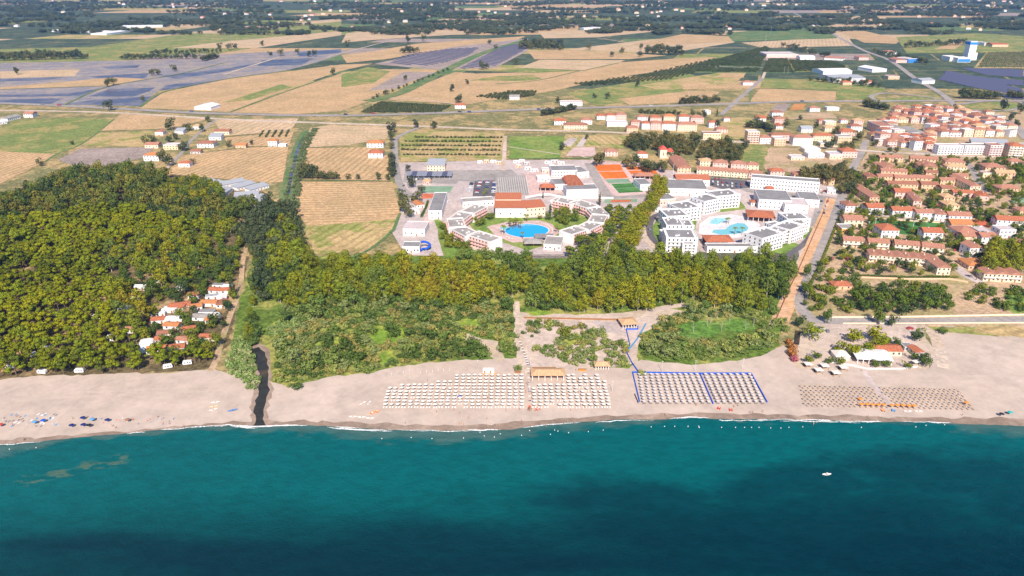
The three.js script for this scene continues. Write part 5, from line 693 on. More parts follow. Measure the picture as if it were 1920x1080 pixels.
wood('gum', 'track_tree', 'slim tree lining the sandy track by the creek', 'tree', 'trees along the creek track', 'creek_thicket', 'thicket along the creek', fill([[462, 650], [466, 600], [474, 520], [482, 450], [500, 445], [490, 520], [482, 580], [476, 645]], 6, 0.4), 0.42, 0.62);
const canalPts = fill([[445, 450], [470, 405], [515, 385], [548, 398], [572, 470], [530, 490], [505, 570], [490, 575], [484, 500], [458, 470]], 8.5, 0.4);
wood('broad', 'canal_tree', 'tree crowding the canal bank', 'tree', 'dark trees by the canal', 'canal_wood', 'dark wood along the canal', canalPts, 1.3, 2.1, 120, [[0.05, 0.075, 0.03], [0.07, 0.09, 0.04], [0.09, 0.105, 0.035]]);
const gumPts = fill([[505, 565], [512, 470], [522, 432], [550, 428], [572, 475], [600, 505], [640, 507], [720, 507], [840, 514], [960, 516], [1060, 510], [1090, 497], [1150, 485], [1200, 494], [1300, 502], [1440, 505], [1488, 518], [1470, 560], [1440, 588], [1400, 592], [1300, 572], [1250, 580], [1180, 586], [1080, 588], [985, 572], [960, 562], [880, 584], [760, 572], [620, 572], [520, 580]], 8.8, 0.46, [[[965, 575], [965, 540], [975, 540], [978, 575]]]);
wood('gum', 'gum_tree', 'gum tree in the belt behind the dunes', 'tree', 'gum trees behind the dunes', 'gum_wood', 'olive-gold gum wood between hotels and dunes', gumPts, 0.62, 1.3);
for (const p of fill([[1148, 470], [1175, 425], [1205, 395], [1228, 350], [1244, 345], [1246, 372], [1222, 405], [1200, 440], [1195, 478]], 8, 0.4)) tree('gum', 'avenue_gum_tree', 'gum tree in the strip between the two hotels', 'tree', 'gum trees between the hotels', p, rr(0.75, 1), pick([4, 5, 6, 7]), rr(0.8, 1.1));
for (const p of fill([[1128, 412], [1150, 398], [1190, 400], [1165, 440], [1120, 478], [1060, 486], [1085, 460], [1130, 440]], 8, 0.4)) tree('pine', 'garden_pine', 'pine beside the pink hotel ring', 'tree', 'pines beside the pink hotel', p, rr(0.85, 1.1), pick(KIND.broad.mats.slice(1, 5)));
for (const q of [[[820, 432], [840, 424], [850, 448], [885, 466], [900, 478], [840, 470]], [[880, 420], [915, 402], [925, 410], [905, 425], [890, 430]], [[1035, 402], [1080, 398], [1085, 415], [1065, 432], [1050, 425]], [[975, 398 + 12], [1040, 408], [1040, 414], [1000, 412]]]) for (const p of fill(q, 7, 0.4)) tree('broad', 'courtyard_tree', 'round tree in the pink hotel garden', 'tree', 'pink hotel garden trees', p, rr(0.7, 1.15), pick([1, 2, 4]));
for (const p of fill([[860, 478], [1000, 482], [1000, 492], [860, 492]], 7, 0.4)) tree('broad', 'olive_tree', 'olive tree at the foot of the pink hotel', 'tree', 'olive trees below the pink hotel', p, rr(0.9, 1.3), pick(KIND.shrub.mats.slice(0, 2)));
// dunes: shrubs, small trees, reeds
const scrubPts = fill([[505, 640], [560, 612], [575, 575], [620, 564], [760, 562], [880, 574], [958, 570], [966, 640], [962, 668], [860, 672], [740, 684], [700, 696], [620, 704], [545, 724], [512, 716], [512, 660]], 4.6, 0.45, [[[870, 622], [932, 638], [955, 680], [885, 655]], [[690, 610], [760, 615], [770, 640], [690, 650]], [[590, 646], [612, 634], [645, 632], [650, 646], [620, 656]], [[700, 668], [722, 658], [746, 662], [742, 680], [712, 684]], [[846, 604], [880, 596], [904, 600], [896, 612], [860, 614]]]);
const scrub2 = [...fill([[985, 602], [1060, 606], [1130, 624], [1175, 632], [1175, 688], [1110, 690], [1080, 686], [1020, 676], [1000, 655]], 5, 0.45, [[[1140, 600], [1210, 600], [1190, 650], [1140, 640]], [[1115, 660], [1135, 655], [1140, 700], [1115, 700]], [[982, 625], [1050, 620], [1040, 650], [990, 655]]]), ...fill([[1200, 640], [1250, 596], [1290, 588], [1330, 580], [1440, 592], [1475, 600], [1475, 630], [1462, 620], [1425, 612], [1400, 600], [1330, 594], [1270, 612], [1290, 640], [1380, 638], [1430, 622], [1462, 626], [1455, 650], [1380, 670], [1290, 680], [1210, 672]], 4.6, 0.45)];
wood('shrub', 'dune_shrub', 'shrub in the scrub behind the sand', 'shrub', 'dune shrubs', 'dune_scrub', 'green scrub between gum wood and beach', [...scrubPts, ...scrub2], 0.8, 1.45);
for (const p of [...fill([[520, 660], [600, 640], [700, 640], [700, 690], [620, 700], [540, 710]], 10, 0.4), ...fill([[560, 610], [700, 600], [860, 610], [860, 650], [700, 640], [560, 640]], 15, 0.45), ...fill([[760, 660], [900, 650], [960, 655], [950, 672], [760, 684]], 9, 0.3), ...fill([[515, 590], [560, 580], [700, 572], [960, 566], [960, 580], [880, 590], [700, 592], [540, 606]], 9.5, 0.4), ...fill([[990, 578], [1080, 592], [1080, 584], [990, 570]], 9, 0.4), ...fill([[1240, 590], [1300, 580], [1440, 592], [1470, 585], [1475, 600], [1300, 592]], 10, 0.4), ...fill([[462, 660], [466, 625], [478, 600], [484, 640], [472, 660]], 6, 0.4), ...fill([[1205, 655], [1260, 630], [1300, 655], [1290, 676], [1215, 670]], 9, 0.4)]) tree('broad', 'dune_tree', 'dense tree standing out of the dune scrub', 'tree', 'dune trees', p, rr(1, 1.6), pick([KIND.broad.mats[0], KIND.shrub.mats[0], KIND.shrub.mats[1], KIND.shrub.mats[5], KIND.shrub.mats[3]]), rr(0.6, 1.15));
for (const [x, y] of [[1326, 612], [1332, 606], [1368, 603], [1300, 622], [1352, 622], [1398, 618], [1345, 600], [1412, 612]]) { const o = thing('bare_tree', 'thin bare pale tree in the green reed hollow', 'tree', G(x, y), rr(0, 6), 'bare trees in the reed hollow'); mesh('trunk', limb(0, -0.2, 0, 0.4, 6.5, 0.2, 0.16, 0.05), M.barkPale, o); for (let i = 0; i < 6; i++) { const a = i * 2.4, h = 2.2 + i * 0.7; mesh('branch', limb(h * 0.06, h, 0.1, Math.cos(a) * 1.7, h + 1.6, Math.sin(a) * 1.7, 0.07, 0.02), M.barkPale, o); } }
mass('reed', 'reed_thicket', 'pale green reeds along the creek mouth', 'reeds', [...fill([[420, 695], [440, 640], [462, 625], [478, 680], [484, 730], [470, 735], [440, 705]], 3.2, 0.45), ...fill([[505, 615], [560, 590], [600, 600], [580, 620], [510, 640]], 3.2, 0.45)], 0.7, 1.2);
mass('reed', 'bank_reeds', 'green reeds along the drainage canal', 'reeds', fill([[532, 395], [540, 350], [552, 300], [566, 262], [582, 244], [600, 240], [585, 260], [574, 290], [566, 330], [560, 395]], 5, 0.4, [[[538, 380], [552, 305], [562, 268], [566, 268], [556, 310], [548, 380]]]), 0.9, 1.4, [[0.14, 0.18, 0.075], [0.11, 0.15, 0.06], [0.18, 0.2, 0.09]]);
tree('shrub', 'lone_shrub', 'single dark bush on the open sand beyond the beach road', 'shrub', null, G(1767, 626), 1.35, 5); tree('shrub', 'lone_shrub', 'small bush growing at the blue fence corner', 'shrub', null, G(1203, 703), 1.15, 2); tree('shrub', 'lone_shrub', 'bush at the back of the creek mouth sand', 'shrub', null, G(556, 730), 1.5, 5); tree('shrub', 'lone_shrub', 'rounded bush on the sand edge in front of the scrub', 'shrub', null, G(690, 698), 1.3, 0); tree('broad', 'lone_tree', 'dark conical tree in the sandy clearing', 'tree', null, G(1060, 634), 1.15, 2); tree('shrub', 'lone_shrub', 'small bush beside the beach bar stairs', 'shrub', null, G(972, 694), 1.1, 0); for (const [x, y, s] of [[1008, 612, 1.5], [1006, 625, 0.9], [981, 626, 0.8], [998, 632, 0.7]]) tree('shrub', 'clearing_bush', 'rounded bush in the sandy clearing', 'shrub', 'bushes in the sandy clearing', G(x, y), s, 5);
// cypresses
for (const [x, y, s] of [[437, 556, 1.35], [1124, 386, 1.1], [1018, 372, 0.6], [1032, 402, 0.95], [1344, 218, 1], [1680, 206, 0.8], [975, 380, 0.4]]) tree('cypress', 'cypress_tree', 'slim dark cypress standing like a column', 'tree', 'cypress trees', G(x, y), s, 0);
// beach restaurant garden
for (const [x, y, s, c] of [[1640, 640, 1.9, 4], [1600, 642, 1.7, 3], [1575, 664, 1.5, 1], [1600, 668, 1.6, 3], [1625, 664, 1.5, 2], [1645, 656, 1.4, 1], [1655, 650, 1.3, 2], [1522, 636, 1.8, 2]]) tree('broad', 'restaurant_pine', 'broad pine shading the beach restaurant yard', 'tree', 'pines of the beach restaurant', G(x, y), s * 0.95, KIND.pine.mats[c], 0.85);
for (const [x, y, s, c, t] of [[1497, 614, 1.1, 3, 1.2], [1672, 612, 1, 3, 1.2], [1645, 608, 1.3, 1, 1.5], [1550, 606, 1.1, 0, 1.3], [1660, 648, 1, 0, 0.8], [1680, 648, 1, 0, 0.8], [1715, 640, 1.1, 3, 1], [1725, 632, 0.9, 1, 1], [1728, 682, 1, 3, 1.1], [1735, 688, 1, 0, 1.1], [1712, 674, 0.9, 1, 0.9], [1700, 690, 0.9, 2, 0.7], [1640, 688, 0.9, 1, 0.7], [1660, 688, 0.9, 1, 0.7], [1575, 684, 1, 2, 0.8], [1555, 682, 0.9, 1, 0.7], [1515, 682, 1, 2, 0.8], [1530, 672, 0.9, 1, 0.8]]) tree('broad', 'restaurant_garden_tree', 'tree around the beach restaurant', 'tree', 'beach restaurant garden trees', G(x, y), s, c, t);
const rust = std({ color: lin(0.36, 0.15, 0.04), roughness: 0.85 }), pinkFlower = std({ color: lin(0.38, 0.1, 0.12), roughness: 0.85 }), redLeaf = std({ color: lin(0.4, 0.06, 0.05), roughness: 0.85 });
for (const [x, y] of [[1478, 646], [1484, 655], [1481, 664], [1486, 670]]) tree('shrub', 'rust_shrub', 'rust-coloured shrub on the dry ditch edge', 'shrub', 'rust shrubs', G(x, y), 1.3, rust, 1.3); for (const [x, y] of [[1488, 676], [1556, 488], [1590, 488], [1740, 500], [1790, 442], [1758, 390], [1762, 398], [1838, 478]]) tree('shrub', 'bougainvillea', 'magenta flowering bush in a dry garden', 'shrub', 'magenta flowering bushes', G(x, y), 1.3, pinkFlower); tree('broad', 'red_tree', 'bright red flowering tree in the wood clearing', 'tree', null, G(224, 384), 1.15, redLeaf);
// village gardens
const gardens = [[[1500, 575], [1515, 500], [1550, 470], [1560, 490], [1530, 540], [1515, 590]], [[1560, 480], [1620, 485], [1625, 515], [1600, 520]], [[1620, 478], [1780, 488], [1790, 495], [1640, 492]], [[1580, 470], [1620, 472], [1620, 480], [1575, 478]], [[1630, 498], [1780, 510], [1800, 520], [1640, 515]], [[1590, 440], [1650, 448], [1640, 456], [1580, 452]], [[1690, 445], [1730, 450], [1725, 460], [1690, 458]], [[1770, 452], [1815, 460], [1815, 480], [1770, 470]], [[1600, 405], [1665, 412], [1660, 418], [1600, 416]], [[1660, 380], [1680, 378], [1680, 400], [1655, 398]], [[1730, 378], [1765, 380], [1765, 408], [1740, 405]], [[1650, 360], [1662, 346], [1668, 360], [1655, 390]], [[1595, 330], [1640, 330], [1640, 350], [1600, 350]], [[1760, 328], [1785, 326], [1785, 336], [1764, 338]], [[1800, 345], [1815, 345], [1815, 362], [1800, 362]], [[1840, 338], [1870, 340], [1870, 362], [1845, 360]], [[1870, 300], [1925, 300], [1925, 345], [1900, 345], [1895, 320]], [[1815, 398], [1860, 400], [1866, 420], [1845, 415], [1820, 408]], [[1850, 455], [1925, 450], [1925, 475], [1870, 472]], [[1700, 310], [1724, 310], [1724, 330], [1702, 330]], [[1900, 400], [1925, 398], [1925, 415], [1905, 412]], [[1880, 365], [1925, 362], [1925, 372], [1880, 372]]];
const gardenPts = [...gardens.flatMap((q) => fill(q, 8.5, 0.42)), ...fill([[1590, 330], [1640, 296], [1920, 300], [1920, 480], [1800, 510], [1600, 490], [1560, 470]], 12, 0.45)].filter(free);
wood('broad', 'garden_tree', 'tree in a terraced village garden', 'tree', 'village garden trees', 'garden_greenery', 'garden trees of the village', gardenPts, 0.6, 1.15);
for (const p of fill([[1845, 520], [1850, 480], [1880, 470], [1920, 475], [1935, 500], [1920, 515], [1880, 518]], 9, 0.35)) tree('gum', 'park_gum_tree', 'gum tree among the village houses', 'tree', 'tall gum trees in the village', p, rr(0.9, 1.15), pick([5, 2, 6, 4]));
for (const p of fill([[1590, 585], [1610, 555], [1700, 550], [1770, 560], [1780, 590], [1700, 594], [1610, 594]], 9, 0.4)) tree('broad', 'thicket_tree', 'tree in the thicket beside the beach road', 'tree', 'thicket by the beach road', p, rr(1.1, 1.6), pick([0, 1, 3, 1]));
for (const p of [...fill([[1790, 545], [1850, 540], [1925, 545], [1925, 590], [1880, 590], [1800, 560]], 9, 0.4), ...fill([[1520, 590], [1530, 540], [1545, 540], [1535, 595]], 7, 0.4), ...fill([[1640, 535], [1780, 540], [1780, 552], [1640, 548]], 8, 0.45), ...fill([[1530, 580], [1545, 500], [1610, 500], [1620, 530], [1600, 590], [1560, 592]], 11, 0.45)].filter(free)) tree('shrub', 'roadside_bush', 'bush on the dry ground by the beach road', 'shrub', 'bushes by the beach road', p, rr(1, 2), pick(KIND.broad.mats.slice(0, 3)), rr(0.9, 1.3));
// hedges
function hedge(label, px, w, h) { const L = [], line = px.map((p) => G(...p)); for (let i = 0; i < line.length - 1; i++) { const n = Math.ceil(line[i].distanceTo(line[i + 1]) / (w * 0.5)); for (let j = 0; j < n; j++) { const p = line[i].clone().lerp(line[i + 1], j / n); L.push([p.x, h * rr(0.35, 0.65), p.z, w * rr(0.45, 0.65)]); } } const m = mesh(numbered('hedge'), crownGeo(L, L.length * 60, 0.45, h / w), pick(KIND.broad.mats.slice(0, 3)), scene); return tag(m, label, 'hedge', null, 'stuff'); }
hedge('clipped hedge along the seaward terrace gardens', [[1612, 518], [1700, 521], [1780, 521]], 2, 1.8); hedge('clipped hedge in front of the village end wing', [[1735, 519], [1800, 521]], 2, 1.6); hedge('tall hedge beside the brick path of the white block', [[790, 408], [798, 392], [803, 378]], 2.4, 2.5); hedge('hedge above the pink terraces car park', [[1300, 330], [1400, 337], [1430, 339]], 2.4, 1.8); hedge('hedge along the pale village road', [[1515, 545], [1545, 480], [1575, 405]], 2, 1.8);
// field trees: rows and lone ones
const farCols = [[0.07, 0.09, 0.04], [0.09, 0.105, 0.04], [0.12, 0.12, 0.045], [0.06, 0.075, 0.04]].map((c) => std({ color: lin(...c), roughness: 0.85 })); farCols.forEach((m, i) => tint.set(m, ['dark green', 'green', 'olive', 'dark'][i]));
for (const [x, y, s] of [[32, 140, 2], [202, 163, 2], [213, 160, 2.2], [285, 142, 2.2], [296, 141, 2.2], [327, 134, 2.2], [205, 208, 2.2], [268, 190, 1.4], [507, 105, 2], [527, 105, 2.4], [558, 103, 1.8], [580, 107, 2], [590, 106, 2], [625, 141, 2], [430, 94, 2.6], [413, 93, 2.4], [440, 92, 2.6], [540, 56, 2.6], [492, 86, 2], [726, 64, 2.6], [745, 66, 2.2], [765, 80, 2.6], [795, 78, 2.4], [860, 193, 2.4], [848, 172, 1.7], [876, 158, 1.5], [760, 151, 1.5], [652, 88, 2.4], [918, 83, 2.2], [930, 92, 2], [903, 131, 2.4], [912, 130, 2], [968, 122, 2.2], [1050, 95, 2], [1104, 94, 2.2], [1147, 107, 1.8], [1166, 100, 2.4], [1200, 107, 2.2], [1202, 93, 2], [1115, 184, 1.4], [1139, 186, 1.4], [1046, 193, 1.5], [1195, 163, 1.5], [320, 244, 2.4], [352, 246, 1.7], [380, 248, 1.4], [390, 230, 1.4], [275, 272, 1.6], [288, 272, 1.6], [318, 268, 1.6], [330, 262, 1.5], [342, 284, 1.6], [348, 282, 1.3], [306, 304, 2], [318, 312, 1.8], [362, 308, 1], [430, 276, 1.2], [135, 272, 0.9], [77, 312, 1.2], [472, 272, 0.9], [734, 265, 1.7], [733, 250, 2.2], [735, 280, 1.4], [780, 240, 1.6], [815, 240, 1.4], [812, 242, 1.2], [1054, 283, 1.5], [1100, 262, 1], [765, 322, 1], [772, 352, 1.6], [755, 378, 1.7], [780, 382, 1.9], [760, 400, 2], [768, 408, 1.6], [790, 364, 1.2], [730, 322, 1], [653, 337, 1], [672, 337, 1], [710, 338, 1.1], [728, 338, 1], [1676, 262, 1.2], [1735, 232, 1.4], [1790, 214, 1.8], [1880, 208, 2.4], [1912, 214, 2.2], [1895, 228, 1.6], [1905, 240, 1.6], [1500, 225, 1.1], [1473, 240, 1.6], [1530, 240, 1.4], [1566, 252, 1.6], [1608, 264, 1.8], [1580, 282, 1.6], [1596, 282, 1.6], [1560, 278, 1.8], [1548, 280, 1.6], [1640, 275, 1.3], [1666, 286, 1.4], [1680, 287, 1.3], [1395, 280, 1.7], [1383, 300, 1.6], [1345, 240, 1.5], [1300, 236, 1], [1310, 222, 1.5], [1298, 220, 1.5], [1320, 220, 1.5]]) tree('broad', 'field_tree', 'lone tree standing between open fields', 'tree', 'lone field trees', G(x, y), s, pick(farCols), rr(0.9, 1.3));
const rowOf = (x1, y1, x2, y2, n, s) => { const out = []; for (let i = 0; i < n; i++) { const t = (i + rr(-0.3, 0.3)) / n; out.push([x1 + (x2 - x1) * t, y1 + (y2 - y1) * t, s * rr(0.75, 1.25)]); } return out; };
for (const [x, y, s] of [...rowOf(0, 114, 170, 110, 26, 2.6), ...rowOf(0, 108, 150, 106, 18, 2.6), ...rowOf(230, 112, 375, 110, 22, 2), ...rowOf(380, 115, 412, 108, 9, 2.2), ...rowOf(285, 103, 420, 98, 18, 1.8), ...rowOf(978, 92, 1060, 93, 16, 2.8), ...rowOf(980, 86, 1055, 86, 14, 2.8), ...rowOf(1214, 96, 1280, 98, 14, 2.8), ...rowOf(1214, 102, 1290, 104, 10, 2.4), ...rowOf(760, 55, 830, 54, 16, 2.4), ...rowOf(875, 65, 920, 60, 12, 2.4), ...rowOf(755, 100, 785, 98, 7, 2.4), ...rowOf(1018, 218, 1080, 206, 16, 1.6), ...rowOf(565, 335, 640, 337, 10, 1.4), ...rowOf(572, 330, 600, 333, 4, 1.9), ...rowOf(735, 300, 737, 338, 8, 1.4), ...rowOf(1200, 213, 1280, 216, 16, 1), ...rowOf(1420, 233, 1450, 252, 8, 1.4), ...rowOf(1400, 240, 1440, 242, 8, 1.5), ...rowOf(1700, 90, 1810, 84, 16, 2.4), ...rowOf(1800, 185, 1875, 186, 14, 2.2), ...rowOf(1890, 184, 1925, 186, 6, 2.2), ...rowOf(1520, 152, 1660, 166, 14, 1.7), ...rowOf(1640, 100, 1740, 122, 16, 2), ...rowOf(1280, 195, 1350, 192, 14, 1.8), ...rowOf(1620, 200, 1665, 208, 9, 1.8), ...rowOf(1470, 90, 1560, 110, 12, 2.2), ...rowOf(1440, 225, 1480, 228, 6, 1.1), ...rowOf(840, 132, 690, 190, 16, 1)]) tree('broad', 'hedgerow_tree', 'tree in a hedgerow on the plain', 'tree', 'hedgerow trees on the plain', G(x, y), s, pick(farCols), rr(0.8, 1.1));
const midWood = [...fill([[1170, 283], [1180, 265], [1260, 262], [1310, 270], [1300, 290], [1262, 300], [1230, 285]], 11, 0.35), ...fill([[1310, 312], [1320, 275], [1360, 272], [1390, 290], [1380, 312]], 9, 0.35), ...fill([[1118, 312], [1180, 308], [1250, 320], [1250, 332], [1120, 306]], 11, 0.4), ...fill([[1500, 345], [1512, 330], [1590, 322], [1595, 340], [1565, 350]], 8, 0.35), ...fill([[1575, 365], [1590, 350], [1610, 352], [1595, 372]], 8, 0.3)];
wood('broad', 'park_tree', 'park tree between hotels and town', 'tree', 'park trees below the town', 'park_wood', 'trees below the town', midWood, 1.3, 2, 300, [[0.1, 0.105, 0.035], [0.14, 0.125, 0.04], [0.075, 0.09, 0.035], [0.17, 0.14, 0.045]]);
// orchards, vineyards and far groves: rows nobody could count
function rows(px, gap, along, turn) { const poly = px.map((p) => G(...p)), c = poly[0], out = [], cs = Math.cos(turn), sn = Math.sin(turn); for (let i = -140; i < 140; i++) for (let j = -220; j < 220; j++) { const a = i * gap, b = j * along, x = c.x + b * cs - a * sn, z = c.z + b * sn + a * cs; if (inside(poly, x, z)) out.push(V(x + rr(-0.4, 0.4), 0, z + rr(-0.4, 0.4))); } return out; }
const orchard = (name, label, pts, a, b, cols) => mass('shrub', name, label, 'orchard', pts, a, b, cols, 0.8, 1.1), dk = [[0.06, 0.085, 0.035], [0.08, 0.1, 0.04], [0.1, 0.115, 0.045]];
orchard('orchard_rows', 'rows of small dark trees across the stubble orchard', rows([[752, 300], [755, 262], [800, 254], [944, 252], [940, 300]], 26, 5, 0.02), 0.8, 1.3, dk);
orchard('vineyard_rows', 'dark vineyard rows above the motorway', rows([[674, 212], [712, 191], [848, 198], [825, 211]], 7, 3, 0.3), 0.7, 0.9, dk); orchard('vineyard_rows', 'rows of young trees beside the farmhouse', rows([[486, 258], [490, 246], [552, 244], [548, 256]], 9, 4, 1.4), 0.6, 0.9, dk);
orchard('orchard_rows', 'dark orchard block by the road across the plain', [...rows([[1310, 122], [1435, 88], [1442, 91], [1425, 125]], 9, 6, 0.6), ...rows([[1430, 136], [1440, 111], [1474, 111], [1486, 136]], 9, 6, 1.2), ...rows([[1478, 113], [1565, 116], [1590, 130], [1492, 135]], 13, 6, 1.1), ...rows([[1300, 129], [1424, 129], [1420, 136], [1290, 135]], 12, 6, 0.2)], 1.2, 1.7, dk);
orchard('orchard_rows', 'olive grove along the field edge', [...rows([[895, 182], [960, 172], [1010, 172], [1000, 180], [950, 188]], 9, 7, 0.15), ...rows([[1080, 158], [1200, 142], [1345, 110], [1360, 122], [1250, 150], [1100, 162]], 12, 8, 0.35)], 1.2, 1.8, dk);
orchard('vineyard_rows', 'pale vineyard rows beside the silo tower', rows([[1832, 127], [1852, 99], [1925, 97], [1925, 127]], 14, 6, 1.2), 0.9, 1.2, [[0.13, 0.16, 0.07], [0.16, 0.17, 0.08]]);
{   // far groves: patches of dark trees, denser towards the hills
  const pts = []; const grove = (px, py, rx, ry, n) => { for (let i = 0; i < n; i++) { const a = rr(0, 6.28), q = Math.sqrt(rnd()); const y = py + Math.sin(a) * q * ry; if (y > 1.5) pts.push(G(px + Math.cos(a) * q * rx, y)); } };
  for (let i = 0; i < 330; i++) { const y = 3 + 62 * Math.pow(rnd(), 1.4); grove(rr(-40, 1960), y, rr(15, 70), rr(0.6, 2.2), Math.round(rr(14, 42))); }
  mass('broad', 'far_groves', 'blue-green groves over the far plain', 'groves', pts, 2.2, 3.6, [[0.07, 0.095, 0.05], [0.09, 0.11, 0.05], [0.11, 0.125, 0.055]], 0.5, 0.8);
}
// solar farms: rows of dark tilted panels
function solarFarm(label, quads, gap, turn, mat, len) { const o = thing('solar_farm', label, 'solar farm', V(0, 0, 0)); for (const px of quads) { const poly = px.map((p) => G(...p)), c = poly[0], cs = Math.cos(turn), sn = Math.sin(turn); for (let i = -80; i < 80; i++) { let s = null, e = null; for (let j = -160; j <= 160; j++) { const b = j * 4, a = i * gap, x = c.x + b * cs - a * sn, z = c.z + b * sn + a * cs; if (inside(poly, x, z)) { s ??= V(x, 0, z); e = V(x, 0, z); } } if (s && s.distanceTo(e) > 8) { const m = mesh('panel_row', unitBox, mat, o); m.position.copy(s).add(e).multiplyScalar(0.5).setY(1.2); m.rotation.set(0, -turn, 0); m.rotateX(0.25); m.scale.set(s.distanceTo(e), 0.15, len); } } } }
solarFarm('dark violet solar farm at the town end of the plain', [[[1758, 150], [1775, 132], [1920, 168], [1920, 180], [1840, 168]], [[1800, 128], [1880, 130], [1920, 132], [1920, 146], [1850, 142]], [[1795, 138], [1850, 146], [1920, 152], [1920, 162], [1840, 156]], [[1860, 172], [1920, 184], [1920, 190], [1880, 184]]], 10, 0.1, M.solar, 4.2); solarFarm('grey solar rows in the middle of the stubble plain', [[[728, 120], [760, 102], [840, 92], [900, 89], [880, 104], [840, 116], [800, 124]], [[858, 130], [940, 88], [1000, 77], [988, 92], [930, 124]]], 22, 0.75, M.solar, 5);
// ---------- beach: shades, loungers, huts ----------
function shadeProto(canvas, r, h, tall, poleMat, straw) {
  const o = new THREE.Group(), n = 8, pos = [], idx = []; pos.push(0, tall, 0);
  for (let i = 0; i < n; i++) { const a = i / n * 6.2832; pos.push(Math.cos(a) * r * 0.55, tall * 0.52, Math.sin(a) * r * 0.55); } for (let i = 0; i < n; i++) { const a = i / n * 6.2832; pos.push(Math.cos(a) * r, 0, Math.sin(a) * r); }
  for (let i = 0; i < n; i++) { const j = (i + 1) % n; idx.push(0, 1 + j, 1 + i, 1 + i, 1 + j, 9 + j, 1 + i, 9 + j, 9 + i); }
  const g = new THREE.BufferGeometry(); g.setAttribute('position', new THREE.Float32BufferAttribute(pos, 3)); g.setIndex(idx); const t = g.toNonIndexed(); t.computeVertexNormals();
  mesh('canopy', t, canvas, o).position.y = h; const p = mesh('pole', new THREE.CylinderGeometry(0.04, 0.04, h + tall, 6), poleMat, o); p.position.y = (h + tall) / 2; return o;
}
const bedGeo = mergeGeometries([boxGeo(-0.33, 0.33, 0.28, 0.36, -0.6, 0.9), boxGeo(-0.33, 0.33, 0, 0.07, -0.62, 0).rotateX(-0.6).translate(0, 0.3, -0.56), boxGeo(-0.3, -0.25, 0, 0.28, 0.7, 0.75), boxGeo(0.25, 0.3, 0, 0.28, 0.7, 0.75), boxGeo(-0.3, -0.25, 0, 0.28, -0.5, -0.45), boxGeo(0.25, 0.3, 0, 0.28, -0.5, -0.45)]);
function beds(list, mat, what, where) {   // the ones that show largest are things, the rest a mass
  list.sort((a, b) => b.z - a.z);
  list.slice(0, 100).forEach((p) => { const m = mesh(numbered('sun_lounger'), bedGeo, mat, scene); m.position.copy(p); m.rotation.y = p.turn; tag(m, `${what} sun lounger ${where}`, 'sun lounger', `${what} loungers ${where}`); });
  const rest = list.slice(100); if (!rest.length) return;
  const im = new THREE.InstancedMesh(bedGeo, mat, rest.length); im.name = numbered('sun_loungers'); rest.forEach((p, i) => { dummy.position.copy(p); dummy.rotation.set(0, p.turn, 0); dummy.scale.set(1, 1, 1); dummy.updateMatrix(); im.setMatrixAt(i, dummy.matrix); }); tag(im, `further ${what} sun loungers ${where}`, 'sun loungers', null, 'stuff'); scene.add(im);
}
const lerp2 = (a, b, t) => [a[0] + (b[0] - a[0]) * t, a[1] + (b[1] - a[1]) * t];
{   // white parasols: columns of up to ten, in two halves beside the bar
  const proto = shadeProto(M.canvasWhite, 1.22, 2.05, 0.55, M.pole), bedsHere = [];
  const bottomL = [722, 763], topL = [738, 708], bottomR = [1142, 763], topR = [1130, 708], cols = 37;
  for (let c = 0; c < cols; c++) {
    const u = c / (cols - 1), a = lerp2(bottomL, bottomR, u), b = lerp2(topL, topR, u), x0 = a[0]; if (x0 > 985 && x0 < 999) continue;
    for (let r = 0; r < 10; r++) {
      const p = lerp2(a, b, r / 9); if (c < 2 && r > 5) continue; if (c < 8 && r > 6) continue; if (c < 11 && r > 7) continue; if (p[0] > 994 && p[0] < 1062 && r > 6) continue; if (c % 2 === 0 && r === 9 && c > 30) continue;
      if (rnd() < 0.03) continue; const o = proto.clone(); o.name = numbered('beach_umbrella'); o.position.copy(G(...p)).add(V(rr(-0.35, 0.35), 0, rr(-0.3, 0.3))); o.rotation.y = rr(0, 0.8); tag(o, 'cream beach umbrella in the dense block beside the straw-roofed bar', 'umbrella', 'cream beach umbrellas'); scene.add(o);
      for (const s of [-0.75, 0.75]) bedsHere.push(Object.assign(o.position.clone().add(V(s, 0, 0.5)), { turn: rr(-0.1, 0.1) }));
    }
  }
  beds(bedsHere, M.bedWhite, 'white', 'under the cream beach umbrellas');
  for (const [x, y] of [[735, 705], [745, 703], [757, 702], [768, 698], [789, 702], [800, 700], [811, 700], [822, 697], [832, 698], [843, 697], [758, 709], [769, 708]]) { const o = thing('folded_umbrella', 'folded cream umbrella standing behind the last row', 'umbrella', G(x, y), 0, 'folded cream umbrellas'); mesh('cloth', new THREE.CylinderGeometry(0.05, 0.18, 1.7, 8).translate(0, 1.6, 0), M.canvasWhite, o); mesh('pole', new THREE.CylinderGeometry(0.04, 0.04, 2.5, 6).translate(0, 1.25, 0), M.pole, o); }
}
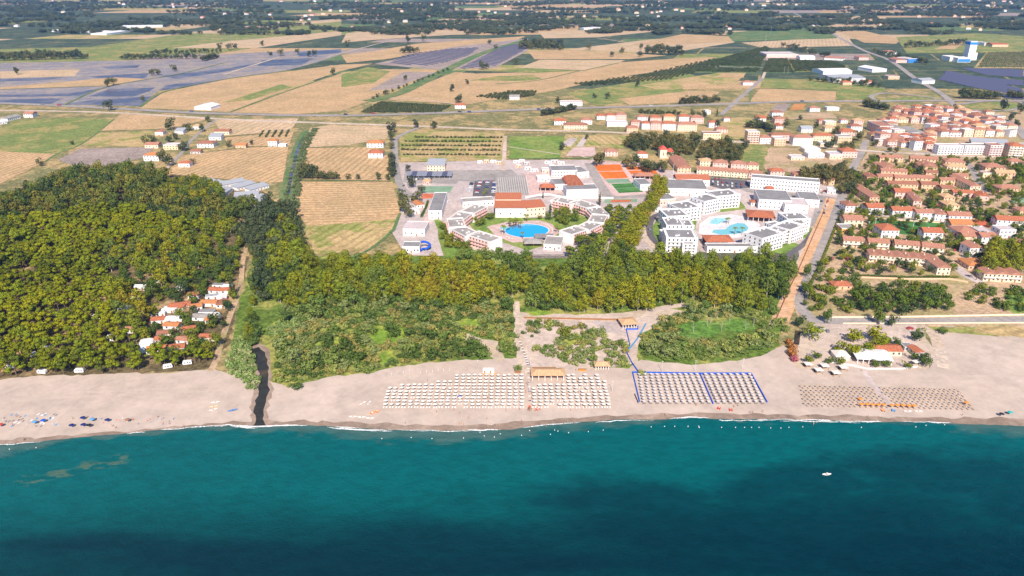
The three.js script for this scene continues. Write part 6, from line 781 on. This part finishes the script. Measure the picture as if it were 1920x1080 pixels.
{   // blue-fenced lido: small grey shades
  const proto = shadeProto(M.canvasGrey, 1.05, 1.9, 0.4, M.pole), list = [];
  const blocks = [[[1207, 757], [1328, 757], [1199, 706], [1306, 706], 11], [[1345, 757], [1428, 757], [1322, 706], [1405, 706], 8]];
  blocks.forEach(([bl, br, tl, tr, n]) => { for (let c = 0; c < n; c++) for (let r = 0; r < 10; r++) { const p = lerp2(lerp2(bl, br, c / (n - 1)), lerp2(tl, tr, c / (n - 1)), r / 9), o = proto.clone(); o.name = numbered('lido_umbrella'); o.position.copy(G(...p)).add(V(rr(-0.15, 0.15), 0, rr(-0.1, 0.1))); tag(o, 'small grey umbrella inside the blue-fenced lido', 'umbrella', 'grey lido umbrellas'); scene.add(o); list.push(Object.assign(o.position.clone().add(V(0.2, 0, 0.2)), { turn: 1.57 })); } });
  beds(list, M.bedGrey, 'dark', 'inside the blue-fenced lido');
}
{   // low straw shades, some with orange cloths
  const proto = shadeProto(M.straw, 0.62, 1.7, 0.4, M.poleWood), list = [];
  for (let r = 0; r < 5; r++) for (let c = 0; c < 32; c++) { const p = lerp2(lerp2([1502, 727], [1508, 760], r / 4), lerp2([1793, 734], [1820, 767], r / 4), c / 31); if (Math.abs(p[0] - (1640 + (p[1] - 725) * 0.75)) < 5) continue; const o = proto.clone(); o.name = numbered('straw_umbrella'); o.position.copy(G(...p)).add(V(rr(-0.2, 0.2), 0, rr(-0.2, 0.2))); tag(o, 'low straw umbrella in the five rows beside the pale walk', 'umbrella', 'straw umbrellas'); scene.add(o); list.push(Object.assign(o.position.clone().add(V(0.9, 0, 0.4)), { turn: 0 })); }
  beds(list, M.bedBrown, 'brown', 'beside the straw umbrellas');
  const big = shadeProto(M.orange, 1.3, 1.9, 0.45, M.poleWood);
  for (const [x, y] of [[1614, 763], [1625, 763], [1635, 764], [1646, 764], [1656, 764], [1671, 765], [1681, 765], [1692, 765], [1703, 766], [1713, 766], [1612, 753], [1811, 760]]) { const o = big.clone(); o.name = numbered('orange_umbrella'); o.position.copy(G(x, y)); tag(o, 'open orange beach umbrella among the straw umbrellas', 'umbrella', 'orange beach umbrellas'); scene.add(o); }
}
for (const [x, y, m, w] of [[82, 793, M.blueMat, 'dark blue'], [135, 802, M.navy, 'navy'], [157, 801, M.navy, 'navy'], [168, 802, M.black, 'black'], [202, 792, M.navy, 'navy'], [240, 792, M.timber, 'brown'], [2, 801, M.red, 'red'], [1893, 778, M.teal, 'green'], [1877, 781, M.black, 'black'], [862, 749, M.blueMat, 'dark blue'], [66, 796, M.skyBlue, 'light blue'], [156, 788, M.navy, 'navy'], [174, 791, M.skyBlue, 'light blue']]) { const o = shadeProto(m, 1.35, 1.8, 0.5, M.pole); o.name = numbered('private_umbrella'); o.position.copy(G(x, y)); tag(o, `${w} umbrella put up by bathers on the open sand`, 'umbrella', 'bathers umbrellas'); scene.add(o); }
// towels on the open sand
for (let i = 0; i < 38; i++) { const p = G(rr(0, 110), rr(776, 799)); const m = mesh(numbered('beach_towel'), boxGeo(-0.4, 0.4, 0, 0.03, -0.9, 0.9), pick([M.canvasGrey, M.pale, M.bedGrey, M.skyBlue]), scene); m.position.copy(p).setY(0.025); m.rotation.y = rr(-0.4, 0.4); tag(m, 'small towel spread on the open sand', 'towel', 'towels on the open sand'); }
for (let i = 0; i < 26; i++) { const p = G(rr(150, 370), rr(783, 797)); const m = mesh(numbered('beach_bag'), new THREE.SphereGeometry(0.3, 8, 6).scale(1, 0.7, 0.8).translate(0, 0.15, 0), pick([M.red, M.pale, M.navy, M.skyBlue]), scene); m.position.copy(p).setY(0.025); tag(m, 'small bag left on the sand near the water', 'bag', 'bags on the sand'); }
// straw-roofed beach bar and huts
function strawHut(name, label, e, d, h, rm = RM.sandstone) { const o = pavilion(name, label, e, d, h, rm, 1.5, 6); return o; }
strawHut('beach_bar', 'long beach bar with pale orange tiled roof between the umbrella blocks', [997, 713, 1058, 713], 8, 3.2); strawHut('kiosk_shelter', 'shelter with broad orange tiled roof at the end of the blue walk', [1167, 617, 1195, 615], 10, 3); strawHut('thatch_hut', 'pale straw hut at the edge of the dune shrubs', [1116, 693, 1142, 693], 5, 2.4);
for (const [x, y, w, m, l] of [[1092, 696, 4.5, M.orange, 'orange ice box counter on the sand behind the umbrellas'], [971, 700, 3.5, M.timber, 'small timber stall beside the bar path'], [1020, 693, 14, M.timber, 'long timber bench wall behind the beach bar']]) { const o = thing('beach_stall', l, 'stall', G(x, y)); box('counter', m, o, -w / 2, w / 2, 0, 1.1, -1, 0); box('top', M.timber, o, -w / 2 - 0.1, w / 2 + 0.1, 1.1, 1.2, -1.1, 0.1); }
for (const [x, y, w] of [[909, 700, 2.2], [920, 700, 4]]) { const o = thing('white_cabin', w > 3 ? 'wide white changing cabin behind the umbrellas' : 'narrow white changing cabin behind the umbrellas', 'cabin', G(x, y)); fitOut(o, w, 2.4, 2.5, { wm: WM.white, rm: RM.white, roof: 'flat', floors: 1, cols: 1, sides: false, parapet: 0, winW: 0.8 }); }
{ const m = mesh(numbered('timber_deck'), boxGeo(-6, 6, 0, 0.15, -1.5, 1.5), RM.sandstone, scene); m.position.copy(G(920, 702)); tag(m, 'low timber deck under the white changing cabins', 'deck'); }
// gazebos in front of the restaurant
for (const [x, y] of [[1517, 691], [1548, 694], [1537, 702], [1569, 707], [1583, 697]]) { const o = thing('beach_gazebo', 'square gazebo with white cloth roof on the sand', 'gazebo', G(x, y), 0.12, 'white gazebos'); mesh('canopy', roofGeo(4, 4, 0.7, 0.2, 2), M.canvasWhite, o).position.y = 2.3; for (const a of [-1.9, 1.9]) for (const b of [-0.1, -3.9]) box('post', M.poleWood, o, a - 0.07, a + 0.07, 0, 2.3, b - 0.07, b + 0.07); box('day_bed', M.bedBrown, o, -1.4, 1.4, 0, 0.5, -3.4, -1.4); box('shade_sheet', M.dark, o, -1.95, -1.85, 0.2, 2.3, -3.6, -2.2); }  // near-black sheet on the open left side stands in for the shade inside
// beach restaurant: long white sheet roof, rusty tiled roofs behind
{
  const o = pavilion('beach_restaurant', 'long beach restaurant with white sheet roof', [1606, 682, 1672, 686], 15, 3.4, RM.white, 1.4, 7); R_('restaurant_kitchen', 'low building with rusty red roof behind the beach restaurant', 'building', [1638, 667, 1690, 668], 9, 3.4, { wm: WM.cream, rm: RM.terracotta, roof: 'gable', rh: 1.5, floors: 1, cols: 5 });
  R_('white_tent', 'white pointed tent beside the beach restaurant', 'tent', [1567, 676, 1592, 676], 8, 2.6, { wm: M.canvasWhite, rm: M.canvasWhite, roof: 'hip', rh: 2.4, floors: 0, sides: false }); R_('rusty_hut', 'small hut with rusty red roof beyond the beach restaurant', 'hut', [1715, 669, 1730, 668], 8, 3, { wm: WM.white, rm: RM.terracotta, roof: 'gable', floors: 1, cols: 2 }); R_('store_room', 'dark flat-roofed store behind the beach restaurant', 'hut', [1695, 658, 1712, 658], 6, 2.6, { wm: WM.grey, rm: RM.grey, roof: 'flat', floors: 1, cols: 2, parapet: 0.2 });
  wallLine('terrace_wall', 'white low wall in front of the beach restaurant', [[1545, 678], [1600, 686], [1625, 692], [1690, 692], [1720, 688]], 0.8, 0.3, WM.white); for (const [x, y] of [[1715, 684], [1725, 682]]) { const q = thing('white_parasol', 'white square parasol on the restaurant terrace', 'umbrella', G(x, y), 0.3, 'terrace parasols'); mesh('canopy', roofGeo(3.4, 3.4, 0.7, 0, 1.7).translate(0, 0, 1.7), M.canvasWhite, q).position.y = 2.3; box('pole', M.pole, q, -0.04, 0.04, 0, 2.9, -0.04, 0.04); }
}
// blue fences of the lido and the blue walk up to the shelter
wallLine('blue_fence', 'royal blue fence along the back of the lido', [[1186, 699], [1306, 701], [1406, 701]], 0.9, 0.4, M.blueMat, 'fence'); wallLine('blue_fence', 'royal blue fence on the bar side of the lido', [[1186, 699], [1199, 754]], 0.9, 0.5, M.blueMat, 'fence'); wallLine('blue_fence', 'royal blue fence splitting the lido in two', [[1312, 701], [1337, 758]], 0.9, 0.5, M.blueMat, 'fence'); wallLine('blue_fence', 'royal blue fence closing the far end of the lido', [[1408, 701], [1438, 755]], 0.9, 0.5, M.blueMat, 'fence');
wallLine('blue_path_rail', 'blue rail winding from the shelter down to the lido', [[1196, 612], [1196, 618], [1174, 618], [1181, 647], [1176, 664], [1184, 680], [1196, 697]], 0.9, 0.4, M.blueMat, 'rail'); wallLine('blue_path_rail', 'blue rail coming down from the dune walk', [[1211, 608], [1195, 636], [1180, 655]], 0.9, 0.6, M.skyBlue, 'rail');
for (const [px] of [[[[975, 640], [984, 665], [990, 685], [994, 760]]]]) { const pts = px; for (let i = 0; i < 26; i++) { const t = i / 26 * 3, k = Math.min(2, Math.floor(t)), p = lerp2(pts[k], pts[k + 1], t - k); const m = mesh(numbered('walkway_slab'), boxGeo(-0.7, 0.7, 0, 0.06, -0.35, 0.35), i % 2 ? M.navy : M.pale, scene); m.position.copy(G(...p)).setY(0.04); tag(m, i % 2 ? 'dark slab of the walkway to the water' : 'pale slab of the walkway to the water', 'slab', 'walkway slabs'); } }
for (let i = 0; i < 9; i++) { const o = thing('lido_post', 'dark post in the short line beside the lido fence', 'post', G(1190 + i * 0.8, 741 + i * 1.9), 0, 'dark lido posts'); mesh('shaft', new THREE.CylinderGeometry(0.14, 0.16, 1.1, 8).translate(0, 0.55, 0), M.black, o); mesh('cap', new THREE.SphereGeometry(0.17, 8, 6).translate(0, 1.12, 0), M.black, o); }
for (const [x, y] of [[1241, 697], [1303, 696], [1392, 692], [896, 695], [992, 735], [1148, 735], [995, 692]]) { const o = thing('lamp_post', 'slim grey mast on the sand near the umbrellas', 'mast', G(x, y), 0, 'beach masts'); mesh('mast', new THREE.CylinderGeometry(0.06, 0.1, 7, 8).translate(0, 3.5, 0), M.railing, o); mesh('lamp_head', new THREE.BoxGeometry(0.9, 0.15, 0.3).translate(0, 7, 0), M.railing, o); }
for (const [x, y, h] of [[868, 397, 8], [1262, 326, 11], [1640, 425, 8], [1711, 430, 8], [1770, 425, 8], [1627, 432, 8], [1290, 190, 16], [1435, 80, 25], [1573, 72, 25], [1445, 63, 25], [1470, 137, 14], [1477, 137, 14]]) { const o = thing('floodlight_mast', 'thin pale mast rising beside the grounds', 'mast', G(x, y), 0, 'tall masts'); mesh('mast', new THREE.CylinderGeometry(0.1, 0.2, h, 6).translate(0, h / 2, 0), M.pale, o); mesh('lamp_head', new THREE.BoxGeometry(1.6, 0.3, 0.4).translate(0, h, 0), M.railing, o); }
// boats: hulls with pointed ends
function hullGeo(l, w, h) { const g = new THREE.SphereGeometry(1, 20, 8, 0, Math.PI * 2, Math.PI / 2, Math.PI / 2), p = g.attributes.position; for (let i = 0; i < p.count; i++) { const x = p.getX(i), t = Math.pow(Math.abs(x), 2.2); p.setXYZ(i, x * l / 2, h + p.getY(i) * h * (1 - 0.25 * t) + t * h * 0.25, p.getZ(i) * w / 2 * (1 - 0.35 * t)); } g.computeVertexNormals(); return g; }
function boat(name, label, x, y, l, w, turn, mat, yy = 0.02) { const o = thing(name, label, 'boat', G(x, y).setY(yy), turn); mesh('hull', hullGeo(l, w, 0.4), mat, o); mesh('deck', new THREE.CylinderGeometry(1, 1, 0.05, 20).scale(l * 0.46, 1, w * 0.4).translate(0, 0.34, 0), mat === M.blueMat ? M.skyBlue : M.pale, o); box('seat', M.timber, o, -0.3, 0.3, 0.36, 0.46, -w * 0.3, w * 0.3); return o; }
boat('rowing_boat', 'bright blue boat pulled up on the sand near the creek', 436, 770, 5.4, 1.6, 0.45, M.blueMat); boat('canoe', 'yellow canoe between two white ones on the sand', 401, 763, 5, 1, 0.35, M.yellow); boat('canoe', 'white canoe on the landward side of the yellow one', 404, 755, 5, 1.1, 0.2, M.bedWhite); boat('canoe', 'white canoe on the seaward side of the yellow one', 400, 769, 4.6, 1, 0.5, M.bedWhite);
for (const [x, y, t] of [[662, 782, 0], [678, 783, 0], [694, 785, 0], [680, 757, 0.9], [692, 757, 1.3], [1702, 772, 0], [1722, 772, 0]]) { const o = boat('paddle_board', 'white paddle board lying on the sand', x, y, 4.6, 1.1, t, M.bedWhite); o.userData.group = 'white paddle boards'; }
for (const [x, y, m, w] of [[1348, 766, M.red, 'red'], [1370, 769, M.red, 'red'], [1007, 768, M.red, 'red'], [1655, 770, M.orange, 'orange'], [1675, 770, M.skyBlue, 'light blue'], [993, 768, M.timber, 'brown'], [698, 775, M.orange, 'orange'], [707, 772, M.orange, 'orange']]) { const o = thing('pedal_boat', `${w} pedal boat drawn up near the water`, 'boat', G(x, y), rr(0.8, 1.6), 'pedal boats on the sand'); for (const z of [-0.6, 0.6]) mesh('float', hullGeo(3.2, 0.7, 0.35), m, o).position.z = z; box('seat', M.bedWhite, o, -0.7, 0.3, 0.4, 0.6, -0.7, 0.7); box('backrest', m, o, -0.85, -0.7, 0.4, 1.1, -0.7, 0.7); }
{ const o = boat('dinghy', 'lone small white boat floating well out on the sea', 1550, 890, 4.6, 1.6, 0.1, M.bedWhite, -0.1); mesh('rower', new THREE.CapsuleGeometry(0.25, 0.6, 4, 8).translate(0, 0.85, 0), M.pale, o); }
for (const [x, y] of [[716, 823], [771, 821], [810, 823], [869, 822], [900, 811], [908, 818], [927, 820], [938, 814], [978, 817], [993, 808], [1032, 815], [1046, 809], [1040, 807], [1066, 812], [1103, 810], [1131, 807], [1221, 801], [1246, 800], [1265, 800], [1290, 800], [1311, 802], [1353, 802], [1379, 802], [1396, 802], [1409, 802], [1423, 802], [1445, 803], [1464, 803], [1479, 802], [1505, 801], [1615, 802], [1717, 801], [1736, 798], [1771, 797], [18, 843], [68, 840], [1310, 800]]) { const o = thing('buoy', 'small white float bobbing just off the beach', 'buoy', G(x, y), 0, 'white floats off the beach'); mesh('ball', new THREE.SphereGeometry(0.23, 12, 8).translate(0, 0.2, 0), M.bedWhite, o); mesh('ring', new THREE.TorusGeometry(0.1, 0.04, 6, 10).translate(0, 0.5, 0), M.railing, o); }
// lifeguard chair near the walkway end
{ const o = thing('lifeguard_chair', 'tall timber lifeguard chair at the end of the walkway', 'chair', G(993, 770)); for (const a of [-0.7, 0.7]) for (const b of [-0.7, 0.7]) mesh('leg', limb(a * 1.3, 0, b * 1.3, a * 0.7, 2, b * 0.7, 0.07, 0.06), M.timber, o); box('seat', M.timber, o, -0.6, 0.6, 2, 2.1, -0.6, 0.6); box('backrest', M.red, o, -0.6, 0.6, 2.1, 2.9, -0.65, -0.57); }
// ---------- people along the water ----------
function bodyGeo(joints, bones, res = 44) {   // smooth union of tapered limbs, meshed
  const lo = V(-0.55, -0.05, -0.55), size = 2, mc = new MarchingCubes(res, leafBase, false, false, 30000), K = 0.05; mc.isolation = 0; mc.field.fill(-1);
  for (let z = 0; z < res; z++) for (let y = 0; y < res; y++) for (let x = 0; x < res; x++) { const p = V(lo.x - 0.45 + size * x / res, lo.y + size * y / res, lo.z - 0.45 + size * z / res); let s = 0; for (const [a, b] of bones) { const A = joints[a], B = joints[b], ab = V(B[0] - A[0], B[1] - A[1], B[2] - A[2]), ap = V(p.x - A[0], p.y - A[1], p.z - A[2]), t = Math.min(1, Math.max(0, ap.dot(ab) / Math.max(1e-9, ab.lengthSq()))), d = ap.addScaledVector(ab, -t).length() - (A[3] + (B[3] - A[3]) * t); s += Math.exp(-d / 0.022); } mc.field[x + y * res + z * res * res] = 0.022 * Math.log(s + 1e-30); }
  mc.update(); const n = mc.count ?? mc.geometry.drawRange.count, g = new THREE.BufferGeometry(), pa = mc.positionArray.slice(0, n * 3), na = mc.normalArray.slice(0, n * 3); for (let i = 0; i < n; i++) { pa[i * 3] = (pa[i * 3] + 1) / 2 * size + lo.x - 0.45; pa[i * 3 + 1] = (pa[i * 3 + 1] + 1) / 2 * size + lo.y; pa[i * 3 + 2] = (pa[i * 3 + 2] + 1) / 2 * size + lo.z - 0.45; }
  g.setAttribute('position', new THREE.BufferAttribute(pa, 3)); g.setAttribute('normal', new THREE.BufferAttribute(na, 3)); return g;
}
const BONES = [['head', 'crown'], ['neck', 'head'], ['chest', 'neck'], ['belly', 'chest'], ['hip', 'belly'], ['chest', 'shL'], ['chest', 'shR'], ['shL', 'elL'], ['elL', 'haL'], ['shR', 'elR'], ['elR', 'haR'], ['hip', 'thL'], ['hip', 'thR'], ['thL', 'knL'], ['knL', 'anL'], ['thR', 'knR'], ['knR', 'anR'], ['anL', 'toL'], ['anR', 'toR']];
const pose = (w) => ({ crown: [0, 1.66, 0, 0.09], head: [0, 1.56, 0.02, 0.1], neck: [0, 1.44, 0, 0.055], chest: [0, 1.25, 0, 0.135], belly: [0, 1.05, 0, 0.12], hip: [0, 0.92, 0, 0.135], shL: [0.19, 1.36, 0, 0.06], shR: [-0.19, 1.36, 0, 0.06], elL: [0.26, 1.1, -w * 0.4, 0.045], haL: [0.27, 0.86, w * 0.2, 0.04], elR: [-0.26, 1.1, w * 0.4, 0.045], haR: [-0.27, 0.86, w * 0.9, 0.04], thL: [0.1, 0.86, 0, 0.085], thR: [-0.1, 0.86, 0, 0.085], knL: [0.11, 0.48, w, 0.06], knR: [-0.11, 0.48, -w * 0.6, 0.06], anL: [0.11, 0.07, w * 0.7, 0.045], anR: [-0.11, 0.07, -w * 1.6, 0.045], toL: [0.12, 0.04, w * 0.7 + 0.14, 0.035], toR: [-0.12, 0.04, -w * 1.6 + 0.14, 0.035] });
const standing = bodyGeo(pose(0.02), BONES), walking = bodyGeo(pose(0.16), BONES), trunksGeo = new THREE.CylinderGeometry(0.185, 0.2, 0.24, 12).scale(1, 1, 0.82).translate(0, 0.88, 0), hairGeo = new THREE.SphereGeometry(0.115, 10, 8).translate(0, 1.67, -0.01);
for (const [x, y, k] of [[862, 777, 0], [861, 796, 1], [865, 796, 0], [869, 797, 0], [913, 787, 1], [930, 799, 0], [936, 799, 1], [950, 799, 0], [978, 792, 1], [1000, 800, 0], [1024, 800, 1], [1057, 797, 0], [1077, 795, 1], [1247, 779, 0], [1249, 781, 1], [1407, 775, 0], [1412, 775, 1], [1430, 774, 0], [1517, 782, 1], [1627, 783, 0], [1804, 780, 1], [44, 826, 0], [45, 827, 1], [825, 809, 0], [915, 802, 1], [1525, 797, 0], [879, 786, 0], [760, 795, 1], [1012, 762, 0], [1070, 771, 1], [1080, 695, 0], [909, 702, 0], [1616, 696, 1], [980, 651, 0], ...Array.from({ length: 40 }, () => [rr(730, 1140), rr(715, 775), rnd() < 0.5 ? 1 : 0]), ...Array.from({ length: 14 }, () => [rr(1210, 1430), rr(735, 776), rnd() < 0.5 ? 1 : 0]), ...Array.from({ length: 12 }, () => [rr(20, 360), rr(780, 806), rnd() < 0.5 ? 1 : 0])]) {
  const cloth = pick([[M.red, 'red'], [M.navy, 'navy'], [M.teal, 'green'], [M.orange, 'orange'], [M.black, 'black']]), o = thing('person', `person in ${cloth[1]} swim shorts ${k ? 'walking' : 'standing'} on the sand`, 'person', G(x, y).setY(0.03), rr(0, 6.28), 'bathers on the sand');
  mesh('body', k ? walking : standing, M.skin, o); mesh('swim_shorts', trunksGeo, cloth[0], o); mesh('hair', hairGeo, M.bark, o);
}
// palms by the pools and in the village
function palmProto() { const o = new THREE.Group(), g = []; mesh('trunk', limb(0, -0.2, 0, 0.3, 6.4, 0.1, 0.26, 0.17), M.bark, o); for (let i = 0; i < 15; i++) { const a = i * 2.4, len = rr(2.2, 2.9), up = rr(0.2, 1.1), pos = [], idx = []; for (let j = 0; j <= 6; j++) { const t = j / 6, r = len * t, y = up * Math.sin(t * 2.2) * 1.3 - 1.5 * t * t, w = 0.38 * Math.sin(Math.PI * (0.12 + 0.85 * t)); for (const s of [-1, 0, 1]) pos.push(r, y - Math.abs(s) * 0.14, s * w); if (j < 6) { const b = j * 3; idx.push(b, b + 1, b + 3, b + 1, b + 4, b + 3, b + 1, b + 2, b + 4, b + 2, b + 5, b + 4); } } const f = new THREE.BufferGeometry(); f.setAttribute('position', new THREE.Float32BufferAttribute(pos, 3)); f.setIndex(idx); f.computeVertexNormals(); const m = mesh('frond', f, KIND.broad.mats[2], o); m.position.set(0.3, 6.4, 0.1); m.rotation.y = a; } return o; }
const palm = palmProto();
for (const [x, y, s] of [[945, 440, 1.2], [957, 428, 1], [962, 430, 1.3], [966, 427, 1.1], [972, 428, 1.2], [976, 430, 1], [955, 424, 1.1], [968, 422, 1], [980, 448, 0.9], [1043, 436, 0.8], [1046, 432, 0.8], [1050, 438, 0.8], [1377, 440, 1], [1391, 440, 1], [1362, 420, 0.8], [1366, 419, 0.8], [984, 414, 0.9], [988, 416, 0.9], [1830, 525, 1.2], [1727, 424, 1], [1733, 423, 1.1], [1650, 372, 0.9], [1652, 380, 0.9], [1656, 364, 0.9], [1745, 366, 0.9], [1722, 372, 0.9], [1628, 360, 0.8], [1615, 365, 0.8], [1800, 345, 0.9], [908, 372, 1], [933, 372, 0.9], [911, 366, 1]]) { const o = palm.clone(); o.name = numbered('palm_tree'); o.position.copy(G(x, y)); o.rotation.y = rr(0, 6); o.scale.setScalar(s); tag(o, 'palm tree with arching fronds near a pool or terrace', 'palm', 'palm trees'); scene.add(o); }
// pool-side loungers and parasols of the hotels
for (const [cx, cy, rx, ry, a0, a1, n] of [[988, 433, 47, 18, 2.2, 4.6, 16], [988, 433, 48, 18, -1.2, 0.9, 18], [1366, 424, 50, 20, 2.4, 5.8, 30], [1366, 424, 46, 17, 2.5, 5.6, 26]]) for (let i = 0; i < n; i++) { const a = a0 + (a1 - a0) * i / n, p = G(cx + Math.cos(a) * rx, cy + Math.sin(a) * ry); const m = mesh(numbered('pool_lounger'), bedGeo, M.bedWhite, scene); m.position.copy(p).setY(0.03); m.rotation.y = rr(-0.5, 0.5); m.scale.setScalar(1.2); tag(m, cx < 1200 ? 'white lounger on the pink pool terrace' : 'white lounger round the lagoon pool', 'sun lounger', cx < 1200 ? 'pink terrace loungers' : 'lagoon loungers'); }

scene.traverse((o) => { if (o.isMesh && o !== sky) { o.castShadow = true; o.receiveShadow = true; } });
renderer.render(scene, camera);
